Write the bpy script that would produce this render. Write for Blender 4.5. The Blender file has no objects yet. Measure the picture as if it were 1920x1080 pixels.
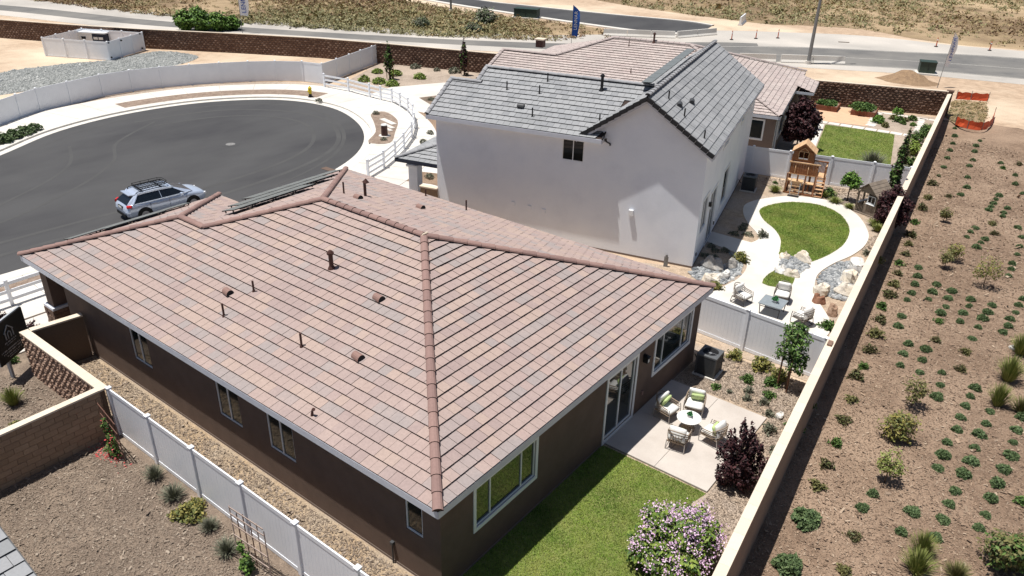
import bpy, math, random
import numpy as np
from mathutils import Vector, Matrix
random.seed(7); rng = np.random.default_rng(7)
scene = bpy.context.scene
col = scene.collection
# ---------------- camera, world, sun, exposure
cam = bpy.data.cameras.new('camera'); cam_ob = bpy.data.objects.new('camera', cam); col.objects.link(cam_ob)
CAM = Vector((9.531, -9.903, 16.26))
_yaw, _pit, _rol = (-0.649381, 0.478791, 0.024845)
cam.sensor_width = 36; cam.lens = 1451.944 / 1920 * 36; cam.clip_end = 3000; cam.clip_start = 0.3
_f = Vector((math.sin(_yaw)*math.cos(_pit), math.cos(_yaw)*math.cos(_pit), -math.sin(_pit)))
_r = Vector((math.cos(_yaw), -math.sin(_yaw), 0)); _u = _r.cross(_f)
_r2 = _r*math.cos(_rol) + _u*math.sin(_rol); _u2 = -_r*math.sin(_rol) + _u*math.cos(_rol)
cam_ob.matrix_world = Matrix(((_r2.x, _u2.x, -_f.x, CAM.x), (_r2.y, _u2.y, -_f.y, CAM.y), (_r2.z, _u2.z, -_f.z, CAM.z), (0, 0, 0, 1)))
scene.camera = cam_ob
SUNV = Vector((-0.195, -0.158, 1.0)).normalized()      # towards the sun
world = bpy.data.worlds.new('World'); scene.world = world; world.use_nodes = True
wn = world.node_tree; bg = wn.nodes['Background']
sky = wn.nodes.new('ShaderNodeTexSky'); sky.sky_type = 'NISHITA'; sky.sun_disc = False
sky.sun_elevation = math.asin(SUNV.z); sky.sun_rotation = math.atan2(SUNV.x, SUNV.y)
wn.links.new(sky.outputs[0], bg.inputs[0]); bg.inputs[1].default_value = 0.055
sun = bpy.data.lights.new('sun', 'SUN'); sun.energy = 4.8; sun.angle = math.radians(0.5); sun.color = (1.0, 0.965, 0.91)
sun_ob = bpy.data.objects.new('sun', sun); col.objects.link(sun_ob)
sun_ob.rotation_mode = 'QUATERNION'; sun_ob.rotation_quaternion = SUNV.to_track_quat('Z', 'Y')
scene.view_settings.view_transform = 'Standard'; scene.view_settings.look = 'None'
scene.view_settings.exposure = 0.26; scene.view_settings.gamma = 1.0
scene.render.engine = 'CYCLES'

# ---------------- materials
MATS = {}
def mat(name, c, rough=0.8, c2=None, scale=3.0, detail=6, spec=0.3, metal=0.0, bump=0.0, bscale=40.0, c3=None, big=0.25, tone=False, tonec=None, fine=None, mixlo=0.35, mixhi=0.65, ncoord='Object', stretch=None):
    """procedural material: c..c2 mottled by noise, c3 by large patches, tone = per-piece variation stored on the mesh"""
    m = bpy.data.materials.new(name); m.use_nodes = True; MATS[name] = m
    nt = m.node_tree; N = nt.nodes; L = nt.links
    b = N['Principled BSDF']; b.inputs['Roughness'].default_value = rough
    b.inputs['Specular IOR Level'].default_value = spec; b.inputs['Metallic'].default_value = metal
    geo = N.new('ShaderNodeNewGeometry'); vec = geo.outputs['Position']
    if stretch:
        mp = N.new('ShaderNodeMapping'); mp.inputs['Scale'].default_value = stretch[:3]
        if len(stretch) > 3: mp.inputs['Rotation'].default_value = (0, 0, stretch[3])
        L.new(vec, mp.inputs[0]); vec = mp.outputs[0]
    cur = None
    def rgb(c):
        n = N.new('ShaderNodeRGB'); n.outputs[0].default_value = (*c, 1); return n.outputs[0]
    cur = rgb(c)
    def mix(fac, a, bb, mode='MIX'):
        n = N.new('ShaderNodeMix'); n.data_type = 'RGBA'; n.blend_type = mode
        if isinstance(fac, float): n.inputs[0].default_value = fac
        else: L.new(fac, n.inputs[0])
        L.new(a, n.inputs[6]); L.new(bb, n.inputs[7]); return n.outputs[2]
    def noise(s, d, lo, hi):
        n = N.new('ShaderNodeTexNoise'); n.inputs['Scale'].default_value = s; n.inputs['Detail'].default_value = d; n.inputs['Roughness'].default_value = 0.6
        L.new(vec, n.inputs['Vector'])
        r = N.new('ShaderNodeMapRange'); r.inputs[1].default_value = lo; r.inputs[2].default_value = hi; L.new(n.outputs[0], r.inputs[0]); return r.outputs[0]
    if tone:
        at = N.new('ShaderNodeAttribute'); at.attribute_name = 'tone'
        cr = N.new('ShaderNodeValToRGB'); cr.color_ramp.interpolation = 'LINEAR'
        els = cr.color_ramp.elements
        cols = tonec
        for i, cc in enumerate(cols):
            p = i/(len(cols)-1)
            if i == 0: e = els[0]; e.position = 0
            elif i == len(cols)-1: e = els[-1]; e.position = 1
            else: e = els.new(p)
            e.color = (*cc, 1)
        L.new(at.outputs['Fac'], cr.inputs[0]); cur = cr.outputs[0]
    if c2: cur = mix(noise(scale, detail, mixlo, mixhi), cur, rgb(c2)) if not tone else mix(noise(scale, detail, mixlo, mixhi), cur, mix(0.5, cur, rgb(c2)))
    if c3: cur = mix(noise(big, 4, 0.42, 0.62), cur, rgb(c3))
    if fine:
        n = noise(fine[0], 3, 0.25, 0.75)
        r = N.new('ShaderNodeMapRange'); r.inputs[3].default_value = 1-fine[1]; r.inputs[4].default_value = 1+fine[1]; L.new(n, r.inputs[0])
        vm = N.new('ShaderNodeVectorMath'); vm.operation = 'SCALE'; L.new(cur, vm.inputs[0]); L.new(r.outputs[0], vm.inputs['Scale']); cur = vm.outputs[0]
    L.new(cur, b.inputs['Base Color'])
    if bump:
        n = N.new('ShaderNodeTexNoise'); n.inputs['Scale'].default_value = bscale; n.inputs['Detail'].default_value = 5; L.new(vec, n.inputs['Vector'])
        bp = N.new('ShaderNodeBump'); bp.inputs['Strength'].default_value = 0.8; bp.inputs['Distance'].default_value = bump
        L.new(n.outputs[0], bp.inputs['Height']); L.new(bp.outputs[0], b.inputs['Normal'])
    return m
def M(n): return MATS[n]
def lf(name, cols, rough=0.6, **k):
    m = mat(name, cols[0], rough, tone=True, tonec=cols, spec=0.25, **k)
    b = m.node_tree.nodes['Principled BSDF']
    if 'Transmission Weight' in b.inputs: pass
    return m
mat('dirt', (.50,.37,.26), .95, (.36,.26,.18), 1.3, c3=(.62,.50,.37), big=.07, fine=(14,.22), bump=.03, bscale=9)
mat('scrub_soil', (.27,.195,.11), .95, (.15,.10,.06), .30, c3=(.42,.31,.19), big=.045, fine=(7,.35), bump=.06, bscale=5)
mat('mulch', (.25,.172,.118), .95, (.165,.11,.075), 3.0, c3=(.31,.22,.155), big=.22, fine=(24,.45), bump=.03, bscale=30)
mat('yard_soil', (.26,.20,.15), .95, (.165,.125,.095), 2.0, c3=(.165,.125,.095), big=.5, fine=(26,.42), bump=.025, bscale=32)
mat('bark_strip', (.44,.33,.215), .95, (.31,.225,.145), 4.0, c3=(.36,.29,.215), big=.5, fine=(22,.4), bump=.03, bscale=30)
mat('patio_soil', (.47,.36,.26), .95, (.33,.25,.18), 3.0, c3=(.38,.31,.25), big=.6, fine=(25,.4), bump=.025, bscale=28)
mat('far_soil', (.38,.31,.25), .95, (.29,.23,.18), 2.0, c3=(.42,.34,.27), big=.3, fine=(12,.3))
mat('strip_soil', (.20,.145,.11), .95, (.30,.23,.18), 3.0, fine=(14,.35))
mat('gravel', (.33,.34,.33), .95, (.22,.23,.22), 5, c3=(.42,.42,.40), big=.3, fine=(5,.35), bump=.06, bscale=9)
mat('tyre_mark', (.064,.063,.063), .88, (.074,.073,.072), .6, fine=(60,.12), spec=.35)
mat('asphalt', (.044,.043,.046), .88, (.060,.059,.060), .35, c3=(.070,.069,.070), big=.13, fine=(60,.12), spec=.35, stretch=(1,.45,1))
mat('old_asphalt', (.13,.127,.123), .9, (.165,.158,.15), .5, c3=(.20,.19,.175), big=.12, fine=(20,.1), stretch=(1,1,1))
mat('road_concrete', (.44,.41,.37), .9, (.36,.335,.305), .4, c3=(.52,.48,.43), big=.1, fine=(8,.1))
mat('concrete', (.62,.58,.53), .85, (.56,.52,.47), .9, c3=(.66,.63,.58), big=.25, fine=(30,.05))
mat('patio_concrete', (.50,.45,.405), .85, (.455,.405,.36), 1.1, c3=(.54,.49,.44), big=.5, fine=(30,.06))
mat('kerb', (.66,.63,.58), .85, (.58,.55,.50), 2, fine=(20,.06))
mat('joint', (.28,.25,.22), .9)
mat('vinyl', (.84,.86,.90), .38, (.80,.82,.86), 1.5, spec=.45)
mat('stucco_brown', (.150,.104,.082), .95, (.130,.090,.071), 2.0, fine=(60,.12), bump=.006, bscale=110)
mat('stucco_white', (.78,.81,.87), .95, (.72,.75,.81), 1.0, c3=(.80,.825,.87), big=.35, fine=(50,.05), bump=.012, bscale=45)
mat('stucco_taupe', (.20,.155,.13), .95, (.18,.14,.12), 2.0, fine=(30,.08))
mat('fascia', (.62,.64,.70), .6, (.56,.58,.64), 2)
mat('frame_white', (.78,.79,.80), .4)
mat('glass', (.012,.018,.018), .03, spec=1.0)
mat('glass_dark', (.010,.014,.014), .06, spec=.45)
mat('blind', (.10,.13,.13), .6)
mat('black_metal', (.02,.02,.022), .45, metal=.2)
mat('vent_brown', (.075,.035,.028), .6)
mat('vent_clay', (.26,.16,.135), .7)
mat('dark_grey', (.06,.062,.066), .5, fine=(30,.1))
mat('pv', (.17,.18,.175), .35, spec=.6)
TILEC = [(.305,.236,.222),(.345,.260,.238),(.38,.284,.25),(.32,.265,.25),(.355,.27,.247),(.305,.262,.25),(.335,.254,.234),(.365,.278,.248),(.392,.298,.252),(.348,.262,.24)]
mat('clay_tile', (0,0,0), .85, (.44,.34,.30), .9, tone=True, tonec=TILEC, fine=(16,.1), mixlo=.5, mixhi=.8, spec=.25)
mat('tile_edge_shade', (.045,.028,.024), .95)  # near-black butt faces: the shadow line under each course put into the colour
mat('grey_tile', (0,0,0), .85, (.34,.34,.345), 1.6, tone=True, tonec=[(.235,.24,.25),(.27,.275,.285),(.305,.31,.318),(.25,.255,.262),(.32,.322,.33),(.28,.285,.292)], fine=(16,.08), mixlo=.5, mixhi=.8, spec=.25)
mat('grey_edge', (.03,.03,.032), .95)  # same course shadow put into the grey tile butts; barge ends share it
mat('pale_tile', (0,0,0), .85, (.45,.40,.37), 1.2, tone=True, tonec=[(.37,.31,.29),(.43,.35,.33),(.48,.40,.37),(.40,.33,.31),(.45,.37,.34)], fine=(10,.08), spec=.25)
mat('cap_clay', (0,0,0), .85, tone=True, tonec=[(.22,.14,.125),(.26,.165,.145),(.29,.185,.16)], fine=(16,.1))
mat('cap_grey', (0,0,0), .85, tone=True, tonec=[(.25,.25,.26),(.29,.29,.30),(.33,.33,.34)], fine=(16,.1))
mat('cap_pale', (0,0,0), .85, tone=True, tonec=[(.38,.32,.30),(.44,.37,.35)], fine=(16,.1))
mat('roof_base', (.05,.035,.03), .95)
mat('block_tan', (0,0,0), .95, (.30,.21,.14), 5, tone=True, tonec=[(.27,.185,.125),(.34,.235,.16),(.31,.215,.15),(.37,.265,.185)], fine=(30,.14), bump=.008, bscale=60)
mat('mortar', (.17,.12,.085), .95, fine=(20,.1))
mat('split_face', (0,0,0), .95, (.30,.20,.15), 9, tone=True, tonec=[(.20,.125,.09),(.30,.20,.15),(.26,.17,.125),(.36,.25,.19)], fine=(30,.35), bump=.04, bscale=22)
mat('split_dark', (0,0,0), .95, (.12,.07,.05), 6, tone=True, tonec=[(.10,.058,.042),(.16,.10,.072),(.21,.14,.105)], fine=(20,.3), bump=.04, bscale=12)
mat('wall_smooth', (.30,.215,.165), .95, (.27,.19,.145), 1.5, fine=(25,.1), bump=.006, bscale=50)
mat('cap_cream', (0,0,0), .9, tone=True, tonec=[(.64,.54,.425),(.70,.60,.48),(.67,.575,.46)], fine=(25,.06))
mat('turf_soil', (.13,.17,.04), .95, (.20,.21,.07), 2, fine=(20,.3))
mat('wood_red', (.33,.145,.065), .6, (.22,.09,.04), 4, stretch=(1,1,6), fine=(20,.15))
mat('wood_tan', (.66,.43,.25), .7, (.56,.35,.19), 5, fine=(20,.08))
mat('wood_grey', (.25,.20,.155), .8, (.18,.145,.115), 4, fine=(20,.12))
mat('trellis_wood', (.36,.28,.24), .8)
mat('trellis_dark', (.15,.075,.055), .8)
mat('slate', (0,0,0), .8, tone=True, tonec=[(.12,.13,.14),(.26,.275,.285),(.42,.43,.43),(.20,.21,.22),(.55,.55,.54)])
mat('gravel_stone', (0,0,0), .9, tone=True, tonec=[(.22,.23,.22),(.36,.37,.355),(.48,.48,.46)])
mat('chips_m', (0,0,0), .9, tone=True, tonec=[(.12,.08,.055),(.23,.155,.105),(.35,.25,.175),(.17,.115,.08),(.44,.34,.25),(.20,.135,.09)])
mat('chips_y', (0,0,0), .9, tone=True, tonec=[(.12,.09,.07),(.22,.17,.128),(.31,.245,.19),(.165,.125,.095),(.40,.33,.26),(.20,.15,.115)])
mat('boulder', (.66,.57,.44), .9, (.50,.46,.40), 2.2, c3=(.72,.66,.57), big=.9, fine=(16,.14), bump=.03, bscale=12)
mat('boulder_grey', (.30,.30,.30), .9, (.42,.38,.33), 2.0, fine=(16,.14), bump=.03, bscale=12)
mat('boulder_rust', (.22,.10,.06), .9, (.32,.17,.11), 3, fine=(16,.2), bump=.03, bscale=12)
mat('cushion', (.78,.77,.74), .9, (.72,.71,.68), 6)
mat('pillow_green', (.47,.56,.27), .9, (.42,.52,.22), 6)
mat('wicker', (.33,.25,.185), .7, (.24,.18,.13), 30)
mat('wicker_grey', (.17,.145,.125), .7, (.23,.20,.17), 30)
mat('chair_frame', (.42,.39,.36), .4, metal=.3)
mat('stone_top', (.78,.77,.74), .5, (.72,.70,.68), 4)
mat('grey_top', (.22,.25,.27), .4, (.26,.29,.31), 5)
mat('pot', (.62,.62,.60), .5)
mat('car_paint', (.54,.61,.74), .2, metal=.35, spec=.6)
mat('car_glass', (.006,.008,.01), .04, spec=.9)
mat('car_black', (.012,.012,.013), .6)
mat('tyre', (.015,.015,.015), .85)
mat('rim', (.35,.35,.37), .35, metal=.7)
mat('tail_red', (.55,.02,.02), .2, spec=.7)
mat('lamp_clear', (.8,.8,.8), .2)
mat('plate', (.75,.75,.72), .5)
mat('flag_blue', (.02,.09,.36), .7, (.03,.11,.42), 3)
mat('flag_white', (.78,.80,.84), .7)
mat('ink_blue', (.03,.09,.38), .7)
mat('ink_white', (.8,.8,.8), .7)
mat('sign_black', (.008,.008,.008), .6)
mat('sign_ink', (.34,.34,.34), .6)
mat('sign_post', (.40,.42,.44), .5)
mat('orange_net', (.62,.09,.035), .6, (.72,.13,.05), 3)
mat('delineator', (.55,.12,.06), .6)
mat('pole_metal', (.22,.225,.23), .5, metal=.4)
mat('hydrant_yellow', (.62,.48,.03), .5)
mat('utility_green', (.035,.055,.045), .5)
mat('equip_white', (.72,.72,.70), .5)
mat('navy', (.02,.025,.045), .5)
mat('tan_patio', (.66,.42,.27), .9, (.58,.37,.24), 2, fine=(12,.08))
mat('planter_wood', (.22,.085,.05), .8, (.16,.06,.035), 5)
mat('stake', (.16,.075,.045), .8)
mat('trunk', (.16,.115,.085), .95, (.10,.07,.05), 12)
mat('dirt_pile', (.30,.20,.12), .95, (.22,.145,.09), 2, fine=(8,.3), bump=.08, bscale=6)
lf('leaf_green', [(.022,.05,.012),(.055,.11,.025),(.10,.17,.04),(.15,.22,.06)])
lf('leaf_bright', [(.05,.11,.02),(.11,.22,.035),(.19,.32,.06)])
lf('leaf_mound', [(.045,.075,.03),(.08,.125,.05),(.14,.19,.08),(.10,.15,.065)])
lf('leaf_olive', [(.07,.07,.025),(.13,.125,.045),(.21,.19,.075),(.10,.11,.035)])
lf('leaf_rust', [(.075,.06,.03),(.13,.105,.05),(.10,.11,.04),(.065,.08,.03)])
lf('leaf_yellow', [(.09,.11,.035),(.16,.17,.05),(.30,.25,.07),(.12,.14,.045)])
lf('leaf_plum', [(.014,.006,.008),(.035,.012,.014),(.075,.026,.028),(.03,.013,.015)])
lf('leaf_lilac', [(.07,.11,.018),(.16,.23,.04),(.27,.34,.07),(.11,.18,.03)])
lf('petal', [(.44,.24,.42),(.64,.42,.58),(.80,.64,.74),(.54,.32,.50)])
lf('petal_red', [(.50,.06,.06),(.65,.16,.15)])
lf('leaf_grey', [(.08,.085,.06),(.15,.155,.11),(.22,.22,.16),(.12,.13,.08)])
lf('leaf_grass', [(.10,.13,.03),(.19,.23,.055),(.29,.30,.10),(.16,.19,.05)])
lf('leaf_dry', [(.17,.10,.05),(.30,.20,.10),(.42,.31,.16),(.22,.20,.09),(.13,.14,.06)])
lf('blade', [(.09,.155,.02),(.155,.25,.033),(.225,.34,.052),(.30,.36,.075)], rough=.55, c2=(.42,.38,.12), scale=1.3, mixlo=.45, mixhi=.7)
lf('leaf_succulent', [(.03,.14,.05),(.08,.28,.10)])
# ---------------- geometry helpers
PI = math.pi
class MB:
    def __init__(s): s.v=[]; s.f=[]; s.m=[]; s.t=[]
    def add(s, vs, fs, mi=0, tone=0.0):
        o=len(s.v); s.v+= [tuple(v) for v in vs]; s.f+=[tuple(o+i for i in f) for f in fs]; s.m+=[mi]*len(fs); s.t+=[tone]*len(fs); return s
    def box(s, c, d, mi=0, tone=0.0, rz=0.0, rx=0.0, ry=0.0):
        c=Vector(c); R=Matrix.Rotation(rz,3,'Z')@Matrix.Rotation(ry,3,'Y')@Matrix.Rotation(rx,3,'X')
        vs=[c+R@Vector((x*d[0]/2,y*d[1]/2,z*d[2]/2)) for z in(-1,1) for y in(-1,1) for x in(-1,1)]
        return s.add(vs,[(0,2,3,1),(4,5,7,6),(0,1,5,4),(2,6,7,3),(0,4,6,2),(1,3,7,5)],mi,tone)
    def b2(s, a, b, mi=0, tone=0.0):
        return s.box([(a[i]+b[i])/2 for i in range(3)],[abs(b[i]-a[i]) for i in range(3)],mi,tone)
    def bar(s, a, b, w, h=None, mi=0, up=(0,0,1), tone=0.0):
        a=Vector(a); b=Vector(b); h=h or w; d=(b-a).normalized(); u=Vector(up)
        if abs(d.dot(u))>.98: u=Vector((1,0,0))
        x=d.cross(u).normalized(); y=x.cross(d).normalized()
        vs=[p+x*sx*w/2+y*sy*h/2 for p in(a,b) for sy in(-1,1) for sx in(-1,1)]
        return s.add(vs,[(0,1,3,2),(4,6,7,5),(0,4,5,1),(2,3,7,6),(0,2,6,4),(1,5,7,3)],mi,tone)
    def tube(s, pts, r, n=8, mi=0, cap=True, tone=0.0, closed=False):
        pts=[Vector(p) for p in pts]; k=len(pts); rs=r if isinstance(r,(list,tuple)) else [r]*k
        rings=[]; prev=None
        for i,p in enumerate(pts):
            if closed: d=(pts[(i+1)%k]-pts[i-1]).normalized()
            else: d=(pts[min(i+1,k-1)]-pts[max(i-1,0)]).normalized()
            if prev is None:
                u=Vector((0,0,1)) if abs(d.z)<.9 else Vector((1,0,0)); x=d.cross(u).normalized()
            else: x=(prev-d*prev.dot(d)).normalized()
            prev=x; y=d.cross(x)
            rings.append([p+(x*math.cos(2*PI*j/n)+y*math.sin(2*PI*j/n))*rs[i] for j in range(n)])
        vs=[v for rg in rings for v in rg]; fs=[]
        for i in range(k if closed else k-1):
            a=i*n; b=((i+1)%k)*n
            for j in range(n): fs.append((a+j,a+(j+1)%n,b+(j+1)%n,b+j))
        if cap and not closed: fs.append(tuple(range(n-1,-1,-1))); fs.append(tuple((k-1)*n+j for j in range(n)))
        return s.add(vs,fs,mi,tone)
    def cyl(s,c,r,h,n=12,mi=0,r2=None,tone=0.0): return s.tube([c,(c[0],c[1],c[2]+h)],[r,r if r2 is None else r2],n,mi,tone=tone)
    def lathe(s, c, prof, n=16, mi=0, tone=0.0):
        vs=[];k=len(prof)
        for r,z in prof:
            for j in range(n): vs.append((c[0]+r*math.cos(2*PI*j/n),c[1]+r*math.sin(2*PI*j/n),c[2]+z))
        fs=[(i*n+j,i*n+(j+1)%n,(i+1)*n+(j+1)%n,(i+1)*n+j) for i in range(k-1) for j in range(n)]
        fs.append(tuple(range(n-1,-1,-1))); fs.append(tuple((k-1)*n+j for j in range(n)))
        return s.add(vs,fs,mi,tone)
    def prism(s, poly, z0, z1, mi=0, tone=0.0, bottom=True):
        n=len(poly); ar=sum(poly[i][0]*poly[(i+1)%n][1]-poly[(i+1)%n][0]*poly[i][1] for i in range(n))
        if ar<0: poly=poly[::-1]
        vs=[(x,y,z0) for x,y in poly]+[(x,y,z1) for x,y in poly]
        fs=[tuple(n+i for i in range(n))]+[(i,(i+1)%n,n+(i+1)%n,n+i) for i in range(n)]
        if bottom: fs.append(tuple(range(n-1,-1,-1)))
        return s.add(vs,fs,mi,tone)
    def mesh(s, name, mats, smooth=False):
        me=bpy.data.meshes.new(name); me.from_pydata(s.v,[],s.f)
        for m in mats: me.materials.append(M(m) if isinstance(m,str) else m)
        me.polygons.foreach_set('material_index', s.m)
        if any(s.t):
            a=me.attributes.new('tone','FLOAT','FACE'); a.data.foreach_set('value', s.t)
        if smooth: me.polygons.foreach_set('use_smooth',[True]*len(s.f))
        me.update(); return me
    def build(s, name, mats, parent=None, smooth=False, **k):
        if isinstance(mats,str): mats=[mats]
        return link(name, s.mesh(name,mats,smooth), parent, **k)
def link(name, me, parent=None, loc=None, rz=0.0, label=None, cat=None, group=None, kind=None, scale=None, mw=None):
    o=bpy.data.objects.new(name, me); col.objects.link(o)
    if parent is not None: o.parent=parent
    if loc is not None: o.location=loc
    if rz: o.rotation_euler=(0,0,rz)
    if scale is not None: o.scale=scale if not isinstance(scale,(int,float)) else (scale,)*3
    if mw is not None: o.matrix_local=mw
    return tag(o,label,cat,group,kind)
def tag(o,label=None,cat=None,group=None,kind=None):
    if label: o['label']=label
    if cat: o['category']=cat
    if group: o['group']=group
    if kind: o['kind']=kind
    return o
def thing(name,label,cat,loc=(0,0,0),rz=0.0,group=None):
    return link(name,None,None,loc,rz,label,cat,group)
def struct(name, mb, mats): return mb.build(name,mats,kind='structure')
def fast(name, P, k, mats, tone=None, mi=None, parent=None, smooth=False, **kw):
    """P: (n,k,3) array of n separate k-gons"""
    P=np.asarray(P,dtype=np.float32); n=P.shape[0]
    me=bpy.data.meshes.new(name); me.vertices.add(n*k); me.vertices.foreach_set('co',P.reshape(-1))
    me.loops.add(n*k); me.loops.foreach_set('vertex_index',np.arange(n*k,dtype=np.int32))
    me.polygons.add(n); me.polygons.foreach_set('loop_start',np.arange(0,n*k,k,dtype=np.int32))
    me.polygons.foreach_set('loop_total',np.full(n,k,dtype=np.int32))
    for m in mats: me.materials.append(M(m))
    if mi is not None: me.polygons.foreach_set('material_index',np.asarray(mi,dtype=np.int32))
    if tone is not None:
        a=me.attributes.new('tone','FLOAT','FACE'); a.data.foreach_set('value',np.asarray(tone,dtype=np.float32))
    me.update(calc_edges=True)
    return me
def copy_tree(o, parent=None, **kw):
    c=o.copy(); col.objects.link(c); c.parent=parent
    for ch in o.children: copy_tree(ch,c)
    for k,v in kw.items(): setattr(c,k,v)
    return c
def smoothpoly(pts, n=6, closed=True):
    P=[np.array(p,float) for p in pts]; out=[]; k=len(P)
    rngi=range(k) if closed else range(k-1)
    for i in rngi:
        if closed: a,b,c,d=P[i-1],P[i],P[(i+1)%k],P[(i+2)%k]
        else: a,b,c,d=P[max(i-1,0)],P[i],P[i+1],P[min(i+2,k-1)]
        for j in range(n):
            t=j/n; out.append(.5*((2*b)+(-a+c)*t+(2*a-5*b+4*c-d)*t*t+(-a+3*b-3*c+d)*t**3))
    if not closed: out.append(P[-1])
    return [tuple(map(float,p)) for p in out]
def offset_line(pts, d):
    P=[Vector((p[0],p[1])) for p in pts]; out=[]
    for i,p in enumerate(P):
        t=(P[min(i+1,len(P)-1)]-P[max(i-1,0)]).normalized(); out.append((p.x+t.y*d,p.y-t.x*d))
    return out
def tess(poly):
    """triangulate a possibly concave polygon by ear clipping"""
    from mathutils.geometry import tessellate_polygon
    return tessellate_polygon([[Vector((x,y,0)) for x,y in poly]])
def sheet(name, poly, z, m, kind='structure', depth=0.0, **k):
    mb=MB(); tr=tess(poly); vs=[(x,y,z) for x,y in poly]
    fs=[]
    for a,b,c in tr:
        ar=(poly[b][0]-poly[a][0])*(poly[c][1]-poly[a][1])-(poly[c][0]-poly[a][0])*(poly[b][1]-poly[a][1])
        fs.append((a,b,c) if ar>0 else (a,c,b))
    mb.add(vs,fs)
    if depth:
        n=len(poly); mb.add([(x,y,z) for x,y in poly]+[(x,y,z-depth) for x,y in poly],[(i,(i+1)%n,n+(i+1)%n,n+i) for i in range(n)])
    return mb.build(name,[m],kind=kind,**k)
def ribbon(name, L, R_, z, m, h=0.0, kind='structure', **k):
    """strip between two equally long lines; h = kerb height"""
    mb=MB(); n=len(L); zz=z+h
    vs=[(p[0],p[1],zz) for p in L]+[(p[0],p[1],zz) for p in R_]
    fs=[(i,i+1,n+i+1,n+i) for i in range(n-1)]
    mb.add(vs,fs)
    if h:
        for A in (L,R_):
            mb.add([(p[0],p[1],zz) for p in A]+[(p[0],p[1],z-.02) for p in A],[(i,i+1,n+i+1,n+i) for i in range(n-1)])
    return mb.build(name,[m],kind=kind,**k)
def inpoly(P, poly):
    x,y=P[:,0],P[:,1]; ins=np.zeros(len(P),bool); n=len(poly)
    for i in range(n):
        x1,y1=poly[i]; x2,y2=poly[(i+1)%n]
        c=((y1>y)!=(y2>y)); 
        with np.errstate(divide='ignore',invalid='ignore'):
            xi=(x2-x1)*(y-y1)/(y2-y1+1e-12)+x1
        ins^=c&(x<xi)
    return ins
def scatter_pts(poly, n, holes=()):
    xs=[p[0] for p in poly]; ys=[p[1] for p in poly]; out=[]; tot=0
    while tot<n:
        Q=np.stack([rng.uniform(min(xs),max(xs),n),rng.uniform(min(ys),max(ys),n)],1)
        k=inpoly(Q,poly)
        for h in holes: k&=~inpoly(Q,h)
        out.append(Q[k]); tot+=k.sum()
        if k.sum()==0: break
    return np.concatenate(out)[:n]
def chips(name, poly, n, size, m, z=0.0, holes=(), sd=.5, tilt=.35, dens=None):
    P=scatter_pts(poly,n,holes); n=len(P)
    L=size*rng.lognormal(0,sd,n)[:,None]; W=L*rng.uniform(.22,.5,(n,1)); a=rng.uniform(0,2*PI,n)
    d=np.stack([np.cos(a),np.sin(a),rng.normal(0,tilt,n)],1); e=np.stack([-np.sin(a),np.cos(a),rng.normal(0,tilt,n)],1)
    c=np.concatenate([P,np.full((n,1),z)+.006+L*.25],1)
    Q=np.stack([c-d*L/2-e*W/2,c+d*L/2-e*W/2,c+d*L/2+e*W/2,c-d*L/2+e*W/2],1)
    me=fast(name,Q,4,[m],rng.uniform(0,1,n))
    return link(name,me,None,kind='stuff')
def lawn(name, poly, n, h, z=.02, m='blade', **k):
    P=scatter_pts(poly,n); n=len(P)
    a=rng.uniform(0,2*PI,n); hh=h*rng.uniform(.5,1.25,n); w=.007*rng.uniform(.8,1.8,n)*(h/.05)
    lean=rng.normal(0,.6,(n,2))*hh[:,None]
    c=np.concatenate([P,np.full((n,1),z)],1); s=np.stack([np.cos(a),np.sin(a),np.zeros(n)],1)*w[:,None]
    tip=c+np.stack([lean[:,0],lean[:,1],hh],1)
    Q=np.stack([c-s,c+s,tip],1)
    patch=(np.sin(P[:,0]*2.1+np.sin(P[:,1]*1.3)*2)+np.sin(P[:,1]*2.6+P[:,0]))*.20
    me=fast(name,Q,3,[m],np.clip(rng.uniform(0,1,n)*.8+.1+patch,0,1))
    return link(name,me,None,kind='stuff')
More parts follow.
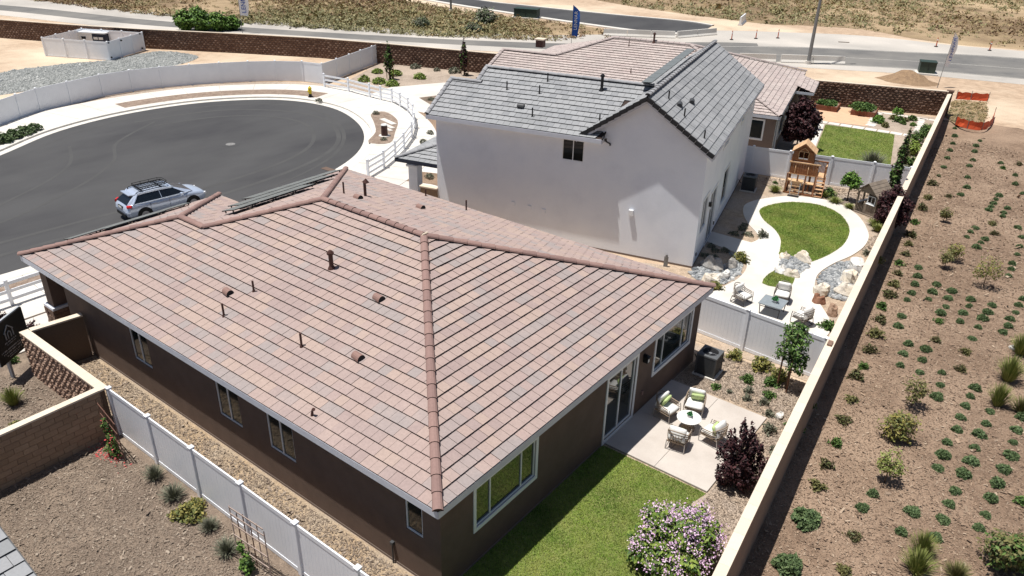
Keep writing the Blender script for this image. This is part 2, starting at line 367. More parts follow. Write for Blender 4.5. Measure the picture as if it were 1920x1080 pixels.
# ---- foliage
def leafquads(C, s, up=0.3, elong=1.6, spread=1.0, out=None):
    """C (n,3) centres -> (n,4,3) rhombic leaves of size s"""
    n=len(C); nrm=rng.normal(0,1,(n,3))*spread; nrm[:,2]=np.abs(nrm[:,2])+up
    if out is not None: nrm+=out*.8
    nrm/=np.linalg.norm(nrm,axis=1)[:,None]
    t=rng.normal(0,1,(n,3)); t-=nrm*(t*nrm).sum(1)[:,None]; t/=np.linalg.norm(t,axis=1)[:,None]
    b=np.cross(nrm,t); S=(s*rng.uniform(.6,1.4,n))[:,None]
    return np.stack([C-t*S*elong/2,C+b*S/2,C+t*S*elong/2,C-b*S/2],1)
def mound_mesh(name, r, h, n, s, m, seed, clumps=0, up=.3, stems=False, elong=1.6, ragged=.25, hollow=.55, fl=None):
    global rng
    save=rng; rng=np.random.default_rng(seed)
    th=rng.uniform(0,2*PI,n); u=rng.uniform(0,1,n); ph=np.arccos(1-u); rad=(hollow+(1-hollow)*rng.uniform(0,1,n)**.5)
    lob=1+ragged*np.sin(th*3+seed)+ragged*.7*np.sin(th*5+ph*4+seed*2)+rng.normal(0,ragged*.35,n)
    C=np.stack([r*rad*lob*np.sin(ph)*np.cos(th),r*rad*lob*np.sin(ph)*np.sin(th),h*(.08+.92*rad*np.cos(ph)*(.75+.25*lob))],1)
    Q=leafquads(C,s,up,elong)
    tn=rng.uniform(0,1,n); mi=np.zeros(n,int); mats=[m]
    if fl:
        k=int(n*fl[1]); idx=np.argsort(-C[:,2]+rng.normal(0,h*.35,n))[:k]; mi[idx]=1; mats.append(fl[0])
    if stems:
        ns=10; S=[]
        for i in range(ns):
            a=rng.uniform(0,2*PI); e=np.array([math.cos(a)*r*.7,math.sin(a)*r*.7,h*.8]); w=np.array([-math.sin(a),math.cos(a),0])*.008
            S.append([-w,w,e+w,e-w])
        Q=np.concatenate([Q,np.array(S)]); tn=np.append(tn,np.zeros(ns)); mi=np.append(mi,np.zeros(ns,int))
    me=fast(name,Q,4,mats,tn,mi); rng=save
    return me
def tuft_mesh(name, r, h, n, w, m, seed, fl=None):
    """grass-like clump of arching blades"""
    global rng
    save=rng; rng=np.random.default_rng(seed)
    a=rng.uniform(0,2*PI,n); q=rng.uniform(.1,1,n)*r; hh=h*rng.uniform(.5,1,n)*(1-.35*(q/r)**2)
    d=np.stack([np.cos(a),np.sin(a),np.zeros(n)],1); s=np.stack([-np.sin(a),np.cos(a),np.zeros(n)],1)*w
    b=d*(q*.25)[:,None]; mid=d*(q*.7)[:,None]; mid[:,2]=hh*.7; tip=d*(q*1.1)[:,None]; tip[:,2]=hh
    Q=np.concatenate([np.stack([b-s,b+s,mid+s*.8,mid-s*.8],1),np.stack([mid-s*.8,mid+s*.8,tip+s*.15,tip-s*.15],1)])
    tn=rng.uniform(0,1,n); me=fast(name,Q,4,[m],np.concatenate([tn,tn])); rng=save
    return me
def crown_mesh(name, blobs, n, s, mats, seed, up=.35, elong=1.5, fl=0.0):
    """leaves spread through several overlapping irregular blobs (cx,cy,cz,rx,ry,rz)"""
    global rng
    save=rng; rng=np.random.default_rng(seed); vol=np.array([b[3]*b[4]*b[5] for b in blobs])**(2/3); vol/=vol.sum()
    CC=[];OO=[]
    for b,v in zip(blobs,vol):
        k=int(n*v); d=rng.normal(0,1,(k,3)); d/=np.linalg.norm(d,axis=1)[:,None]
        rr=rng.uniform(.35,1,k)**.5*(1+.22*np.sin(d[:,0]*5+seed)+.18*np.sin(d[:,1]*6+d[:,2]*5))+rng.normal(0,.06,k)
        CC.append(np.array(b[:3])+d*rr[:,None]*np.array(b[3:])); OO.append(d)
    C=np.concatenate(CC); O=np.concatenate(OO); Q=leafquads(C,s,up,elong,out=O)
    mi=(rng.uniform(0,1,len(C))<fl).astype(int) if fl else None
    me=fast(name,Q,4,mats,rng.uniform(0,1,len(C)),mi); rng=save
    return me
# ---- tiled roofs
class Tiler:
    def __init__(s, parent, tmat, emat, ncol, expo, width, H=.05, cap_m='cap_clay', capr=.15):
        s.parent=parent; s.t=tmat; s.e=emat; s.nc=ncol; s.expo=expo; s.w=width; s.h=H; s.full=[]; s.join=MB(); s.capm=cap_m; s.capr=capr; s.caps=[]; s.cr=random.Random(5)
        s.planes=MB()
    def facet(s, org, ud, upd, polys, off=0.0, skip=()):
        """org: eave start; ud: unit along eave; upd: unit up the slope; polys: convex polys in (u, slope length)"""
        org=Vector(org); ud=Vector(ud); upd=Vector(upd); nr=ud.cross(upd).normalized()
        if nr.z<0: nr=-nr
        for P in polys:
            s.planes.add([org+ud*u+upd*v-nr*.012 for u,v in P],[tuple(range(len(P)))],0)
        s0=min(v for P in polys for u,v in P); s1=max(v for P in polys for u,v in P)
        u0=min(u for P in polys for u,v in P); u1=max(u for P in polys for u,v in P)
        e=s.expo; w=s.w; g=.005
        for k in range(int(math.floor(s0/e)), int(math.ceil(s1/e))):
            st=(.5*w if k%2 else 0)+off
            last=None
            for j in range(int(u0/w)-2,int(u1/w)+2):
                a=j*w+st+g; b=(j+1)*w+st-g; rect=[(a,k*e),(b,k*e),(b,(k+1)*e),(a,(k+1)*e)]
                if s.cr.random()<.45 and last is not None: tn=last
                else: tn=s.cr.randrange(s.nc)
                last=tn; dz=s.cr.uniform(-.004,.006)
                for P in polys:
                    Q=clip(rect,P)
                    if len(Q)<3: continue
                    ar=abs(sum(Q[i][0]*Q[(i+1)%len(Q)][1]-Q[(i+1)%len(Q)][0]*Q[i][1] for i in range(len(Q))))/2
                    if ar<.004: continue
                    if ar>(b-a)*e*.995:
                        s.full.append((org,ud,upd,nr,a,k*e,b-a,tn,dz)); continue
                    s.piece(org,ud,upd,nr,Q,k*e,tn,dz)
    def piece(s,org,ud,upd,nr,Q,base,tn,dz):
        n=len(Q); top=[]; bot=[]
        for u,v in Q:
            t=min(max((v-base)/s.expo,0),1); hh=s.h*(1-t)+.010*t+dz
            p=org+ud*u+upd*v; top.append(p+nr*hh); bot.append(p-nr*.01)
        ar=sum(Q[i][0]*Q[(i+1)%n][1]-Q[(i+1)%n][0]*Q[i][1] for i in range(n))
        f=tuple(range(n)) if (ar>0)==(ud.cross(upd).dot(nr)>0) else tuple(range(n-1,-1,-1))
        s.join.add(top,[f],0,(tn+.5)/s.nc)
        s.join.add(top+bot,[(i,(i+1)%n,n+(i+1)%n,n+i) for i in range(n)],1,.1)
    def line_caps(s, a, b, L=.45, flip=False):
        a=Vector(a); b=Vector(b); d=b-a; n=max(1,round(d.length/L)); L=d.length/n
        for i in range(n): s.caps.append((a+d*(i/n), d.normalized(), L, s.cr.randrange(3)))
    def finish(s, individual=300, name='roof_tile', capname='ridge_cap', capparts=True, camloc=None, under='roof_base'):
        par=s.parent
        cl=par.matrix_world.inverted()@CAM if camloc is None else camloc
        s.full.sort(key=lambda q:((q[0]+q[1]*q[4]+q[2]*q[5])-cl).length)
        roof=s.planes.build('roof',[under],par)
        vm={}
        for i,(org,ud,upd,nr,a,v,w,tn,dz) in enumerate(s.full):
            if i<individual:
                if tn not in vm:
                    T=Tiler(par,s.t,s.e,s.nc,s.expo,s.w,s.h)
                    T.piece(Vector((0,0,0)),Vector((1,0,0)),Vector((0,1,0)),Vector((0,0,1)),[(0,0),(w,0),(w,s.expo),(0,s.expo)],0,tn,0)
                    vm[tn]=T.join.mesh(name,[s.t,s.e])
                sg=1 if ud.cross(upd).dot(nr)>0 else -1
                o=org+ud*(a if sg>0 else a+w)+upd*v+nr*dz; x=ud*sg
                mw=Matrix(((x.x,upd.x,nr.x,o.x),(x.y,upd.y,nr.y,o.y),(x.z,upd.z,nr.z,o.z),(0,0,0,1)))
                link(name,vm[tn],roof,mw=mw)
            else: s.piece(org,ud,upd,nr,[(a,v),(a+w,v),(a+w,v+s.expo),(a,v+s.expo)],v,tn,dz)
        s.join.build(name,[s.t,s.e],roof,kind='stuff')
        cm={}; jc=MB()
        for (p,d,L,tn) in s.caps:
            key=(round(L,3),tn)
            if key not in cm:
                mb=MB(); r=s.capr; n=7
                prof=[(math.cos(PI*j/(n-1)),math.sin(PI*j/(n-1))*.75) for j in range(n)]
                vs=[];LL=L+.03
                for x,k in ((0,1.08),(LL,.94)):
                    for c,z in prof: vs.append((x,c*r*k,z*r*k+(.012 if x==0 else 0)))
                m_=n; fs=[(j+1,j,m_+j,m_+j+1) for j in range(n-1)]
                mb.add(vs,fs,0,(tn+.5)/3); mb.add([v for v in vs[:n]],[tuple(range(n))],1,0.1)
                cm[key]=mb.mesh(capname,[s.capm,s.e])
            x=d.normalized(); y=Vector((0,0,1)).cross(x).normalized(); z=x.cross(y)
            o=p+z*.01
            mw=Matrix(((x.x,y.x,z.x,o.x),(x.y,y.y,z.y,o.y),(x.z,y.z,z.z,o.z),(0,0,0,1)))
            if capparts: link(capname,cm[key],roof,mw=mw)
            else:
                me=cm[key]
                for pl in me.polygons: jc.add([mw@me.vertices[i].co for i in pl.vertices],[tuple(range(len(pl.vertices)))],pl.material_index,(tn+.5)/3)
        if not capparts: jc.build(capname,[s.capm,s.e],roof,kind='stuff')
        return roof
def clip(poly, P):
    n=len(P); ar=sum(P[i][0]*P[(i+1)%n][1]-P[(i+1)%n][0]*P[i][1] for i in range(n)); sg=1 if ar>0 else -1
    out=poly
    for i in range(n):
        a=P[i]; b=P[(i+1)%n]; ex,ey=b[0]-a[0],b[1]-a[1]
        D=lambda p: sg*(ex*(p[1]-a[1])-ey*(p[0]-a[0]))
        new=[]
        for j in range(len(out)):
            p=out[j]; q=out[(j+1)%len(out)]; dp,dq=D(p),D(q)
            if dp>=-1e-9: new.append(p)
            if (dp>1e-9 and dq<-1e-9) or (dp<-1e-9 and dq>1e-9):
                t=dp/(dp-dq); new.append((p[0]+(q[0]-p[0])*t,p[1]+(q[1]-p[1])*t))
        out=new
        if len(out)<3: return []
    return out
def wall_with_openings(mb, a, b, z0, z1, t, ops, mi=0):
    """vertical wall slab from a to b (2D), outer face on the right-hand side of a->b, thickness t inward; ops: (s0,s1,z0,z1)"""
    a=Vector((a[0],a[1],0)); b=Vector((b[0],b[1],0)); d=(b-a).normalized(); L=(b-a).length; n=Vector((-d.y,d.x,0))
    xs=sorted({0,L,*[o[0] for o in ops],*[o[1] for o in ops]}); zs=sorted({z0,z1,*[o[2] for o in ops],*[o[3] for o in ops]})
    for i in range(len(xs)-1):
        for j in range(len(zs)-1):
            cx=(xs[i]+xs[i+1])/2; cz=(zs[j]+zs[j+1])/2
            if any(o[0]<cx<o[1] and o[2]<cz<o[3] for o in ops): continue
            p=a+d*xs[i]; q=a+d*xs[i+1]
            vs=[p+Vector((0,0,zs[j])),q+Vector((0,0,zs[j])),q+Vector((0,0,zs[j+1])),p+Vector((0,0,zs[j+1]))]
            mb.add(vs,[(0,1,2,3)],mi); 
    for (s0,s1,za,zb) in ops:   # reveals
        p=a+d*s0; q=a+d*s1; i=n*t
        for A,B in (((p,za),(q,za)),((q,za),(q,zb)),((q,zb),(p,zb)),((p,zb),(p,za))):
            A3=A[0]+Vector((0,0,A[1])); B3=B[0]+Vector((0,0,B[1])); mb.add([A3,B3,B3+i,A3+i],[(0,1,2,3)],mi)
def window(parent, a, d, n, w, z0, z1, mull=(), trim=0.09, depth=.09, name='window', frame='frame_white', fw=.045, glass='glass', side_trim=True, blind=False, out=.03):
    """a: left bottom corner on the wall face (local, 2D), d: unit along wall, n: outward normal"""
    a=Vector((a[0],a[1],0)); d=Vector((d[0],d[1],0)); n=Vector((n[0],n[1],0)); Z=lambda z: Vector((0,0,z))
    mb=MB()
    def rect(s0,s1,za,zb,i0,i1):
        c=a+d*((s0+s1)/2)+Z((za+zb)/2)+n*((i0+i1)/2); mb.bar(c-d*((s1-s0)/2),c+d*((s1-s0)/2),abs(i1-i0),zb-za)
    if trim:   # surround proud of the wall
        t=trim
        rect(-t,w+t,z0-t*1.3,z0,0.0,out); rect(-t,w+t,z1,z1+t,0.0,out); rect(-t,0,z0,z1,0.0,out); rect(w,w+t,z0,z1,0.0,out)
    wf=mb
    rect(0,w,z0,z0+fw,-depth,-depth+.05); rect(0,w,z1-fw,z1,-depth,-depth+.05); rect(0,fw,z0+fw,z1-fw,-depth,-depth+.05); rect(w-fw,w,z0+fw,z1-fw,-depth,-depth+.05)
    for m_ in mull: rect(m_-fw*.45,m_+fw*.45,z0+fw,z1-fw,-depth,-depth+.05)
    o=mb.build(name,[frame],parent)
    ed=[fw]+[m_ for m_ in mull]+[w-fw]
    for i in range(len(ed)-1):
        gb=MB(); s0=ed[i]+(fw*.45 if i else 0); s1=ed[i+1]-(fw*.45 if i<len(ed)-2 else 0)
        p=a+d*s0+n*(-depth+.02); q=a+d*s1+n*(-depth+.02)
        gb.add([p+Z(z0+fw),q+Z(z0+fw),q+Z(z1-fw),p+Z(z1-fw)],[(0,1,2,3)])
        gb.build('pane',[glass],o)
    if blind:
        bb=MB(); k=int((z1-z0-2*fw)/.09)
        for i in range(k):
            zc=z0+fw+.045+i*.09; c=a+d*(w/2)+n*(-depth+.012)+Z(zc); bb.bar(c-d*(w/2-fw-.01),c+d*(w/2-fw-.01),.012,.05)
        bb.build('blind',['blind'],o)
    return o
# ================= SETTING =================
def rect_poly(x0,y0,x1,y1): return [(x0,y0),(x1,y0),(x1,y1),(x0,y1)]
def wline(y,o=0.0): return 5.56-.1114*(y-3.9)+o
RIM=[(wline(61.5,.1),61.5),(4.5,63.0),(11,60),(20,52),(30,36),(36,10),(36,-40),(wline(-40,.05),-40)]
sheet('ground', [(-500,-300),(wline(-40,.05)-.0,-300),(wline(-40,.05),-40),(wline(61.5,.05),61.5),(4.5,63.0),(11,60),(20,52),(30,36),(36,10),(36,-300),(400,-300),(400,700),(-500,700)], 0.0, 'dirt')
# scrubland beyond the roads
SCR1=[(-125,41),(-100.8,44.6),(-88.7,47.6),(-66.9,56),(-51.4,63.8),(-41.5,72.5),(-39.5,78.5),(-46.5,80.6),(-66.2,79),(-81,80.5),(-110,84),(-150,80),(-150,45)]
SCR2=[(-60,104),(-33.3,100.6),(-27,103.5),(-19.7,106),(-12,103),(-6.8,102.6),(-.4,104.6),(20,108),(60,115),(60,260),(-120,260),(-140,150),(-90,120)]
sheet('scrubland', smoothpoly(SCR1,4), .006, 'scrub_soil'); sheet('scrubland', smoothpoly(SCR2,4), .006, 'scrub_soil')
# far service road behind the brown wall
RA=[(-160,14),(-130,26),(-110.8,34.0),(-91.2,39.6),(-78.3,44.8),(-60.7,53.2),(-46.4,61.0),(-36.4,66.5),(-26,73.5),(-17.2,77.2),(-8.3,81.6),(2.1,84.6),(30,92),(80,100)]
RB=[(-160,21),(-132,32),(-113,40.2),(-93.5,45.3),(-80.5,50),(-63,58.3),(-49,66.5),(-41,74.5),(-33,87),(-25,93.3),(-16.7,98),(-7.8,98.6),(-.2,100.5),(30,108),(80,118)]
RA=smoothpoly(RA,6,False); RB=smoothpoly(RB,6,False)
ribbon('dirt_shoulder', offset_line(RA,2.6), offset_line(RB,-3.0), .010, 'road_concrete')
def lerp_line(t): return [(a[0]*(1-t)+b[0]*t,a[1]*(1-t)+b[1]*t) for a,b in zip(RA,RB)]
k0=44
ribbon('road', lerp_line(.06)[:k0+8], lerp_line(.62)[:k0+8], .014, 'old_asphalt')
ML=[(-29,74.5),(-21.2,81.5),(-11.2,86.5),(.2,92.5),(30,101),(80,112)]; MN=[(-27,71.8),(-15.9,77.7),(-8.3,81.9),(2.1,85.1),(30,93.5),(80,103)]
MF=[(-31.5,77.2),(-22.3,85.6),(-11.6,92.0),(0,98),(30,107),(80,119)]
ML,MN,MF=[smoothpoly(p,6,False) for p in (ML,MN,MF)]
ribbon('main_road', MN, MF, .020, 'old_asphalt')
mb=MB()
for off,w in ((.02,.10),(.45,.10),(.97,.12)):
    A=[(a[0]*(1-off)+b[0]*off,a[1]*(1-off)+b[1]*off) for a,b in zip(MN,MF)]; B=offset_line(A,w); n=len(A)
    mb.add([(x,y,.026) for x,y in A]+[(x,y,.026) for x,y in B],[(n+i,n+i+1,i+1,i) for i in range(n-1)])
mat('road_paint',(.62,.60,.55),.8,(.48,.45,.41),2); mb.build('lane_marking',['road_paint'],kind='structure')
# new street top middle
SN=smoothpoly([(-150,96),(-110,90),(-80.2,84.4),(-63.5,82.8),(-45.8,82.2),(-37.7,83.3),(-34.8,88)],6,False)
SF=smoothpoly([(-150,106),(-110,98.5),(-76.5,90.0),(-64.2,90.2),(-50.9,91.9),(-40.8,94.0),(-36,93.4)],6,False)
ribbon('new_street', SN, SF, .024, 'asphalt')
ribbon('pale_kerb', offset_line(SN,.9), SN, .026, 'kerb', h=.12)
ribbon('pale_kerb', SF, offset_line(SF,-.5), .026, 'kerb', h=.12)
# cul-de-sac
E0=[(-38.5,-60),(-39.5,-30),(-41,-8),(-42.7,.5),(-44.2,4.0),(-46.2,8.24),(-48.8,12.78),(-49.87,17.17),(-49.7,21.48),(-48.47,25.35),(-45.92,28.69),(-42.8,30.3),(-39.12,30.45),(-35.18,29.0),(-32.0,26.8),(-29.6,24.0),(-28.1,20.9),(-27.2,17.4),(-26.9,14.0),(-27.1,10),(-27.45,6),(-27.9,2.33),(-28.1,-5),(-28.4,-30),(-28.4,-60)]
E=smoothpoly(E0,6,False)
sheet('asphalt_street', E, .012, 'asphalt')
g1=offset_line(E,-.55); g2=offset_line(E,-.75); g3=offset_line(E,-.95); g4=offset_line(E,-5.3)
ribbon('gutter', g1[::-1], offset_line(E,.02)[::-1], .020, 'kerb')
ribbon('kerb', g3[::-1], g1[::-1], .012, 'kerb', h=.12)
def ribbon_flat(name,A,B,z,m): 
    mb=MB(); n=len(A); mb.add([(x,y,z) for x,y in A]+[(x,y,z) for x,y in B],[(i,i+1,n+i+1,n+i) for i in range(n-1)]); return mb.build(name,[m],kind='structure')
ribbon_flat('sidewalk', offset_line(E,-5.2)[::-1], g3[::-1], .126, 'concrete')
mb=MB(); A=offset_line(E,-5.2)
mb.add([(x,y,.126) for x,y in A]+[(x,y,-.02) for x,y in A],[(i,i+1,len(A)+i+1,len(A)+i) for i in range(len(A)-1)]); mb.build('sidewalk_edge',['concrete'],kind='structure')
# score joints across the pavement
mb=MB(); acc=0
for i in range(1,len(E)-1):
    d=math.dist(E[i],E[i-1]); acc+=d
    if acc>1.6:
        acc=0; a=Vector(g3[i]); b=Vector(A[i]); t=(b-a).normalized(); s=Vector((-t.y,t.x))*.012
        mb.add([(*(a-s),.131),(*(b-s),.131),(*(b+s),.131),(*(a+s),.131)],[(0,1,2,3)])
mb.build('pavement_joint',['joint'],kind='structure')
def seg_between(i0,i1,o0,o1,name,m,z=.132):
    A=offset_line(E,-o0)[i0:i1]; B=offset_line(E,-o1)[i0:i1]; ribbon_flat(name,B,A,z,m)
def idx(x,y): return min(range(len(E)),key=lambda i:(E[i][0]-x)**2+(E[i][1]-y)**2)
seg_between(idx(-49.8,19),idx(-42.0,30.5),1.4,3.1,'planting_strip','strip_soil')
ribbon_flat('verge', offset_line(E,-6.4)[::-1], offset_line(E,-5.22)[::-1], .03, 'far_soil')
seg_between(idx(-41,-9),idx(-47.9,11.2),1.3,2.9,'planting_strip','strip_soil')
seg_between(idx(-27.0,14.8),idx(-28.4,-25),1.3,2.3,'planting_strip','strip_soil')
ISL=smoothpoly([(-35.9,31.1),(-35.6,32.3),(-33.1,31.2),(-31.0,28.9),(-29.3,26.7),(-30.5,25.8),(-32.0,27.9),(-34.0,29.6)],4)
sheet('planting_island', ISL, .134, 'strip_soil')
# worn wheel paths around the turning circle
def wheel(i0,i1,o,w,z):
    A=offset_line(E,o)[i0:i1]; B=offset_line(E,o+w)[i0:i1]; n=len(A)
    mb=MB(); tw=[w*math.sin(PI*k/(n-1))**.5 for k in range(n)]; B=[(a[0]+(b[0]-a[0])*t/w,a[1]+(b[1]-a[1])*t/w) for a,b,t in zip(A,B,tw)]
    mb.add([(x,y,z) for x,y in A]+[(x,y,z) for x,y in B],[(n+i,n+i+1,i+1,i) for i in range(n-1)]); mb.build('tyre_mark',['tyre_mark'],kind='structure')
wheel(idx(-46,8.2),idx(-27,14),1.3,.30,.0165); wheel(idx(-47,10),idx(-27.5,6),2.9,.28,.0165) if False else None
for (pts,w) in (([(-47.5,18),(-46,24),(-42,27.5),(-37.5,28),(-32.5,25),(-30,20),(-29.3,12),(-30,2),(-30.6,-20)],.32),([(-45.6,18.5),(-44.3,23),(-41.4,25.8),(-37.6,26.2),(-33.6,23.6),(-31.5,19.2),(-31,12),(-31.6,2),(-32.3,-20)],.28),([(-33.5,-20),(-34,0),(-36,7),(-39.5,12),(-43.5,14.5),(-46.5,19)],.22),([(-35.5,-20),(-36,0),(-38,6),(-41,10),(-45,12)],.2)):
    P_=smoothpoly(pts,8,False); n=len(P_); A=[];B=[]
    for k,(a,b) in enumerate(zip(P_,offset_line(P_,w))): A.append(a); B.append(b)
    mb=MB(); mb.add([(x,y,.0165) for x,y in A]+[(x,y,.0165) for x,y in B],[(n+i,n+i+1,i+1,i) for i in range(n-1)]); mb.build('tyre_mark',['tyre_mark'],kind='structure')
# driveways and paths between the pavement and the houses
sheet('driveway', [(-40.6,34.6),(-41.4,38.6),(-39.2,43.2),(-34,47),(-28,47),(-19,40),(-15.6,33),(-17.6,25.5),(-18.6,22.0),(-24.5,18.6),(-26.9,22.9),(-30.7,30.4),(-35,34.3)], .10, 'concrete', depth=.12)
sheet('planting_bed', smoothpoly([(-33.9,34.0),(-30.6,31.6),(-28.3,29.0),(-26.6,26.4),(-25.6,24.6),(-26.1,27.4),(-27.3,29.6),(-29.3,32.0),(-31.8,33.9)],4), .108, 'mulch')
sheet('planting_bed', [(-36.9,37.5),(-34.0,36.2),(-34.3,39.2),(-36,40)], .108, 'yard_soil')
sheet('planting_bed', smoothpoly([(-23.81,21.72),(-24.2,23.2),(-22.18,24.3),(-20.0,24.6),(-19.6,22.6),(-21.38,22.5)],4), .108, 'mulch')
sheet('planting_bed', [(-25.6,20.9),(-26.1,22.2),(-25.0,22.6),(-24.6,21.2)], .108, 'mulch')
sheet('house_front_concrete', [(-22.7,-30),(-22.7,19),(-20.3,19),(-20.3,-.0),(-20.3,-3.4),(-21.4,-3.4),(-21.4,-30)], .104, 'concrete', depth=.1)
sheet('front_bed', smoothpoly([(-21.3,-4.2),(-22.4,-1.2),(-20.9,-.2),(-19,-.1),(-14,-1.6),(-13.3,-1.8),(-13.3,-30),(-21,-30)],3), .05, 'yard_soil')
sheet('side_bed', [(-45.5,36.2),(-50.6,46.6),(-34,52),(-33,47.2),(-39.1,43.3),(-41.4,38.9),(-40.7,34.9),(-42.6,34.9)], .02, 'far_soil')
sheet('gravel_patch', smoothpoly([(-70.83,16.0),(-71.8,19.6),(-71.2,24.7),(-70.2,27.6),(-71.0,33.3),(-67.87,34.9),(-65.2,34.6),(-63.4,31.12),(-63.8,27.11),(-63.9,22.11),(-62.8,17.52),(-63.3,12.5),(-66,7),(-72,5)],5), .012, 'gravel')
# house 1 lot
LF=[(x,y) for x,y in [(-18.3,-1.5),(20,-1.5)]]
sheet('side_yard', [(-18.2,-1.5),(7,-1.5),(7,.5),(-18.2,.5)], .010, 'bark_strip')
def wallx(y): return 5.58-.1114*(y-3.9)
sheet('back_yard', [(-.6,-6),(wallx(-6),-6),(wallx(16),16),(-.6,16.05),(-3,16.2),(-22,17.8),(-22,.3),(-.6,.3)], .014, 'patio_soil')
LAWN1=[(-.35,8.1),(-.35,-3),(5.2,-3),(4.9,1.5),(4.2,3.2),(3.75,4.3),(3.4,5.2),(3.15,5.8),(3.05,6.6),(3.25,7.4),(3.43,8.14)]
sheet('lawn_soil', LAWN1, .02, 'turf_soil')
lawn('lawn_grass', LAWN1, 120000, .05, .02)
ps=MB()
PX=[-.3,1.62,3.43]; PY=[8.18,10.5,12.95]
patio=MB()
for i in range(2):
    for j in range(2): patio.b2((PX[i]+.007,PY[j]+.007,-.05),(PX[i+1]-.007,PY[j+1]-.007,.075))
patio.build('patio_slab',['patio_concrete'],kind='structure')
j_=MB(); j_.b2((PX[0],PY[0],-.05),(PX[2],PY[2],.055)); j_.build('patio_joint',['joint'],kind='structure')
# neighbour's bare yard bottom left
NY=[(-13.0,-1.5),(12,-1.5),(12,-20),(-13.0,-20)]
sheet('bare_yard', NY, .012, 'yard_soil')
# middle lot
sheet('middle_yard', [(-5.0,16.2),(wallx(16.2),16.2),(wallx(39.5),39.5),(-8.6,37.3),(-4.0,22.3),(-9,20)], .014, 'patio_soil')
PATH=smoothpoly([(-1.5,17.4),(-2.15,19.0),(-2.15,20.4),(-1.95,21.6),(-1.80,22.8),(-2.05,24.3),(-2.9,25.45),(-3.15,26.3),(-2.87,27.7),(-3.25,28.5),(-4.18,29.52),(-5.1,31.0),(-5.44,32.4),(-4.9,34.0),(-3.72,35.5),(-1.66,36.1),(.09,34.9),(1.36,32.6),(1.72,30.8),(1.6,29.03),(1.16,27.3),(.98,25.8),(1.14,24.75),(1.62,23.3),(2.3,22.3),(2.95,21.3),(3.22,20.2),(3.05,18.8),(2.5,17.3),(.5,16.75)],5)
OVAL=smoothpoly([(-4.46,31.9),(-4.2,33.25),(-3.37,34.45),(-1.94,34.95),(-.61,34.2),(.42,32.4),(.82,30.3),(.72,28.6),(.40,27.2),(.04,26.6),(-1.2,26.5),(-1.49,27.19),(-1.96,28.5),(-2.7,29.6),(-3.75,30.6)],5)
PEBB=smoothpoly([(-1.05,26.62),(.05,26.62),(.32,26.2),(.25,24.8),(-.1,24.55),(-.72,24.45),(-.85,25.3)],4)
LAWN3=smoothpoly([(-.80,24.5),(-.1,24.65),(.24,24.5),(.42,23.6),(.30,23.1),(-.72,22.9)],3)
sheet('garden_path', PATH, .06, 'concrete', depth=.08)
sheet('oval_lawn_soil', OVAL, .066, 'turf_soil'); sheet('pebble_bed', PEBB, .066, 'gravel'); sheet('lawn_soil', LAWN3, .066, 'turf_soil')
lawn('oval_lawn_grass', OVAL, 60000, .05, .066); lawn('lawn_grass', LAWN3, 4000, .05, .066)
sheet('door_path', [(-5.0,25.75),(-2.6,25.3),(-2.7,27.1),(-5.4,27.1)], .055, 'concrete', depth=.07)
# third lot
sheet('third_yard', [(-8.5,37.7),(wallx(39.6),39.6),(wallx(62),62.2),(-12,58.5),(-13,50)], .012, 'far_soil')
LAWN2=[(-7.66,53.3),(-5.3,43.0),(-4.9,40.0),(-.3,41.2),(-.75,45.3),(-2.71,54.3)]
sheet('lawn_soil', LAWN2, .02, 'turf_soil'); lawn('lawn_grass', LAWN2, 45000, .06, .02)
sheet('white_walk', [(-8.5,53.3),(-7.75,53.3),(-5.4,43.0),(-6.4,43.0)], .03, 'concrete')
sheet('tan_paving', [(-9.75,57.9),(-8.5,54.2),(-4.95,55.1),(-5.85,60.3),(-9.9,59.3)], .026, 'tan_patio')
pv=MB()
U=Vector((5.95,.62)).normalized(); 
for i in range(8):
    a=Vector((-8.55,53.75))+U*(i*.92); pv.box((a.x+.42,a.y+.12,.02),(.82,.72,.05),rz=math.atan2(U.y,U.x))
for i in range(6):
    a=Vector((-5.75,60.2))+Vector((.7,-4.9)).normalized()*(i*.85); pv.box((a.x+.3,a.y-.3,.02),(.7,.78,.05),rz=-.05)
for i in range(5):
    a=Vector((-5.2,60.45))+U*(i*.92); pv.box((a.x+.3,a.y-.05,.02),(.86,.45,.05),rz=math.atan2(U.y,U.x)+.05)
for i in range(6):
    a=Vector((-2.3,60.6))+Vector((.65,-4.9)).normalized()*(i*.85); pv.box((a.x+.2,a.y-.3,.02),(.5,.78,.05),rz=-.05)
pv.build('paving_slab',['concrete'],kind='stuff')
# mulch slope outside the perimeter wall: it lies a little lower than the gardens
ZS=-.42
def slope_z(x,y):
    rim=[(4.5,63.0),(11,60),(20,52),(30,36),(36,10),(36,-40)]; d=1e9
    for i in range(len(rim)-1):
        ax,ay=rim[i]; bx,by=rim[i+1]; t=max(0,min(1,((x-ax)*(bx-ax)+(y-ay)*(by-ay))/((bx-ax)**2+(by-ay)**2))); d=min(d,math.hypot(x-ax-t*(bx-ax),y-ay-t*(by-ay)))
    d=min(d,max(0,62.5-y)*1.0); k=min(d/5,1); return ZS*k+.012+.03*math.sin(x*1.3+y*.4)*math.sin(y*.9)*k
mb=MB(); nx_,ny_=34,90; vs=[]
for j in range(ny_+1):
    y=-40+ (103.0)*j/ny_
    if y>62.8: y=62.8
    xr=36 if y<10 else (36-(y-10)*6/26 if y<36 else (30-(y-36)*10/16 if y<52 else (20-(y-52)*9/8 if y<60 else 11-(y-60)*6.5/3)))
    for i in range(nx_+1):
        x=wline(y,.02)+(xr-wline(y,.02))*(i/nx_)**1.2; vs.append((x,y,slope_z(x,y)))
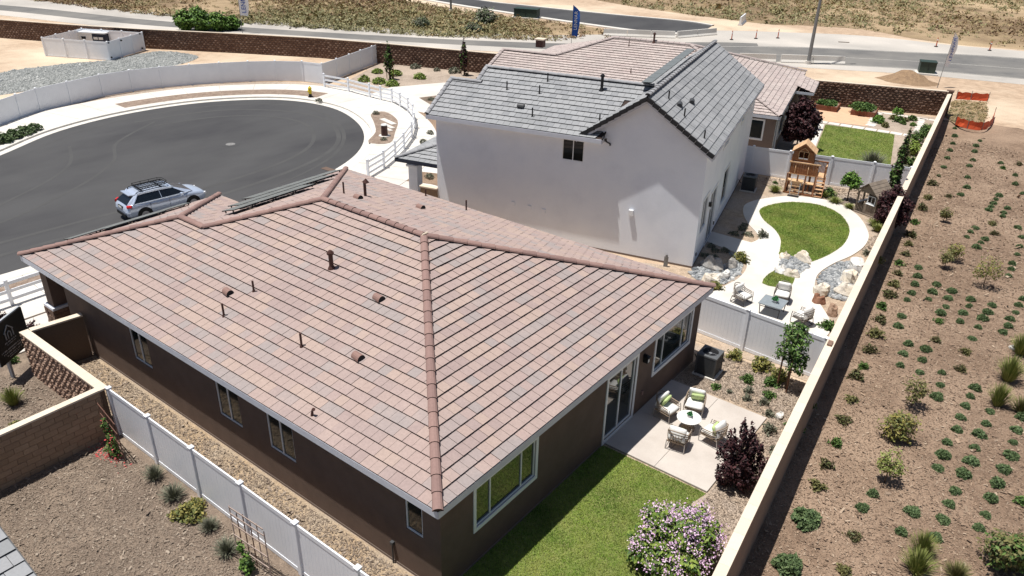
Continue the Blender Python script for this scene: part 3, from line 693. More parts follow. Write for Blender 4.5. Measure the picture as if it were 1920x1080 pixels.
mb.add(vs,[(j*(nx_+1)+i,j*(nx_+1)+i+1,(j+1)*(nx_+1)+i+1,(j+1)*(nx_+1)+i) for j in range(ny_) for i in range(nx_)]); mb.build('mulch_slope',['mulch'],smooth=True,kind='structure')
def drop(x,y):
    """same sight line, on the lower slope surface"""
    for _ in range(3):
        z_=slope_z(x,y) if _==0 else z_
        k=1-z_/CAM.z; X=CAM.x+(x-CAM.x)*k; Y=CAM.y+(y-CAM.y)*k; z_=slope_z(X,Y)
    return X,Y,z_
# ================= FENCES AND WALLS =================
def split_wall(name, a, b, h, label, cat='wall', m='split_dark', bw=.42, bh=.2, face=-1, capm='cap_cream', single=False, capw=.26, depthr=.05, seed=3, toprow=None, thick=.2):
    """block wall from a to b; rough blocks on the right-hand side (face=-1) of a->b"""
    R=random.Random(seed); a=Vector(a); b=Vector(b); L=(b-a).length; ang=math.atan2(b.y-a.y,b.x-a.x)
    t=thing(name,label,cat,(a.x,a.y,0),ang)
    core=MB(); core.b2((0,-thick/2+.03,-.1),(L,thick/2-.03,h-.062)); core.build('wall_body',['mortar'],t)
    rows=round((h-.06)/bh); bh=(h-.06)/rows; n=int(L/bw)+2; J=MB(); cm={}
    for r in range(rows):
        for i in range(-1,n):
            x0=max(i*bw+(bw/2 if r%2 else 0)+.006,0); x1=min((i+1)*bw+(bw/2 if r%2 else 0)-.006,L)
            if x1-x0<.05: continue
            z0=r*bh+.005; z1=(r+1)*bh-.005; y=thick/2*face
            tn=R.choice([.05,.3,.5,.7,.95])
            full=abs(x1-x0-(bw-.012))<1e-4
            v=R.randrange(14)
            def blk(mb,x0,x1,z0,z1,v):
                Q=random.Random(v*7+1); yb=face*(thick/2-.04); nx,nz=(5,4) if depthr>.02 else (2,2); front=[]
                for zi in range(nz):
                    for xi in range(nx):
                        edge=xi in(0,nx-1) or zi in(0,nz-1); f=Q.uniform(0,.25) if edge else Q.uniform(.15,1.15)
                        jx=0 if edge else Q.uniform(-.3,.3)*(x1-x0)/nx; jz=0 if edge else Q.uniform(-.3,.3)*(z1-z0)/nz
                        front.append((x0+(x1-x0)*xi/(nx-1)+jx,y+face*f*depthr,z0+(z1-z0)*zi/(nz-1)+jz))
                fs=[(zi*nx+xi,zi*nx+xi+1,(zi+1)*nx+xi+1,(zi+1)*nx+xi) for zi in range(nz-1) for xi in range(nx-1)]
                k=nx*nz; back=[(x0,yb,z0),(x1,yb,z0),(x1,yb,z1),(x0,yb,z1)]
                fs+=[(k,k+1)+tuple(range(nx-1,-1,-1)),(k+3,)+tuple(range((nz-1)*nx,nz*nx))+(k+2,),(k,)+tuple(range(0,k,nx))+(k+3,),(k+1,k+2)+tuple(range(k-1,nx-2,-nx))]
                if face>0: fs=[f[::-1] for f in fs]
                mb.add(front+back,fs,0,tn)
            if single and full:
                key=(v,tn)
                if key not in cm:
                    mb=MB(); blk(mb,-bw/2+.006,bw/2-.006,-bh/2+.005,bh/2-.005,v); cm[key]=mb.mesh('block',[m])
                link('block',cm[key],t,loc=((x0+x1)/2,0,(z0+z1)/2))
            else: blk(J,x0,x1,z0,z1,v)
    if J.v: J.build('block',[m],t,kind='stuff')
    return t,L
def caps(t, L, h, w, seg=.41, parts=True, off=0, skip=None, th=.06):
    n=max(1,round(L/seg)); s=L/n; meshes={}
    J=MB()
    for i in range(n):
        if skip and skip[0]<(i+.5)*s<skip[1]: continue
        tn=random.choice([.17,.5,.83])
        if parts:
            if tn not in meshes:
                mb=MB(); mb.b2((.002,-w/2+off,-th),(s-.002,w/2+off,0),0,tn); meshes[tn]=mb.mesh('cap_block',['cap_cream'])
            link('cap_block',meshes[tn],t,loc=(i*s,0,h))
        else: J.b2((i*s+.002,-w/2+off,h-th),((i+1)*s-.002,w/2+off,h),0,tn)
    if not parts: J.build('cap_block',['cap_cream'],t,kind='stuff')
# perimeter wall along the slope
y0,y1=-8,63.4
px=lambda y: 5.56-.1114*(y-3.9)
a=Vector((px(y0),y0)); b=Vector((px(y1),y1)); L=(b-a).length
pw=thing('perimeter_wall','long smooth tan masonry wall with cream cap between the back gardens and the mulch slope','wall',(a.x,a.y,0),math.atan2(b.y-a.y,b.x-a.x))
sp=(16.15-y0)*L/(y1-y0)
mb=MB(); mb.b2((0,-.1,-.1),(L,.1,1.765)); mb.b2((0,-.098,-.75),(L,.098,-.1)); mb.build('wall_body',['wall_smooth'],pw)
caps(pw,L,1.83,.29,.61,skip=(sp-.25,sp+.3))
mb=MB(); mb.b2((sp-.12,-.085,1.765),(sp+.22,.085,1.9)); mb.build('pier_block',['split_face'],pw)
mb=MB(); mb.b2((L-.3,-.22,-.6),(L+.14,.22,1.95)); mb.b2((L-.36,-.28,1.95),(L+.2,.28,2.05)); mb.build('end_pillar',['split_dark'],pw)
# rough dark wall behind the third lot, then along the far road
t,L=split_wall('split_face_wall',(-35,50.6),(-1.15,63.0),2.05,'dark brown rough block wall with a pale cap behind the raised garden beds',seed=4,depthr=.08)
caps(t,L,2.05,.26,1.2,parts=False)
WP=[(-37.0,49.9),(-48.9,45.9),(-56.5,43.0),(-64.5,38.7),(-73.5,33.5),(-81.5,29.6),(-90,25.9),(-104,20.5),(-125,13)]
mw_=thing('roadside_wall','long curving dark brown rough block wall running between the dirt lots and the far road','wall',(0,0,0))
J=MB(); JC=MB(); JB=MB(); RR=random.Random(9)
for i in range(len(WP)-1):
    a=Vector(WP[i]); b=Vector(WP[i+1]); d=(b-a).normalized(); n=Vector((d.y,-d.x)); 
    if n.dot(Vector((9,-10))-a)<0: n=-n
    L=(b-a).length; k=int(L/.42); h=1.95
    JB.bar((*a,h/2),(*b,h/2),.14,h)
    for c in range(max(1,int(L/1.2))):
        p=a+d*(c*L/max(1,int(L/1.2))); q=a+d*((c+1)*L/max(1,int(L/1.2))-.005); JC.bar((*p,h+.03),(*q,h+.03),.26,.06,tone=RR.choice([.2,.5,.8]))
    for r in range(9):
        for c in range(k):
            s0=c*L/k+(.2 if r%2 else 0); s1=min(s0+L/k-.012,L); z0=r*h/9+.006; z1=(r+1)*h/9-.006
            p=[a+d*s0+n*.06,a+d*s1+n*.06]; m_=a+d*((s0+s1)/2)+n*(.10+RR.uniform(0,.06)); zc=(z0+z1)/2+RR.uniform(-.04,.04)
            J.add([(*p[0],z0),(*p[1],z0),(*p[1],z1),(*p[0],z1),(*m_,zc)],[(0,1,4),(1,2,4),(2,3,4),(3,0,4)],0,RR.choice([.0,.2,.4,.6,1.0])+.01)
JB.build('wall_body',['split_dark'],mw_); J.build('block',['split_dark'],mw_,kind='stuff'); JC.build('cap_block',['cap_cream'],mw_,kind='stuff')
# near left: return wall to the house, split-face wall, tan block wall
t,L=split_wall('return_wall',(-18.45,-1.45),(-18.2,.26),1.83,'short tan block wall from the corner behind the black sign to the brown house',m='block_tan',face=1,depthr=.012,single=True,seed=5); caps(t,L,1.83,.27,.42)
t,L=split_wall('front_wall',(-18.55,-1.62),(-13.05,-1.62),1.83,'rough split-face brown block wall with cream cap facing the black sign',m='split_face',bw=.30,bh=.15,depthr=.07,single=True,seed=6); caps(t,L+.14,1.83,.30,.42)
t,L=split_wall('tan_block_wall',(-13.05,-16.0),(-13.05,-1.77),1.83,'tan block wall with visible running-bond blocks and cream cap beside the bare yard',m='block_tan',depthr=.010,single=True,seed=8); caps(t,L,1.83,.25,.42)
# vinyl fences
def vinyl_fence(pts, label, h=1.83, group=None, loc=None, boards=True, postr=.065, name='vinyl_fence', ends=(True,True), gate=()):
    """pts: post positions; one panel between neighbours"""
    t=thing(name,label,'fence',(pts[0][0],pts[0][1],0),0,group); o=Vector(pts[0]); P=[Vector(p)-o for p in pts]
    pm={}
    mb=MB(); mb.box((0,0,h/2),(postr*2,postr*2,h)); pm['post']=mb.mesh('post',['vinyl'])
    mb=MB(); mb.box((0,0,h+.012),(postr*2+.03,postr*2+.03,.025)); r=postr+.01; mb.add([(-r,-r,h+.025),(r,-r,h+.025),(r,r,h+.025),(-r,r,h+.025),(0,0,h+.07)],[(0,1,4),(1,2,4),(2,3,4),(3,0,4)]); pm['cap']=mb.mesh('post_cap',['vinyl'])
    for i,p in enumerate(P):
        nb=P[min(i+1,len(P)-1)]-P[max(i-1,0)]; rz=math.atan2(nb.y,nb.x)
        if (i==0 and not ends[0]) or (i==len(P)-1 and not ends[1]): continue
        link('post',pm['post'],t,loc=(p.x,p.y,0),rz=rz); link('post_cap',pm['cap'],t,loc=(p.x,p.y,0),rz=rz)
    cache={}
    for i in range(len(P)-1):
        d=P[i+1]-P[i]; L=d.length; rz=math.atan2(d.y,d.x); key=round(L,2)
        if key not in cache:
            e=postr; A=MB(); A.b2((e,-.022,h-.17),(L-e,.022,h-.03)); B=MB(); B.b2((e,-.022,.03),(L-e,.022,.17))
            C=MB(); n=max(2,round((L-2*e)/.16)); w=(L-2*e)/n
            for j in range(n): C.b2((e+j*w+.003,-.011,.165),(e+(j+1)*w-.003,.011,h-.165))
            C.b2((e,-.007,.165),(L-e,.007,h-.165))
            cache[key]=(A.mesh('top_rail',['vinyl']),B.mesh('bottom_rail',['vinyl']),C.mesh('panel',['vinyl']))
        for nm,me in zip(('top_rail','bottom_rail','panel'),cache[key]): link(nm,me,t,loc=(P[i].x,P[i].y,0),rz=rz)
    return t
sp_=2.33
vinyl_fence([(-12.85,-1.5)]+[(-10.56+sp_*i,-1.5) for i in range(0,7)],'white vinyl fence beside the bare yard, running along the brown house wall')
vinyl_fence([(-3.6,17.02),(-1.30,16.88),(.89,16.75),(3.08,16.62),(3.98,16.56)],'white vinyl fence behind the air conditioner and young tree, below the patio with grey chairs',ends=(True,True))
FF=[(-9.5,37.3),(-7.61,37.85),(-5.68,38.38),(-3.12,39.05),(-.68,39.68),(1.75,40.3)]
vinyl_fence([(-9.4,37.36),(-7.55,37.86),(-5.35,38.42),(-2.95,39.05),(-.6,39.66),(1.38,40.15)],'white vinyl fence behind the wooden play tower and playhouse')
CF=[(-41.5,-9),(-44.3,-4.6),(-46.9,-.2),(-49.2,3.8),(-51.4,7.6),(-53.2,11.1),(-54.3,13.0),(-55.2,14.8),(-55.75,17.4),(-56.4,20.3),(-56.3,22.8),(-55.75,25.2),(-54.8,27.42),(-53.7,29.65),(-52.4,31.7),(-50.9,33.5),(-49.0,35.0),(-47.0,35.6)]
vinyl_fence(CF,'white vinyl fence curving around the far side of the cul-de-sac')
vinyl_fence([(-47.0,35.6),(-47.7,37.9),(-48.45,40.1),(-49.2,42.2),(-49.95,44.4),(-50.6,46.2)],'straight white vinyl fence between the curved fence and the dark roadside wall')
BX=[(-76.4,24.7),(-74.25,25.75),(-72.1,26.8),(-69.85,27.9),(-70.75,29.6),(-71.6,31.3),(-72.5,33.0),(-74.7,32.0),(-76.9,30.95),(-79.0,29.9),(-78.1,28.2),(-77.3,26.45),(-76.4,24.7)]
eq=vinyl_fence(BX,'square white vinyl enclosure around the equipment on the dirt lot',name='fence_enclosure')
gm=MB()
for p in ((-69.95,28.05,1.7),(-70.85,29.8,1.6),(-72.3,32.6,1.75),(-69.95,28.05,.3),(-72.3,32.6,.3)): gm.box((p[0]+76.4+.1,p[1]-24.7,p[2]),(.14,.14,.12))
gm.build('gate_hinge',['black_metal'],eq)
# white ranch rail
def rail_fence(pts,label,h=1.15,name='rail_fence'):
    t=thing(name,label,'fence',(pts[0][0],pts[0][1],.12)); o=Vector(pts[0]); P=[Vector(p)-o for p in pts]
    mb=MB(); mb.box((0,0,h/2),(.13,.13,h)); pm=mb.mesh('post',['vinyl'])
    mb=MB(); mb.box((0,0,h+.015),(.16,.16,.03)); r=.07; mb.add([(-r,-r,h+.03),(r,-r,h+.03),(r,r,h+.03),(-r,r,h+.03),(0,0,h+.08)],[(0,1,4),(1,2,4),(2,3,4),(3,0,4)]); cm=mb.mesh('post_cap',['vinyl'])
    for i,p in enumerate(P):
        nb=P[min(i+1,len(P)-1)]-P[max(i-1,0)]; rz=math.atan2(nb.y,nb.x)
        link('post',pm,t,loc=(p.x,p.y,0),rz=rz); link('post_cap',cm,t,loc=(p.x,p.y,0),rz=rz)
        if i:
            q=P[i-1]; 
            for z in (.28,.64,1.0):
                rb=MB(); rb.bar((0,0,0),((p-q).length,0,0),.04,.14); rb.build('rail',['vinyl'],t,loc=(q.x,q.y,z),rz=math.atan2((p-q).y,(p-q).x))
    return t
rail_fence([(-45.6,34.6),(-42.8,34.9),(-40.0,34.75),(-38.6,34.7),(-37.3,34.75),(-35.8,34.2),(-34.1,33.4),(-32.4,32.2),(-30.6,30.5),(-29.0,28.6),(-27.6,26.4),(-26.6,24.6),(-25.7,22.7),(-25.1,20.8)],'white three-rail fence curving along the far end of the cul-de-sac pavement')
rail_fence([(-24.5,-12),(-24.45,-9.6),(-24.4,-7.2),(-24.4,-4.8),(-24.4,-2.4),(-24.4,0),(-24.4,2.4),(-24.5,4.8)],'white three-rail fence along the street behind the black sign')
# ================= HOUSES =================
def camlocal(t):
    c=math.cos(-t.rotation_euler.z); s=math.sin(-t.rotation_euler.z); d=CAM-t.location
    return Vector((d.x*c-d.y*s,d.x*s+d.y*c,d.z))
def fascia(parent, pts, ztop, h=.2, t=.035, name='fascia', m='fascia', wallpts=None):
    mb=MB()
    for a,b in pts: mb.bar((a[0],a[1],ztop-h/2),(b[0],b[1],ztop-h/2),t,h)
    return mb.build(name,[m],parent)
def pipe_vent(parent, p, h, r=.035, kind='pipe', m='vent_brown', flash=None, tilt=None):
    mb=MB(); x,y,z=p
    if kind=='pipe': mb.cyl((x,y,z-.08),r,h+.08,8); mb.cyl((x,y,z-.05),r*2.0,.10,8,r2=r*1.1); mb.build('vent_pipe',[m],parent)
    elif kind=='flue':
        mb.cyl((x,y,z-.08),.075,h+.08,12); mb.cyl((x,y,z-.05),.15,.14,12,r2=.085); mb.cyl((x,y,z+h-.10),.12,.07,12); mb.cyl((x,y,z+h-.02),.09,.06,12,r2=.05); mb.build('flue',[m],parent)
    elif kind=='gooseneck':
        mb.cyl((x,y,z-.08),.06,h+.08,10); mb.add([(x-.05,y-.1,z+h),(x+.20,y-.1,z+h-.02),(x+.20,y+.1,z+h-.02),(x-.05,y+.1,z+h),(x+.09,y,z+h+.17)],[(3,2,1,0),(0,1,4),(1,2,4),(2,3,4),(3,0,4)]); mb.build('flue',[m],parent)
    elif kind=='ohagin':
        # half-barrel attic vent lying along the slope direction "tilt"
        d=Vector(tilt).normalized(); s=Vector((0,0,1)).cross(d).normalized(); u=d.cross(s) if d.cross(s).z>0 else -d.cross(s); o=Vector(p)
        vs=[];n=9
        for L_,k in ((0,1.0),(.34,.92)):
            for j in range(n): a=PI*j/(n-1); vs.append(o+d*L_+s*math.cos(a)*.14*k+u*(math.sin(a)*.17*k+.02))
        mb.add(vs,[(j,j+1,n+j+1,n+j) for j in range(n-1)]); mb.add(vs[:n],[tuple(range(n))],1); mb.add(vs[n:],[tuple(range(n))],0)
        mb.build('attic_vent',[flash or 'vent_clay','grey_edge'],parent)
H1=thing('brown_house','single-storey brown stucco house with pinkish clay tiled hip roof in the foreground','house',(0,0,0))
H=3.2; L1,W1,W2,ye,sl=15.0,21.79,20.22,8.68,.32
K=math.hypot(1,sl)
T=Tiler(H1,'clay_tile','tile_edge_shade',10,7.5*K/22,.333,H=.06,capr=.128)
up=lambda x,y: (x/K,y/K,sl/K)
pc=lambda P: [(u,d*K) for u,d in P]
T.facet((0,0,H),(-1,0,0),up(0,1),[pc([(0,0),(W1,0),(W1-ye/2,ye/2),(ye/2,ye/2)]),pc([(ye/2,ye/2),(W2-ye/2,ye/2),(W2-L1/2,L1/2),(L1/2,L1/2)])])
T.facet((0,0,H),(0,1,0),up(-1,0),[pc([(0,0),(L1,0),(L1/2,L1/2)])])
T.facet((0,L1,H),(-1,0,0),up(0,-1),[pc([(0,0),(W2,0),(W2-L1/2,L1/2),(L1/2,L1/2)])],off=.1)
T.facet((-W2,0,H),(0,1,0),up(1,0),[pc([(ye/2,ye/2),(ye,0),(L1,0),(L1/2,L1/2)])])
T.facet((-W1,0,H),(0,1,0),up(1,0),[pc([(0,0),(ye,0),(ye/2,ye/2)])])
T.facet((0,ye,H),(-1,0,0),up(0,-1),[pc([(W2,0),(W1,0),(W1-ye/2,ye/2),(W2-ye/2,ye/2)])])
z=lambda d: H+sl*d+.045
P_=(-L1/2,L1/2,z(L1/2)); Q_=(-W2+L1/2,L1/2,z(L1/2)); R1=(-W1+ye/2,ye/2,z(ye/2)); R2=(-W2+ye/2,ye/2,z(ye/2))
T.line_caps((.02,-.02,H+.05),P_,.49); T.line_caps((.02,L1+.02,H+.05),P_,.49); T.line_caps(P_,Q_,.44)
T.line_caps((-W1-.02,-.02,H+.05),R1,.49); T.line_caps((-W1-.02,ye+.02,H+.05),R1,.49); T.line_caps(R1,R2,.44); T.line_caps(R2,Q_,.49); T.line_caps((-W2-.02,L1+.02,H+.05),Q_,.49)
ROOF1=T.finish(300,camloc=CAM)
mb=MB(); mb.tube([(P_[0]+.02,P_[1]-.15,P_[2]-.02),(P_[0]+.07,P_[1]-.1,P_[2]+.1),(P_[0]+.07,P_[1]+.1,P_[2]+.1),(P_[0]+.02,P_[1]+.15,P_[2]-.02)],.035,6); mb.build('ridge_mortar',['cap_cream'],ROOF1)
# walls
mb=MB(); WX=-.25; WY=.33
ops_s=[(14.75,13.6,1.27,2.58),(9.67,8.48,1.27,2.58),(7.12,5.92,1.27,2.58),(1.46,.86,1.55,2.58)]
xl=-19.4
wall_with_openings(mb,(xl,WY),(WX,WY),0,H-.19,.15,[(-xl-a,-xl-b,c,d) for a,b,c,d in ops_s])
ops_e=[(1.66,4.26,1.30,2.62),(8.12,9.92,.16,2.58),(11.25,14.0,1.24,2.60)]
wall_with_openings(mb,(WX,WY),(WX,14.72),0,H-.19,.15,[(a-WY,b-WY,c,d) for a,b,c,d in ops_e])
mb.add([(WX,14.72,0),(-19.9,14.72,0),(-19.9,14.72,H-.19),(WX,14.72,H-.19)],[(0,1,2,3)])
mb.add([(-19.9,14.72,0),(-19.9,8.3,0),(-19.9,8.3,H-.19),(-19.9,14.72,H-.19)],[(0,1,2,3)])
mb.add([(xl,8.3,0),(xl,WY,0),(xl,WY,H-.19),(xl,8.3,H-.19)],[(0,1,2,3)])
mb.add([(-19.9,8.3,0),(xl,8.3,0),(xl,8.3,H-.19),(-19.9,8.3,H-.19)],[(0,1,2,3)])
mb.build('wall',['stucco_brown'],H1)
mb=MB(); mb.b2((xl-.005,WY-.012,-.05),(WX+.012,WY+.1,.10)); mb.b2((WX-.1,WY,-.05),(WX+.012,14.73,.10)); mb.build('footing',['stucco_taupe'],H1)
# porch
mb=MB(); mb.b2((-21.3,.30,1.15),(-20.75,.85,H-.19)); mb.b2((-21.3,7.8,0),(-20.75,8.3,H-.19)); mb.b2((-21.3,.32,2.65),(xl,.70,H-.19)); mb.b2((-21.25,.6,2.75),(-20.8,8.2,H-.2)); mb.build('porch_column',['stucco_brown'],H1)
mb=MB(); mb.b2((-21.42,.18,1.08),(-20.63,.97,1.18)); mb.build('column_cap',['fascia'],H1)
mb=MB(); R=random.Random(3)
for r in range(7):
    for s in range(3):
        for f in range(4):
            w=.25; u0=-.36+s*.24; c=(-21.02,.575)
            off=R.uniform(.36,.40); ang=f*PI/2; px_=u0+.12
            x=c[0]+math.cos(ang)*off-math.sin(ang)*px_; y=c[1]+math.sin(ang)*off+math.cos(ang)*px_
            mb.box((x,y,r*.154+.077),(.06,.235,.148),0,R.choice([.2,.5,.8]),rz=ang)
mb.b2((-21.38,.22,0),(-20.66,.93,1.07)); mb.build('column_stone',['split_dark'],H1)
mb=MB(); mb.b2((-21.7,.2,-.05),(xl,8.4,.13)); mb.build('porch_floor',['concrete'],H1)
# soffit, fascia
mb=MB()
for a,b in (((-W1,.0),(0,WY+.05)),((WX-.05,0),(0,L1)),((-W1,L1-.35),(0,L1)),((-W2,8.3),(-19.8,L1)),((-W1,0),(xl,ye))): mb.b2((*a,H-.205),(*b,H-.185))
mb.build('soffit',['stucco_brown'],H1)
fascia(H1,[((-W1,.0),(.0,.0)),((0,0),(0,L1)),((0,L1),(-W2,L1)),((-W2,L1),(-W2,ye)),((-W2,ye),(-W1,ye)),((-W1,ye),(-W1,0))],H+.012,.215)
for a,b,c,d in ops_s:
    window(H1,(-a,WY),(1,0),(0,-1),a-b,c,d,mull=((a-b)/2,) if a-b>.8 else (),trim=0,depth=.075,glass='glass_dark')
window(H1,(WX,1.66),(0,1),(1,0),2.60,1.30,2.62,mull=(.62,1.98),trim=.10,depth=.07)
dw=window(H1,(WX,8.12),(0,1),(1,0),1.80,.16,2.58,mull=(.9,),trim=.10,depth=.08,name='sliding_door',fw=.07)
window(H1,(WX,11.25),(0,1),(1,0),2.75,1.24,2.60,mull=(.62,2.12),trim=.10,depth=.07)
mb=MB(); mb.b2((WX,10.36,2.12),(WX+.05,10.46,2.42),0); mb.b2((WX+.05,10.34,2.14),(WX+.19,10.48,2.36),0); mb.add([(WX+.02,10.31,2.36),(WX+.22,10.31,2.36),(WX+.22,10.51,2.36),(WX+.02,10.51,2.36),(WX+.1,10.41,2.46)],[(0,1,4),(1,2,4),(2,3,4),(3,0,4)],0); mb.b2((WX+.08,10.37,2.17),(WX+.195,10.45,2.28),1); mb.build('wall_lantern',['black_metal','lamp_clear'],H1)
mb=MB(); mb.b2((WX,10.5,.70),(WX+.05,10.6,.84)); mb.build('outlet_cover',['vent_clay'],H1)
mb=MB(); mb.tube([(-1.98,WY-.05,0),(-1.98,WY-.05,.72)],.022,6); mb.b2((-2.03,WY-.09,.68),(-1.93,WY,.78)); mb.build('standpipe',['dark_grey'],H1)
# roof fittings
rz_=lambda x,y: H+sl*min(y,15-y)+.04
pipe_vent(H1,(-9.28,4.9,rz_(0,4.9)),.62,kind='flue')
for (x,y,h) in ((-10.93,2.93,.38),(-10.89,1.71,.44),(-7.38,2.02,.44),(-14.24,14.6,.35),(-11.52,14.33,.48),(-13.94,9.54,.5)): pipe_vent(H1,(x,y,rz_(x,y)),h)
mb=MB(); mb.tube([(-5.01,.41,rz_(0,.41)-.05),(-5.0,.43,rz_(0,.41)+.16),(-4.93,.43,rz_(0,.41)+.24)],[.05,.03,.05],8); mb.build('vent_pipe',['vent_brown'],H1)
pipe_vent(H1,(-13.7,10.46,rz_(0,10.46)),.62,kind='gooseneck')
for (x,y) in ((-11.55,2.44),(-6.5,4.53),(-5.25,2.48)): pipe_vent(H1,(x,y,rz_(x,y)-.02),0,kind='ohagin',tilt=(-1,.12,.03))
for (x,y) in ((-12.95,9.54),(-11.5,11.6)): pipe_vent(H1,(x,y,rz_(x,y)-.02),0,kind='ohagin',tilt=(-1,.1,0))
# solar panels on the street-facing slope
def panel(parent, org, ud, upd, w, h, m='pv'):
    org=Vector(org); ud=Vector(ud); upd=Vector(upd); n=ud.cross(upd); n=n if n.z>0 else -n
    mb=MB(); q=[org,org+ud*w,org+ud*w+upd*h,org+upd*h]; a=[p+n*.12 for p in q]; b=[p+n*.085 for p in q]
    f=(0,1,2,3) if ud.cross(upd).dot(n)>0 else (3,2,1,0)
    mb.add(a,[f],0); mb.add(b,[f[::-1]],1); mb.add(a+b,[(i,(i+1)%4,4+(i+1)%4,4+i) for i in range(4)],1)
    for t in (.2,.8):
        for s in (.05,.95): p=org+ud*w*s+upd*h*t; mb.bar(p,p+n*.09,.04,mi=1)
    return mb.build('solar_panel',[m,'black_metal'],parent)
ux=up(1,0)
for d,y0_,n_ in ((2.75,6.15,4),(1.66,7.1,5),(.57,8.5,5)):
    for c in range(n_): panel(ROOF1,(-W2+d,y0_+c*1.02,H+sl*d+.13),(0,1,0),ux,.99,.95)
for c in range(4): panel(ROOF1,(-W1+.35,1.55+c*1.3,H+sl*.35+.05),(0,1,0),ux,1.27,.9 if c not in (0,3) else .7)

# ---------- white two-storey house
H2=thing('white_house','two-storey white stucco house with grey tiled gable roof in the middle','house',(-4.03,22.33,0),math.radians(14))
c2=camlocal(H2)
ez=5.78; mS=.69; KS=math.hypot(1,mS); ru=-2.95; rz2=ez+mS*(.32-ru); VE=15.6
T=Tiler(H2,'grey_tile','grey_edge',6,.358,.333,H=.05,cap_m='cap_grey',capr=.12)
dr=.32-ru
T.facet((.32,-.34,ez),(0,1,0),(-1/KS,0,mS/KS),[[(0,0),(VE+.34,0),(VE+.34,dr*KS),(0,dr*KS)]])
dl=dr
T.facet((ru-dl,-.34,ez),(0,1,0),(1/KS,0,mS/KS),[[(0,0),(VE+.34,0),(VE+.34,dl*KS),(0,dl*KS)]])
# wing to the left: one slope towards the camera, two ridge levels
mW=.46; KW=math.hypot(1,mW); ve=-.5; wz=5.83-.0
u0,u1,u2=-14.25,-12.75,-3.9
v1_,v2_=2.25,3.45
zW=lambda v: wz+mW*(v-ve)
ge=ru-dl          # foot of the gable
# polygons in (u measured to the left from u=-4.9, slope length)
O=-4.88
def vW(u): # where the wing slope meets the gable's left slope
    return (ez+mS*(u-ge)-wz)/mW+ve
def Lw(v): return (v-ve)*KW
gx=min(max(ve,vW(ge+.35)),v2_)
uv=lambda u,v:(O-u,Lw(v))
# meet line: gable surface above wing surface for u > u*(v)
um=lambda v: ge+(zW(v)-ez)/mS
T.facet((O,ve,wz),(-1,0,0),(0,1/KW,mW/KW),[[uv(O,ve),uv(u0,ve),uv(u0,v1_),uv(ge+2.2,v1_),uv(ge+1.4,ve+.9)],[uv(um(v1_)+.5,v1_),uv(u1,v1_),uv(u1,v2_),uv(um(v2_)+.5,v2_)]],off=.1)
T.facet((u0,v1_*2-ve,wz),(1,0,0),(0,-1/KW,mW/KW),[[(0,0),(u1-u0,0),(u1-u0,Lw(v1_)),(0,Lw(v1_))]])
T.facet((u1,v2_*2-ve,wz),(1,0,0),(0,-1/KW,mW/KW),[[(0,0),(8.2,0),(8.2,Lw(v2_)),(0,Lw(v2_))]])
T.line_caps((ru,-.34,rz2+.04),(ru,VE,rz2+.04)); T.line_caps((u0,v1_,zW(v1_)+.04),(u1+.3,v1_,zW(v1_)+.04)); T.line_caps((u1,v2_,zW(v2_)+.04),(um(v2_)+.3,v2_,zW(v2_)+.04))
T.line_caps((u0+.04,ve,wz+.03),(u0+.04,v1_,zW(v1_)+.03),.36); T.line_caps((u1+.04,v1_+.1,zW(v1_)+.05),(u1+.04,v2_,zW(v2_)+.03),.36)
ROOF2=T.finish(300,camloc=c2)
# barge of the gable: stepped dark tile ends and pale board
mb=MB()
for sgn in (1,-1):
    n=11
    for i in range(n):
        a=i/n; b=(i+1)/n
        xa=(.32 if sgn>0 else ge); xb=ru
        p=Vector((xa+(xb-xa)*a,-.36,ez+(rz2-ez)*a-.055)); q=Vector((xa+(xb-xa)*b,-.36,ez+(rz2-ez)*b-.095))
        mb.bar(p,q,.10,.19)
mb.build('barge_tile',['grey_edge'],ROOF2)
mb=MB()
for sgn in (1,-1):
    xa=(.32 if sgn>0 else ge)
    mb.bar((xa,-.30,ez-.22),(ru,-.30,rz2-.22),.04,.16)
mb.bar((.34,-.3,ez-.09),(.34,VE,ez-.09),.04,.18); mb.bar((u0,ve-.02,wz-.10),(O,ve-.02,wz-.10),.04,.20); mb.bar((O,ve,wz-.12),(O,0,wz-.12),.04,.2); mb.bar((ge,-.3,ez-.09),(ge,-.02,ez-.09),.04,.18)
mb.bar((u0-.0,ve,wz-.16),(u0-.0,v1_,zW(v1_)-.16),.04,.16)
mb.build('fascia',['fascia'],H2)
mb=MB(); mb.b2((u0+.05,ve+.03,wz-.2),(O,0,wz-.18)); mb.b2((.0,-.1,ez-.2),(.32,VE,ez-.18)); mb.build('soffit',['stucco_white'],H2)
# dark rake end on the wing
mb=MB(); mb.bar((O+.03,ve,wz+.02),(O+.03,-.02,wz+.02+mW*.48),.05,.09); mb.build('barge_tile',['grey_edge'],ROOF2)
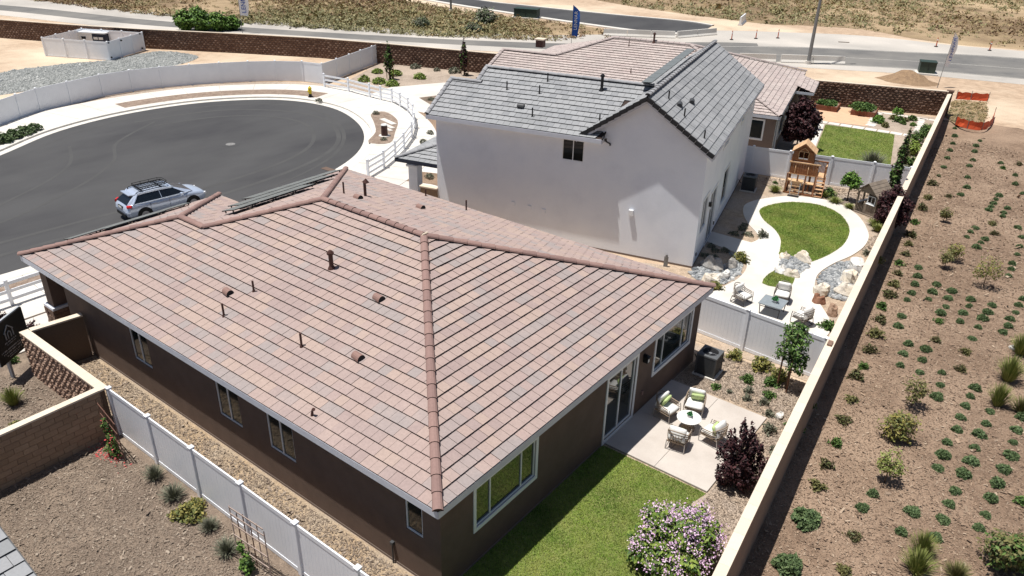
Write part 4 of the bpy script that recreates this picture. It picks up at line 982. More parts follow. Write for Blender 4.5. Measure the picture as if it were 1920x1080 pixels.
# walls
mb=MB(); zt=ez-.18
uL=-13.95
wall_with_openings(mb,(uL,0),(0,0),0,zt,.12,[(-6.98-uL,-5.86-uL,4.42,5.48)])
mb.add([(ge+.25,0,zt),(0,0,zt),(0,0,ez+mS*.32-.10),(ru,0,rz2-.16),(ge+.25,0,ez+mS*.25-.1)],[(0,1,2,3,4)])
o_e=[(.62,2.05,1.55,3.2),(2.85,4.55,.08,2.85),(6.4,8.1,.95,2.9),(4.75,6.15,4.72,5.42),(10.2,11.0,4.70,5.40)]
wall_with_openings(mb,(0,0),(0,VE-.2),0,zt,.12,o_e)
mb.add([(0,VE-.2,0),(ge+.3,VE-.2,0),(ge+.3,VE-.2,zt),(0,VE-.2,zt)],[(0,1,2,3)]); mb.add([(ge+.3,VE-.2,0),(ge+.3,7.1,0),(ge+.3,7.1,zt),(ge+.3,VE-.2,zt)],[(0,1,2,3)]); mb.add([(ge+.3,7.1,0),(u1+.25,7.1,0),(u1+.25,7.1,zt),(ge+.3,7.1,zt)],[(0,1,2,3)]); mb.add([(u1+.25,4.9,0),(uL,4.9,0),(uL,4.9,zt),(u1+.25,4.9,zt)],[(0,1,2,3)]); mb.add([(0,VE-.2,zt),(ge+.3,VE-.2,zt),(ru,VE-.2,rz2-.16)],[(0,1,2)])
mb.add([(uL,4.9,0),(uL,0,0),(uL,0,zt),(uL,v1_,zW(v1_)-.1),(uL,4.9,zt)],[(0,1,2,3,4)])
mb.add([(u1+.25,7.1,0),(u1+.25,0.05,0),(u1+.25,.05,zt),(u1+.25,v2_,zW(v2_)-.1),(u1+.25,7.1,zt)],[(0,1,2,3,4)])
mb.build('wall',['stucco_white'],H2)
w=window(H2,(-6.98,0),(1,0),(0,-1),1.12,4.42,5.48,mull=(.56,),trim=0,depth=.06,glass='glass_dark',blind=True)
window(H2,(0,.62),(0,1),(1,0),1.43,1.55,3.2,mull=(.7,),trim=.10,depth=.06,glass='glass_dark')
window(H2,(0,2.85),(0,1),(1,0),1.70,.08,2.85,mull=(.85,),trim=.10,depth=.06,name='sliding_door',glass='glass_dark')
window(H2,(0,6.4),(0,1),(1,0),1.70,.95,2.9,trim=.10,depth=.06,glass='glass_dark')
window(H2,(0,4.75),(0,1),(1,0),1.40,4.72,5.42,trim=.10,depth=.06,glass='glass')
window(H2,(0,10.2),(0,1),(1,0),.8,4.70,5.40,trim=.10,depth=.06,glass='glass')
mb=MB(); mb.b2((0,2.42,2.35),(.14,2.56,2.56),0); mb.b2((.03,2.44,2.2),(.12,2.54,2.35),1); mb.build('wall_lantern',['black_metal','lamp_clear'],H2)
mb=MB(); mb.b2((-.02,4.9,.45),(.05,5.02,.62)); mb.b2((-.0,.5,.45),(.04,.6,.6)); mb.build('outlet_cover',['dark_grey'],H2)
mb=MB(); mb.b2((-3.36,-.14,2.18),(-3.14,0,2.46)); mb.build('dryer_vent',['frame_white'],H2)
mb=MB(); 
for (x,z_) in ((-9.6,1.55),(-8.7,1.5),(-7.9,1.45)): mb.b2((x,-.03,z_),(x+.2,0,z_+.22))
mb.build('wall_box',['stucco_white'],H2)
mb=MB(); mb.b2((uL+.1,-.015,-.02),(.015,0,.1)); mb.b2((0,-.01,-.02),(.015,VE-.2,.1)); mb.build('footing',['stucco_taupe'],H2)
mb=MB(); mb.box((O+.15,-.35,wz-.02),(.10,.12,.12)); mb.tube([(O+.15,-.3,wz-.1),(O+.3,-.1,wz-.25),(O+.3,-.02,wz-.35)],.04,6); mb.build('corner_lamp',['black_metal'],H2)
mb=MB(); mb.b2((-1.3,-.45,0),(-1.1,-.40,.55)); mb.cyl((-1.2,-.42,.5),.06,.16,8); mb.build('gas_riser',['pole_metal'],H2)
zs=lambda u: ez+mS*min(.32-u,u-ge)+.03
for (u,v,k) in ((-2.35,1.3,'p'),(-1.9,1.75,'o'),(-1.65,3.35,'o'),(-1.45,.9,'p'),(-.35,.5,'p')):
    if k=='p': pipe_vent(H2,(u,v,zs(u)),.38,m='black_metal')
    else: pipe_vent(H2,(u,v,zs(u)),0,kind='ohagin',tilt=(.2,-1,-.1),flash='dark_grey')
zwv=lambda v: zW(v)+.03
F2pts=[(-10.85,1.95,'p'),(-9.75,.85,'o'),(-9.05,1.95,'p'),(-8.75,.35,'p'),(-9.0,2.9,'x'),(-6.05,2.75,'g'),(-5.35,.5,'p')]
for (u,v,k) in F2pts:
    if k in 'px': pipe_vent(H2,(u,v,zwv(v)),.42,m='black_metal')
    elif k=='g': pipe_vent(H2,(u,v,zwv(v)),.75,r=.05,kind='flue',m='black_metal')
    else: pipe_vent(H2,(u,v,zwv(v)),0,kind='ohagin',tilt=(1,0,0),flash='dark_grey')
# solar panels just behind the ridge
for i in range(9):
    panel(ROOF2,(ru-1.15,2.9+i*1.12,rz2-.22),(0,1,0),(.995,0,.06),1.09,.5)
# porch roof on the left
mb=MB(); 
px0,px1,py0,py1=-17.0,uL+.0,.2,3.9
mb.b2((-16.3,.95,0),(-15.75,1.5,2.55)); mb.b2((-16.3,.95,2.5),(uL,1.45,2.78)); mb.b2((-16.3,1.4,2.5),(-15.8,3.7,2.78)); mb.b2((-16.4,.85,2.35),(-15.65,1.6,2.47)); mb.build('porch_column',['stucco_white'],H2)
T=Tiler(H2,'grey_tile','grey_edge',6,.358,.333,H=.05,cap_m='cap_grey',capr=.12); kp=math.hypot(1,.3)
T.facet((uL,.3,2.92),(-1,0,0),(0,1/kp,.3/kp),[[(0,0),(2.75,0),(.0,2.75*kp)]])
T.facet((uL-2.75,.3,2.92),(0,1,0),(1/kp,0,.3/kp),[[(0,0),(4.6,0),(4.6,2.75*kp),(2.75,2.75*kp)]])
T.line_caps((uL-2.77,.28,2.96),(uL,3.05,2.96+.3*2.75))
pr=T.finish(0,camloc=c2,capparts=True)
mb=MB(); mb.bar((uL-2.75,.28,2.84),(uL+.0,.28,2.84),.05,.16); mb.bar((uL-2.77,.28,2.84),(uL-2.77,4.9,2.84),.05,.16); mb.b2((uL-2.7,.35,2.76),(uL,4.8,2.78)); mb.build('fascia',['navy'],H2)
for (x,yy) in ((-15.9,4.0),): pass
mb=MB(); mb.b2((uL-1.0,-.12,.0),(uL-.0,.12,1.7)); mb.b2((uL-1.05,-.16,1.7),(uL+.02,.16,1.77),1); mb.build('wing_wall',['block_tan','cap_cream'],H2)

# ---------- far house
H3=thing('far_house','single-storey taupe house with pale pinkish tiled hip roof behind the white house','house',(-7.16,40.67,0),math.radians(13.5))
c3_=camlocal(H3)
T=Tiler(H3,'pale_tile','tile_edge_shade',5,.358,.333,H=.055,cap_m='cap_pale')
D3=16.1; HH=D3/2; WW=22.2; lw=4.55
T.facet((0,0,H),(-1,0,0),up(0,1),[pc([(0,0),(WW,0),(WW-.0,lw),(lw,lw)]),pc([(lw,lw),(WW-lw+.4,lw),(WW-HH,HH),(HH,HH)])])
T.facet((0,0,H),(0,1,0),up(-1,0),[pc([(0,0),(D3,0),(HH,HH)])])
T.facet((0,D3,H),(-1,0,0),up(0,-1),[pc([(0,0),(WW,0),(WW-HH,HH),(HH,HH)])])
T.facet((-WW,0,H),(0,1,0),up(1,0),[pc([(lw,lw),(2*lw,0),(D3,0),(HH,HH)])])
T.facet((0,2*lw,H),(-1,0,0),up(0,-1),[pc([(WW-4.2,0),(WW,0),(WW,lw),(WW-lw,lw)])])
T.line_caps((.02,0,H+.05),(-HH,HH,z(HH)),.49); T.line_caps((0,D3,H+.05),(-HH,HH,z(HH)),.49); T.line_caps((-HH,HH,z(HH)),(-WW+HH,HH,z(HH))); T.line_caps((-WW+lw,lw,z(lw)),(-WW+HH,HH,z(HH)),.49); T.line_caps((-WW,lw,z(lw)),(-WW+lw,lw,z(lw)))
T.line_caps((-WW+.05,0,H+.04),(-WW+.05,lw,z(lw)),.49)
ROOF3=T.finish(0,camloc=c3_,capparts=True)
mb=MB()
wall_with_openings(mb,(-WW+.4,.25),(-.25,.25),0,H-.19,.12,[(WW-.4-1.90,WW-.4-.98,1.52,2.80)])
wall_with_openings(mb,(-.25,.25),(-.25,D3-.25),0,H-.19,.12,[(.6,2.2,.3,2.75),(3.1,5.3,.9,2.7),(6.6,7.6,1.4,2.6),(11,12.4,1.2,2.5)])
mb.add([(-.25,D3-.25,0),(-WW+.3,D3-.25,0),(-WW+.3,D3-.25,H-.19),(-.25,D3-.25,H-.19)],[(0,1,2,3)])
mb.add([(-WW+.4,D3-.25,0),(-WW+.4,.25,0),(-WW+.4,.25,H-.19),(-WW+.4,lw,z(lw)-.2),(-WW+.4,2*lw,H-.19),(-WW+.4,D3-.25,H-.19)],[(0,1,2,3,4,5)])
mb.build('wall',['stucco_taupe'],H3)
window(H3,(-1.90,.25),(1,0),(0,-1),.92,1.52,2.80,trim=.07,depth=.05,glass='glass_dark',blind=True)
for a,w_,z0_,z1_ in ((.85,1.6,.3,2.75),(3.35,2.2,.9,2.7),(6.85,1.0,1.4,2.6),(11.25,1.4,1.2,2.5)): window(H3,(-.25,a),(0,1),(1,0),w_,z0_,z1_,trim=.09,depth=.05,glass='glass_dark')
fascia(H3,[((-WW,0),(0,0)),((0,0),(0,D3)),((0,D3),(-WW,D3)),((-WW,D3),(-WW,0))],H+.012,.2)
mb=MB(); mb.b2((-WW,0,H-.2),(0,.3,H-.18)); mb.b2((-.3,0,H-.2),(0,D3,H-.18)); mb.build('soffit',['stucco_taupe'],H3)
rz3=lambda v: H+sl*min(v,D3-v)+.04
for (u,v,h) in ((-12.6,7.0,.4),(-11.2,3.2,.35),(-8.0,2.9,.35)): pipe_vent(H3,(u,v,rz3(v)),h,m='vent_brown')
pipe_vent(H3,(-10.9,7.9,rz3(7.9)),.7,kind='flue')
mb=MB(); mb.b2((-19.9,5.8,rz3(5.8)-.2),(-19.3,6.4,rz3(5.8)+.35)); mb.b2((-20.0,5.7,rz3(5.8)+.35),(-19.2,6.5,rz3(5.8)+.45),1); mb.build('chimney',['vent_brown','cap_cream'],ROOF3)
# small stepped bay roof on the garden side
T=Tiler(H3,'pale_tile','tile_edge_shade',5,.358,.333,H=.055,cap_m='cap_pale')
T.facet((1.3,9.0,H-.15),(0,1,0),up(-1,0),[pc([(0,0),(4.2,0),(4.2,1.3),(0,1.3)])]); T.finish(0,camloc=c3_)
mb=MB(); mb.b2((-.25,9.2,0),(.95,13.0,H-.35)); mb.build('bay_wall',['stucco_taupe'],H3); fascia(H3,[((1.3,9.0),(1.3,13.2)),((0,9.0),(1.3,9.0))],H-.14,.18)
# ---------- roof edge of the neighbouring house, bottom left
H4=thing('grey_roofed_house','house mostly outside the frame whose grey tiled roof edge shows in the lower left corner','house',(-8.19,-6.38,0))
T=Tiler(H4,'grey_tile','grey_edge',6,.358,.42,H=.05,cap_m='cap_grey')
T.facet((4.2,-.30,2.80),(0,-1,0),(-1/K,0,sl/K),[[(0,0),(8,0),(8,7),(0,7)]])
T.finish(300,camloc=CAM-H4.location)
mb=MB(); mb.b2((-8,-8,0),(3.8,-.55,2.6)); mb.add([(3.8,-.55,2.6),(-2.4,-.55,4.5),(-8,-.55,2.6)],[(0,1,2)]); mb.build('wall',['stucco_white'],H4)
mb=MB(); mb.bar((4.2,-.29,2.7),(-2.4,-.29,2.7+sl*6.6),.04,.18); mb.build('fascia',['dark_grey'],H4)
# ================= OBJECTS =================
def cushion(mb, c, d, mi=0, rz=0.0, ry=0.0, p=4, n=7):
    c=Vector(c); R=Matrix.Rotation(rz,3,'Z')@Matrix.Rotation(ry,3,'Y'); top=[];bot=[]
    for j in range(n):
        for i in range(n):
            u=i/(n-1)*2-1; v=j/(n-1)*2-1; k=(1-abs(u)**p)*(1-abs(v)**p); q=1-.05*(abs(u)*abs(v))**2
            h=d[2]/2*(.45+.55*k**.5) if k>0 else d[2]/2*.45
            top.append(c+R@Vector((u*d[0]/2*q,v*d[1]/2*q,h))); bot.append(c+R@Vector((u*d[0]/2*q,v*d[1]/2*q,-h)))
    N_=n*n; fs=[]
    for j in range(n-1):
        for i in range(n-1):
            a=j*n+i; fs.append((a,a+1,a+n+1,a+n)); fs.append((N_+a,N_+a+n,N_+a+n+1,N_+a+1))
    ed=[i for i in range(n)]+[j*n+n-1 for j in range(1,n)]+[(n-1)*n+i for i in range(n-2,-1,-1)]+[j*n for j in range(n-2,0,-1)]
    for k in range(len(ed)): a=ed[k]; b=ed[(k+1)%len(ed)]; fs.append((b,a,N_+a,N_+b))
    return mb.add(top+bot,fs,mi)
def arc(cx,cy,rx,ry,a0,a1,z,n=12,z1=None): return [(cx+rx*math.cos(a0+(a1-a0)*i/n),cy+ry*math.sin(a0+(a1-a0)*i/n),z if z1 is None else z+(z1-z)*math.sin(PI*i/n)) for i in range(n+1)]
def lounge_chair(name,label,loc,rz,group,wick='wicker',green=True,frame='chair_frame'):
    """front towards +x"""
    t=thing(name,label,'chair',loc,rz,group)
    mb=MB()
    for k,z_ in enumerate((.34,.42,.50,.57)):
        w=.33; pts=[(.30-.02*k,w,z_-.03)]+arc(-.08,0,.30+.012*k,w,PI/2,3*PI/2,z_,12,z_+.10+.05*k)+[(.30-.02*k,-w,z_-.03)]
        mb.tube(pts,.016 if k<3 else .02,6)
    for a in [PI*.55+i*PI*.9/10 for i in range(11)]:
        x=-.08+.31*math.cos(a); y=.33*math.sin(a); e=.12*abs(math.cos(a)); mb.tube([(x,y,.33),(x*1.08-.0,y*1.03,.60+e)],.009,4)
    mb.build('back_frame',[wick],t)
    mb=MB(); mb.b2((-.30,-.30,.27),(.30,.30,.31)); mb.build('seat_base',[wick],t)
    for s in (-1,1):
        mb=MB(); mb.tube([(.30,.33*s,.56),(.33,.33*s,.40),(.34,.31*s,.03),(.30,.31*s,.015),(-.34,.31*s,.015),(-.36,.31*s,.04),(-.30,.30*s,.33)],.014,6); mb.build('leg',[frame],t)
    mb=MB(); mb.tube([(-.35,-.31,.02),(-.35,.31,.02)],.013,6); mb.build('stretcher',[frame],t)
    mb=MB(); cushion(mb,(.02,0,.38),(.60,.60,.14)); mb.build('seat_cushion',['cushion'],t,smooth=True)
    mb=MB(); cushion(mb,(-.24,0,.62),(.46,.56,.16),ry=math.radians(-72)); mb.build('back_cushion',['cushion'],t,smooth=True)
    if green: mb=MB(); cushion(mb,(-.10,.05,.58),(.34,.44,.13),ry=math.radians(-62),rz=.15,p=3); mb.build('pillow',['pillow_green'],t,smooth=True)
    return t
G1='cream lounge chairs around the white round table'
pz=.075
lounge_chair('lounge_chair','wicker lounge chair with green pillow in the shade nearest the brown house door',(.66,10.78,pz),math.radians(-8),G1)
lounge_chair('lounge_chair','wicker lounge chair with large green pillow on the far side of the white round table',(1.30,11.62,pz),math.radians(-75),G1)
lounge_chair('lounge_chair','wicker lounge chair seen from behind, on the near side of the white round table',(1.70,9.60,pz),math.radians(100),G1)
lounge_chair('lounge_chair','wicker lounge chair beside the purple shrub, facing the brown house',(2.50,10.55,pz),math.radians(172),G1)
def succulent(name,label,loc,s=.1,potm='pot'):
    t=thing(name,label,'potted plant',loc)
    mb=MB(); mb.lathe((0,0,0),[(s*.6,0),(s*.8,s*.2),(s*.85,s*.8),(s*.75,s*.85)],12); mb.build('pot',[potm],t,smooth=True)
    me=mound_mesh('foliage',s*1.1,s*1.5,160,s*.35,'leaf_succulent',3,elong=2.2); link('foliage',me,t,loc=(0,0,s*.8))
t=thing('round_table','low round white patio table between the cream lounge chairs','table',(1.56,10.62,pz))
mb=MB(); mb.lathe((0,0,.44),[(.38,0),(.41,.012),(.41,.03),(.39,.04)],32); mb.build('table_top',['stone_top'],t,smooth=False)
mb=MB(); mb.lathe((0,0,0),[(.24,0),(.24,.03),(.12,.10),(.10,.30),(.20,.44)],20); mb.build('pedestal',['wicker'],t,smooth=True)
succulent('potted_plant','small green succulent in a glass pot on the round white table',(1.56,10.66,pz+.48),.085)
G2='grey wicker armchairs on the garden patio'
lounge_chair('armchair','grey wicker armchair with white cushion left of the grey square table',(-.72,20.45,.06),math.radians(-12),G2,'wicker_grey',False,'black_metal')
lounge_chair('armchair','grey wicker armchair with white cushion behind the grey square table',(.62,21.75,.06),math.radians(-78),G2,'wicker_grey',False,'black_metal')
lounge_chair('armchair','grey wicker armchair partly behind the fence and tree, right of the grey table',(2.02,20.35,.06),math.radians(165),G2,'wicker_grey',False,'black_metal')
t=thing('square_table','square grey outdoor table with dark legs on the garden patio','table',(.68,20.42,.06),.04)
mb=MB(); mb.b2((-.5,-.48,.50),(.5,.48,.54)); mb.build('table_top',['grey_top'],t)
for sx in(-1,1):
    for sy in(-1,1): mb=MB(); mb.tube([(.44*sx,.42*sy,.5),(.40*sx,.38*sy,0)],.02,6); mb.build('leg',['black_metal'],t)
for sy in(-1,1): mb=MB(); mb.tube([(-.43,.40*sy,.40),(.43,.40*sy,.40)],.015,6); mb.build('stretcher',['black_metal'],t)
succulent('potted_plant','small bright green plant on the grey square table',(.75,20.42,.60),.12)
def ac_unit(label,loc,rz=0,s=.78,h=.92,m='dark_grey'):
    t=thing('air_conditioner',label,'air conditioner',loc,rz)
    mb=MB(); mb.b2((-s/2-.06,-s/2-.06,0),(s/2+.06,s/2+.06,.06)); mb.build('pad',['concrete'],t)
    a=s/2; mb=MB(); mb.b2((-a+.03,-a+.03,.07),(a-.03,a-.03,h-.06)); mb.build('coil',['black_metal'],t)
    mb=MB(); n=int((h-.2)/.045)
    for i in range(n):
        z_=.12+i*.045
        for s_ in (-1,1): mb.b2((-a+.04,s_*(a-.012)-.006,z_),(a-.04,s_*(a-.012)+.006,z_+.024)); mb.b2((s_*(a-.012)-.006,-a+.04,z_),(s_*(a-.012)+.006,a-.04,z_+.024))
    mb.build('louvre',[m],t,kind='stuff')
    for sx in(-1,1):
        for sy in(-1,1): mb=MB(); mb.b2((sx*a,sy*a,.06),(sx*(a-.06),sy*(a-.06),h-.05)); mb.build('corner_post',[m],t)
    mb=MB(); N_=24; r=.30
    ring=[(r*math.cos(2*PI*i/N_),r*math.sin(2*PI*i/N_)) for i in range(N_)]
    sq=[]
    for i in range(N_):
        c_,s_=math.cos(2*PI*i/N_),math.sin(2*PI*i/N_); k=a/max(abs(c_),abs(s_)); sq.append((c_*k*(1 if 1 else 1),s_*k))
    mb.add([(x,y,h) for x,y in sq]+[(x,y,h+.02) for x,y in ring]+[(x,y,h-.12) for x,y in ring]+[(x,y,h-.07) for x,y in sq],[(i,(i+1)%N_,N_+(i+1)%N_,N_+i) for i in range(N_)]+[(N_+i,N_+(i+1)%N_,2*N_+(i+1)%N_,2*N_+i) for i in range(N_)]+[(3*N_+i,3*N_+(i+1)%N_,(i+1)%N_,i) for i in range(N_)])
    mb.build('top_cover',['utility_grey'],t)
    mb=MB(); mb.cyl((0,0,h-.14),r-.01,.01,20); mb.build('fan_well',['black_metal'],t)
    mb=MB()
    for i in range(3): mb.box((.13*math.cos(i*2.1),.13*math.sin(i*2.1),h-.08),(.24,.13,.01),rz=i*2.1,rx=.3)
    mb.cyl((0,0,h-.10),.06,.06,10); mb.build('fan',['fan_grey'],t)
    mb=MB()
    for k in (.08,.14,.20,.26): mb.tube([(k*math.cos(2*PI*i/20),k*math.sin(2*PI*i/20),h+.02) for i in range(20)],.004,4,closed=True)
    mb.build('fan_guard',['black_metal'],t)
    mb=MB(); mb.tube([(-a,.2,.3),(-a-.15,.2,.3),(-a-.28,.2,.5)],.02,6); mb.build('pipe',['black_metal'],t)
mat('utility_grey',(.11,.115,.12),.45); mat('fan_grey',(.25,.26,.27),.4)
ac_unit('dark grey air conditioner beside the brown house under its right-hand window',(.56,14.32,.02),.05)
ac_unit('dark air conditioner in the shade of the white house beside the vinyl fence',(-6.35,34.75,.02),math.radians(14),.8,.95)
ac_unit('dark air conditioner beside the taupe far house near the first raised bed',(-9.1,53.4,.02),math.radians(14),.85,1.0)
# silver grill cart
t=thing('grill_cart','grey covered grill cart between the dark tree and the tan paving','grill',(-8.0,51.3,0.02),math.radians(14))
mb=MB(); mb.b2((-.55,-.3,.75),(.55,.3,.82)); mb.build('shelf',['fan_grey'],t); mb=MB(); mb.b2((-.3,-.27,.82),(.3,.27,1.05)); mb.tube([(-.3,0,1.05),(.3,0,1.05)],.16,10); mb.build('lid',['grey_top'],t); mb=MB(); mb.b2((-.3,-.25,.08),(.3,.25,.75)); mb.build('cabinet',['black_metal'],t)
# ---- play tower
t=thing('play_tower','reddish wooden play tower with tan roof, ladder and steps in front of the vinyl fence','playset',(-3.62,36.75,.02),math.radians(13))
def pbox(nm,m,*bs,par=None,**k):
    mb=MB()
    for a,b in bs: mb.b2(a,b)
    return mb.build(nm,[m],par or t,**k)
for (x,y,h) in ((-1.05,-.75,1.25),(.55,-.75,1.75),(-1.0,.1,2.2),(.18,.1,2.2),(-1.0,.95,2.2),(.18,.95,2.2),(1.0,.95,1.75),(1.0,-.05,1.75),(-.45,-.75,1.25),(.0,-.75,1.25)): pbox('post','wood_red',((x-.045,y-.045,0),(x+.045,y+.045,h)))
pbox('base_beam','wood_red',((-1.15,-.80,0),(1.1,-.72,.10)),((-1.1,-.8,0),(-1.02,1.0,.10)))
for i in range(6): pbox('deck_board','wood_tan',((-1.05,-.05+i*.17,1.0),(1.05,.11+i*.17,1.04)))
for i in range(11): pbox('wall_board','wood_red',((-1.0+i*.145,-.03,1.05),(-1.0+i*.145+.14,0,1.72)))
pbox('rail','wood_tan',((-1.12,-.06,1.72),(.68,.04,1.78)))
pbox('front_wall','wood_red',((-.98,.08,1.78),(-.68,.11,2.5)),((-.12,.08,1.78),(.18,.11,2.5)),((-.68,.08,1.78),(-.12,.11,1.95)))
mb=MB(); mb.add([(-.98,.08,2.42),(.18,.08,2.42),(-.4,.08,2.92)],[(0,1,2)]); mb.add([(-.98,.95,1.78),(.18,.95,1.78),(.18,.95,2.42),(-.4,.95,2.92),(-.98,.95,2.42)],[(4,3,2,1,0)]); mb.b2((.15,.1,1.05),(.18,.95,2.45)); mb.b2((-1.0,.1,1.05),(-.97,.95,2.45)); mb.build('house_wall',['wood_red'],t)
for s in(-1,1):
    for i in range(4):
        mb=MB(); f0=i/4; f1=(i+1)/4-.01; p0=Vector((-.4+s*.72*f1,0,2.98-.58*f1)); p1=Vector((-.4+s*.72*f0,0,2.98-.58*f0)); mb.add([(p0.x,-.08,p0.z),(p1.x,-.08,p1.z),(p1.x,1.1,p1.z),(p0.x,1.1,p0.z),(p0.x,-.08,p0.z-.025),(p1.x,-.08,p1.z-.025),(p1.x,1.1,p1.z-.025),(p0.x,1.1,p0.z-.025)],[(0,1,2,3),(7,6,5,4),(0,4,5,1),(1,5,6,2),(2,6,7,3),(3,7,4,0)]); mb.build('roof_board',['wood_tan'],t)
mb=MB()
for x in (-.68,-.40,-.12): mb.bar((x,.06,1.95),(x,.06,2.42),.03)
mb.bar((-.7,.06,2.42),(-.1,.06,2.42),.03); mb.bar((-.7,.06,1.95),(-.1,.06,1.95),.03); mb.bar((-.68,.06,2.42),(-.4,.06,2.66),.03); mb.bar((-.4,.06,2.66),(-.12,.06,2.42),.03); mb.build('window_frame',['wood_tan'],t)
for i in range(11): pbox('railing_slat','wood_red',((.22+i*.075,.93,1.05),(.26+i*.075,.96,1.72)))
pbox('railing','wood_red',((.2,.9,1.70),(1.06,.99,1.76))); pbox('railing','wood_tan',((.97,-.1,1.55),(1.03,.95,1.60)))
for i in range(6): pbox('step','wood_tan',((.62,-.85+i*.15,.05+i*.17),(1.08,-.68+i*.15,.09+i*.17)))
for x in (.60,1.09): mb=MB(); mb.bar((x,-.9,.05),(x,.0,1.05),.04,.14); mb.build('stringer',['wood_red'],t)
pbox('bench','wood_tan',((-.75,-.82,.78),(-.1,-.35,.83))); pbox('bench','wood_tan',((.0,-.80,.72),(.5,-.4,.76))); pbox('bench','wood_tan',((-1.05,-.8,.80),(-.8,-.4,.84)))
pbox('apron','wood_tan',((-.75,-.80,.60),(-.12,-.77,.77)))
for s in (0,1): mb=MB(); x=-.72+.5*s; mb.bar((x,-1.15,.02),(x,-.80,.72),.035); mb.build('ladder_rail',['fan_grey'],t)
for i in range(3): mb=MB(); y=-1.08+.1*i; mb.bar((-.72,y,.14+.2*i),(-.22,y,.14+.2*i),.035,.07); mb.build('rung',['wood_tan'],t)
for x in (-.72,.02): mb=MB(); mb.tube([(x,-.06,1.05),(x,-.14,1.15),(x,-.14,1.45),(x,-.06,1.55)],.02,6); mb.build('grab_handle',['wood_tan'],t)
pbox('mat','black_metal',((-.8,-1.45,.045),(-.15,-1.12,.06)))
pbox('side_panel','wood_tan',((-1.10,-.7,.1),(-1.06,.1,.7)))
# ---- little playhouse
t=thing('playhouse','small grey-brown wooden playhouse with white window frames beside the dark purple tree','playset',(.55,35.75,.02),math.radians(-20))
for (x,y) in ((-.6,-.5),(.6,-.5),(-.6,.6),(.6,.6),(-.6,.05)): pbox('post','wood_grey',((x-.04,y-.04,0),(x+.04,y+.04,1.25)))
for i in range(8): pbox('wall_board','wood_grey',((.57,-.5+i*.137,.05),(.60,-.5+i*.137+.13,1.25 if not 2<i<6 else .6)))
for i in range(4): pbox('wall_board','wood_grey',((-.1+i*.17,-.52,.05),(-.1+i*.17+.16,-.49,.65)))
for i in range(6): pbox('railing_slat','wood_grey',((-.6+i*.09,-.52,.05),(-.57+i*.09,-.49,.55)))
for i in range(7): pbox('railing_slat','wood_grey',((-.62,-.45+i*.15,.05),(-.59,-.40+i*.15,.55)))
pbox('floor','wood_grey',((-.68,-.6,0),(.66,.68,.06)))
mb=MB()
for (y) in (-.53,): mb.bar((.05,y,.75),(.5,y,.75),.03,.03); mb.bar((.05,y,1.15),(.5,y,1.15),.03,.03); mb.bar((.05,y,.75),(.05,y,1.15),.04); mb.bar((.5,y,.75),(.5,y,1.15),.04); mb.bar((.27,y,.75),(.27,y,1.15),.02); mb.b2((.0,-.62,.68),(.55,-.5,.71))
mb.b2((-.64,-.5,.55),(-.5,.5,.60)); mb.build('window_frame',['frame_white'],t)
for s in(-1,1):
    for i in range(5):
        f0=i/5; f1=(i+1)/5-.008; mb=MB(); vs=[]
        for dz in (0,-.02):
            for (f,y) in ((f0,-.75),(f0,.82),(f1,.82),(f1,-.75)): vs.append((s*.85*f,y,1.92-.75*f+dz-(.012 if f==f0 else 0)))
        mb.add(vs,[(0,1,2,3) if s<0 else (3,2,1,0),(4,5,6,7),(0,4,5,1),(1,5,6,2),(2,6,7,3),(3,7,4,0)]); mb.build('roof_board',['wood_grey'],t)
mb=MB(); mb.add([(-.6,-.5,1.25),(.6,-.5,1.25),(0,-.5,1.85)],[(0,1,2)]); mb.add([(-.6,.62,.0),(.6,.62,.0),(.6,.62,1.25),(0,.62,1.85),(-.6,.62,1.25)],[(4,3,2,1,0)]); mb.add([(.85,-.2,1.35),(.85,.3,1.35),(.5,.05,1.72)],[(0,1,2)]); mb.build('gable',['wood_grey'],t)
# ---- raised beds and garden of the third lot
for (x,y,lab,big) in ((-9.3,58.6,'wooden raised garden bed with leafy greens, left of the two on the tan paving',0),(-6.3,58.9,'wooden raised garden bed overgrown with greens, right of the two on the tan paving',1)):
    t=thing('raised_bed',lab,'planter',(x,y,.03),math.radians(8),'raised garden beds')
    for (a,b) in (((-.95,-.95,0),(.95,-.88,.42)),((-.95,.88,0),(.95,.95,.42)),((-.95,-.88,0),(-.88,.88,.42)),((.88,-.88,0),(.95,.88,.42))):
        for k in range(2):
            A=(a[0],a[1],k*.21+.004); B=(b[0],b[1],k*.21+.206); pbox('side_board','planter_wood',(A,B))
    pbox('soil','strip_soil',((-.88,-.88,.02),(.88,.88,.34)))
    me=mound_mesh('foliage',.85 if not big else 1.0,.35+.2*big,1500,.10,'leaf_green',11+big,ragged=.15); link('foliage',me,t,loc=(0 if not big else -.2,0,.36),kind='stuff')
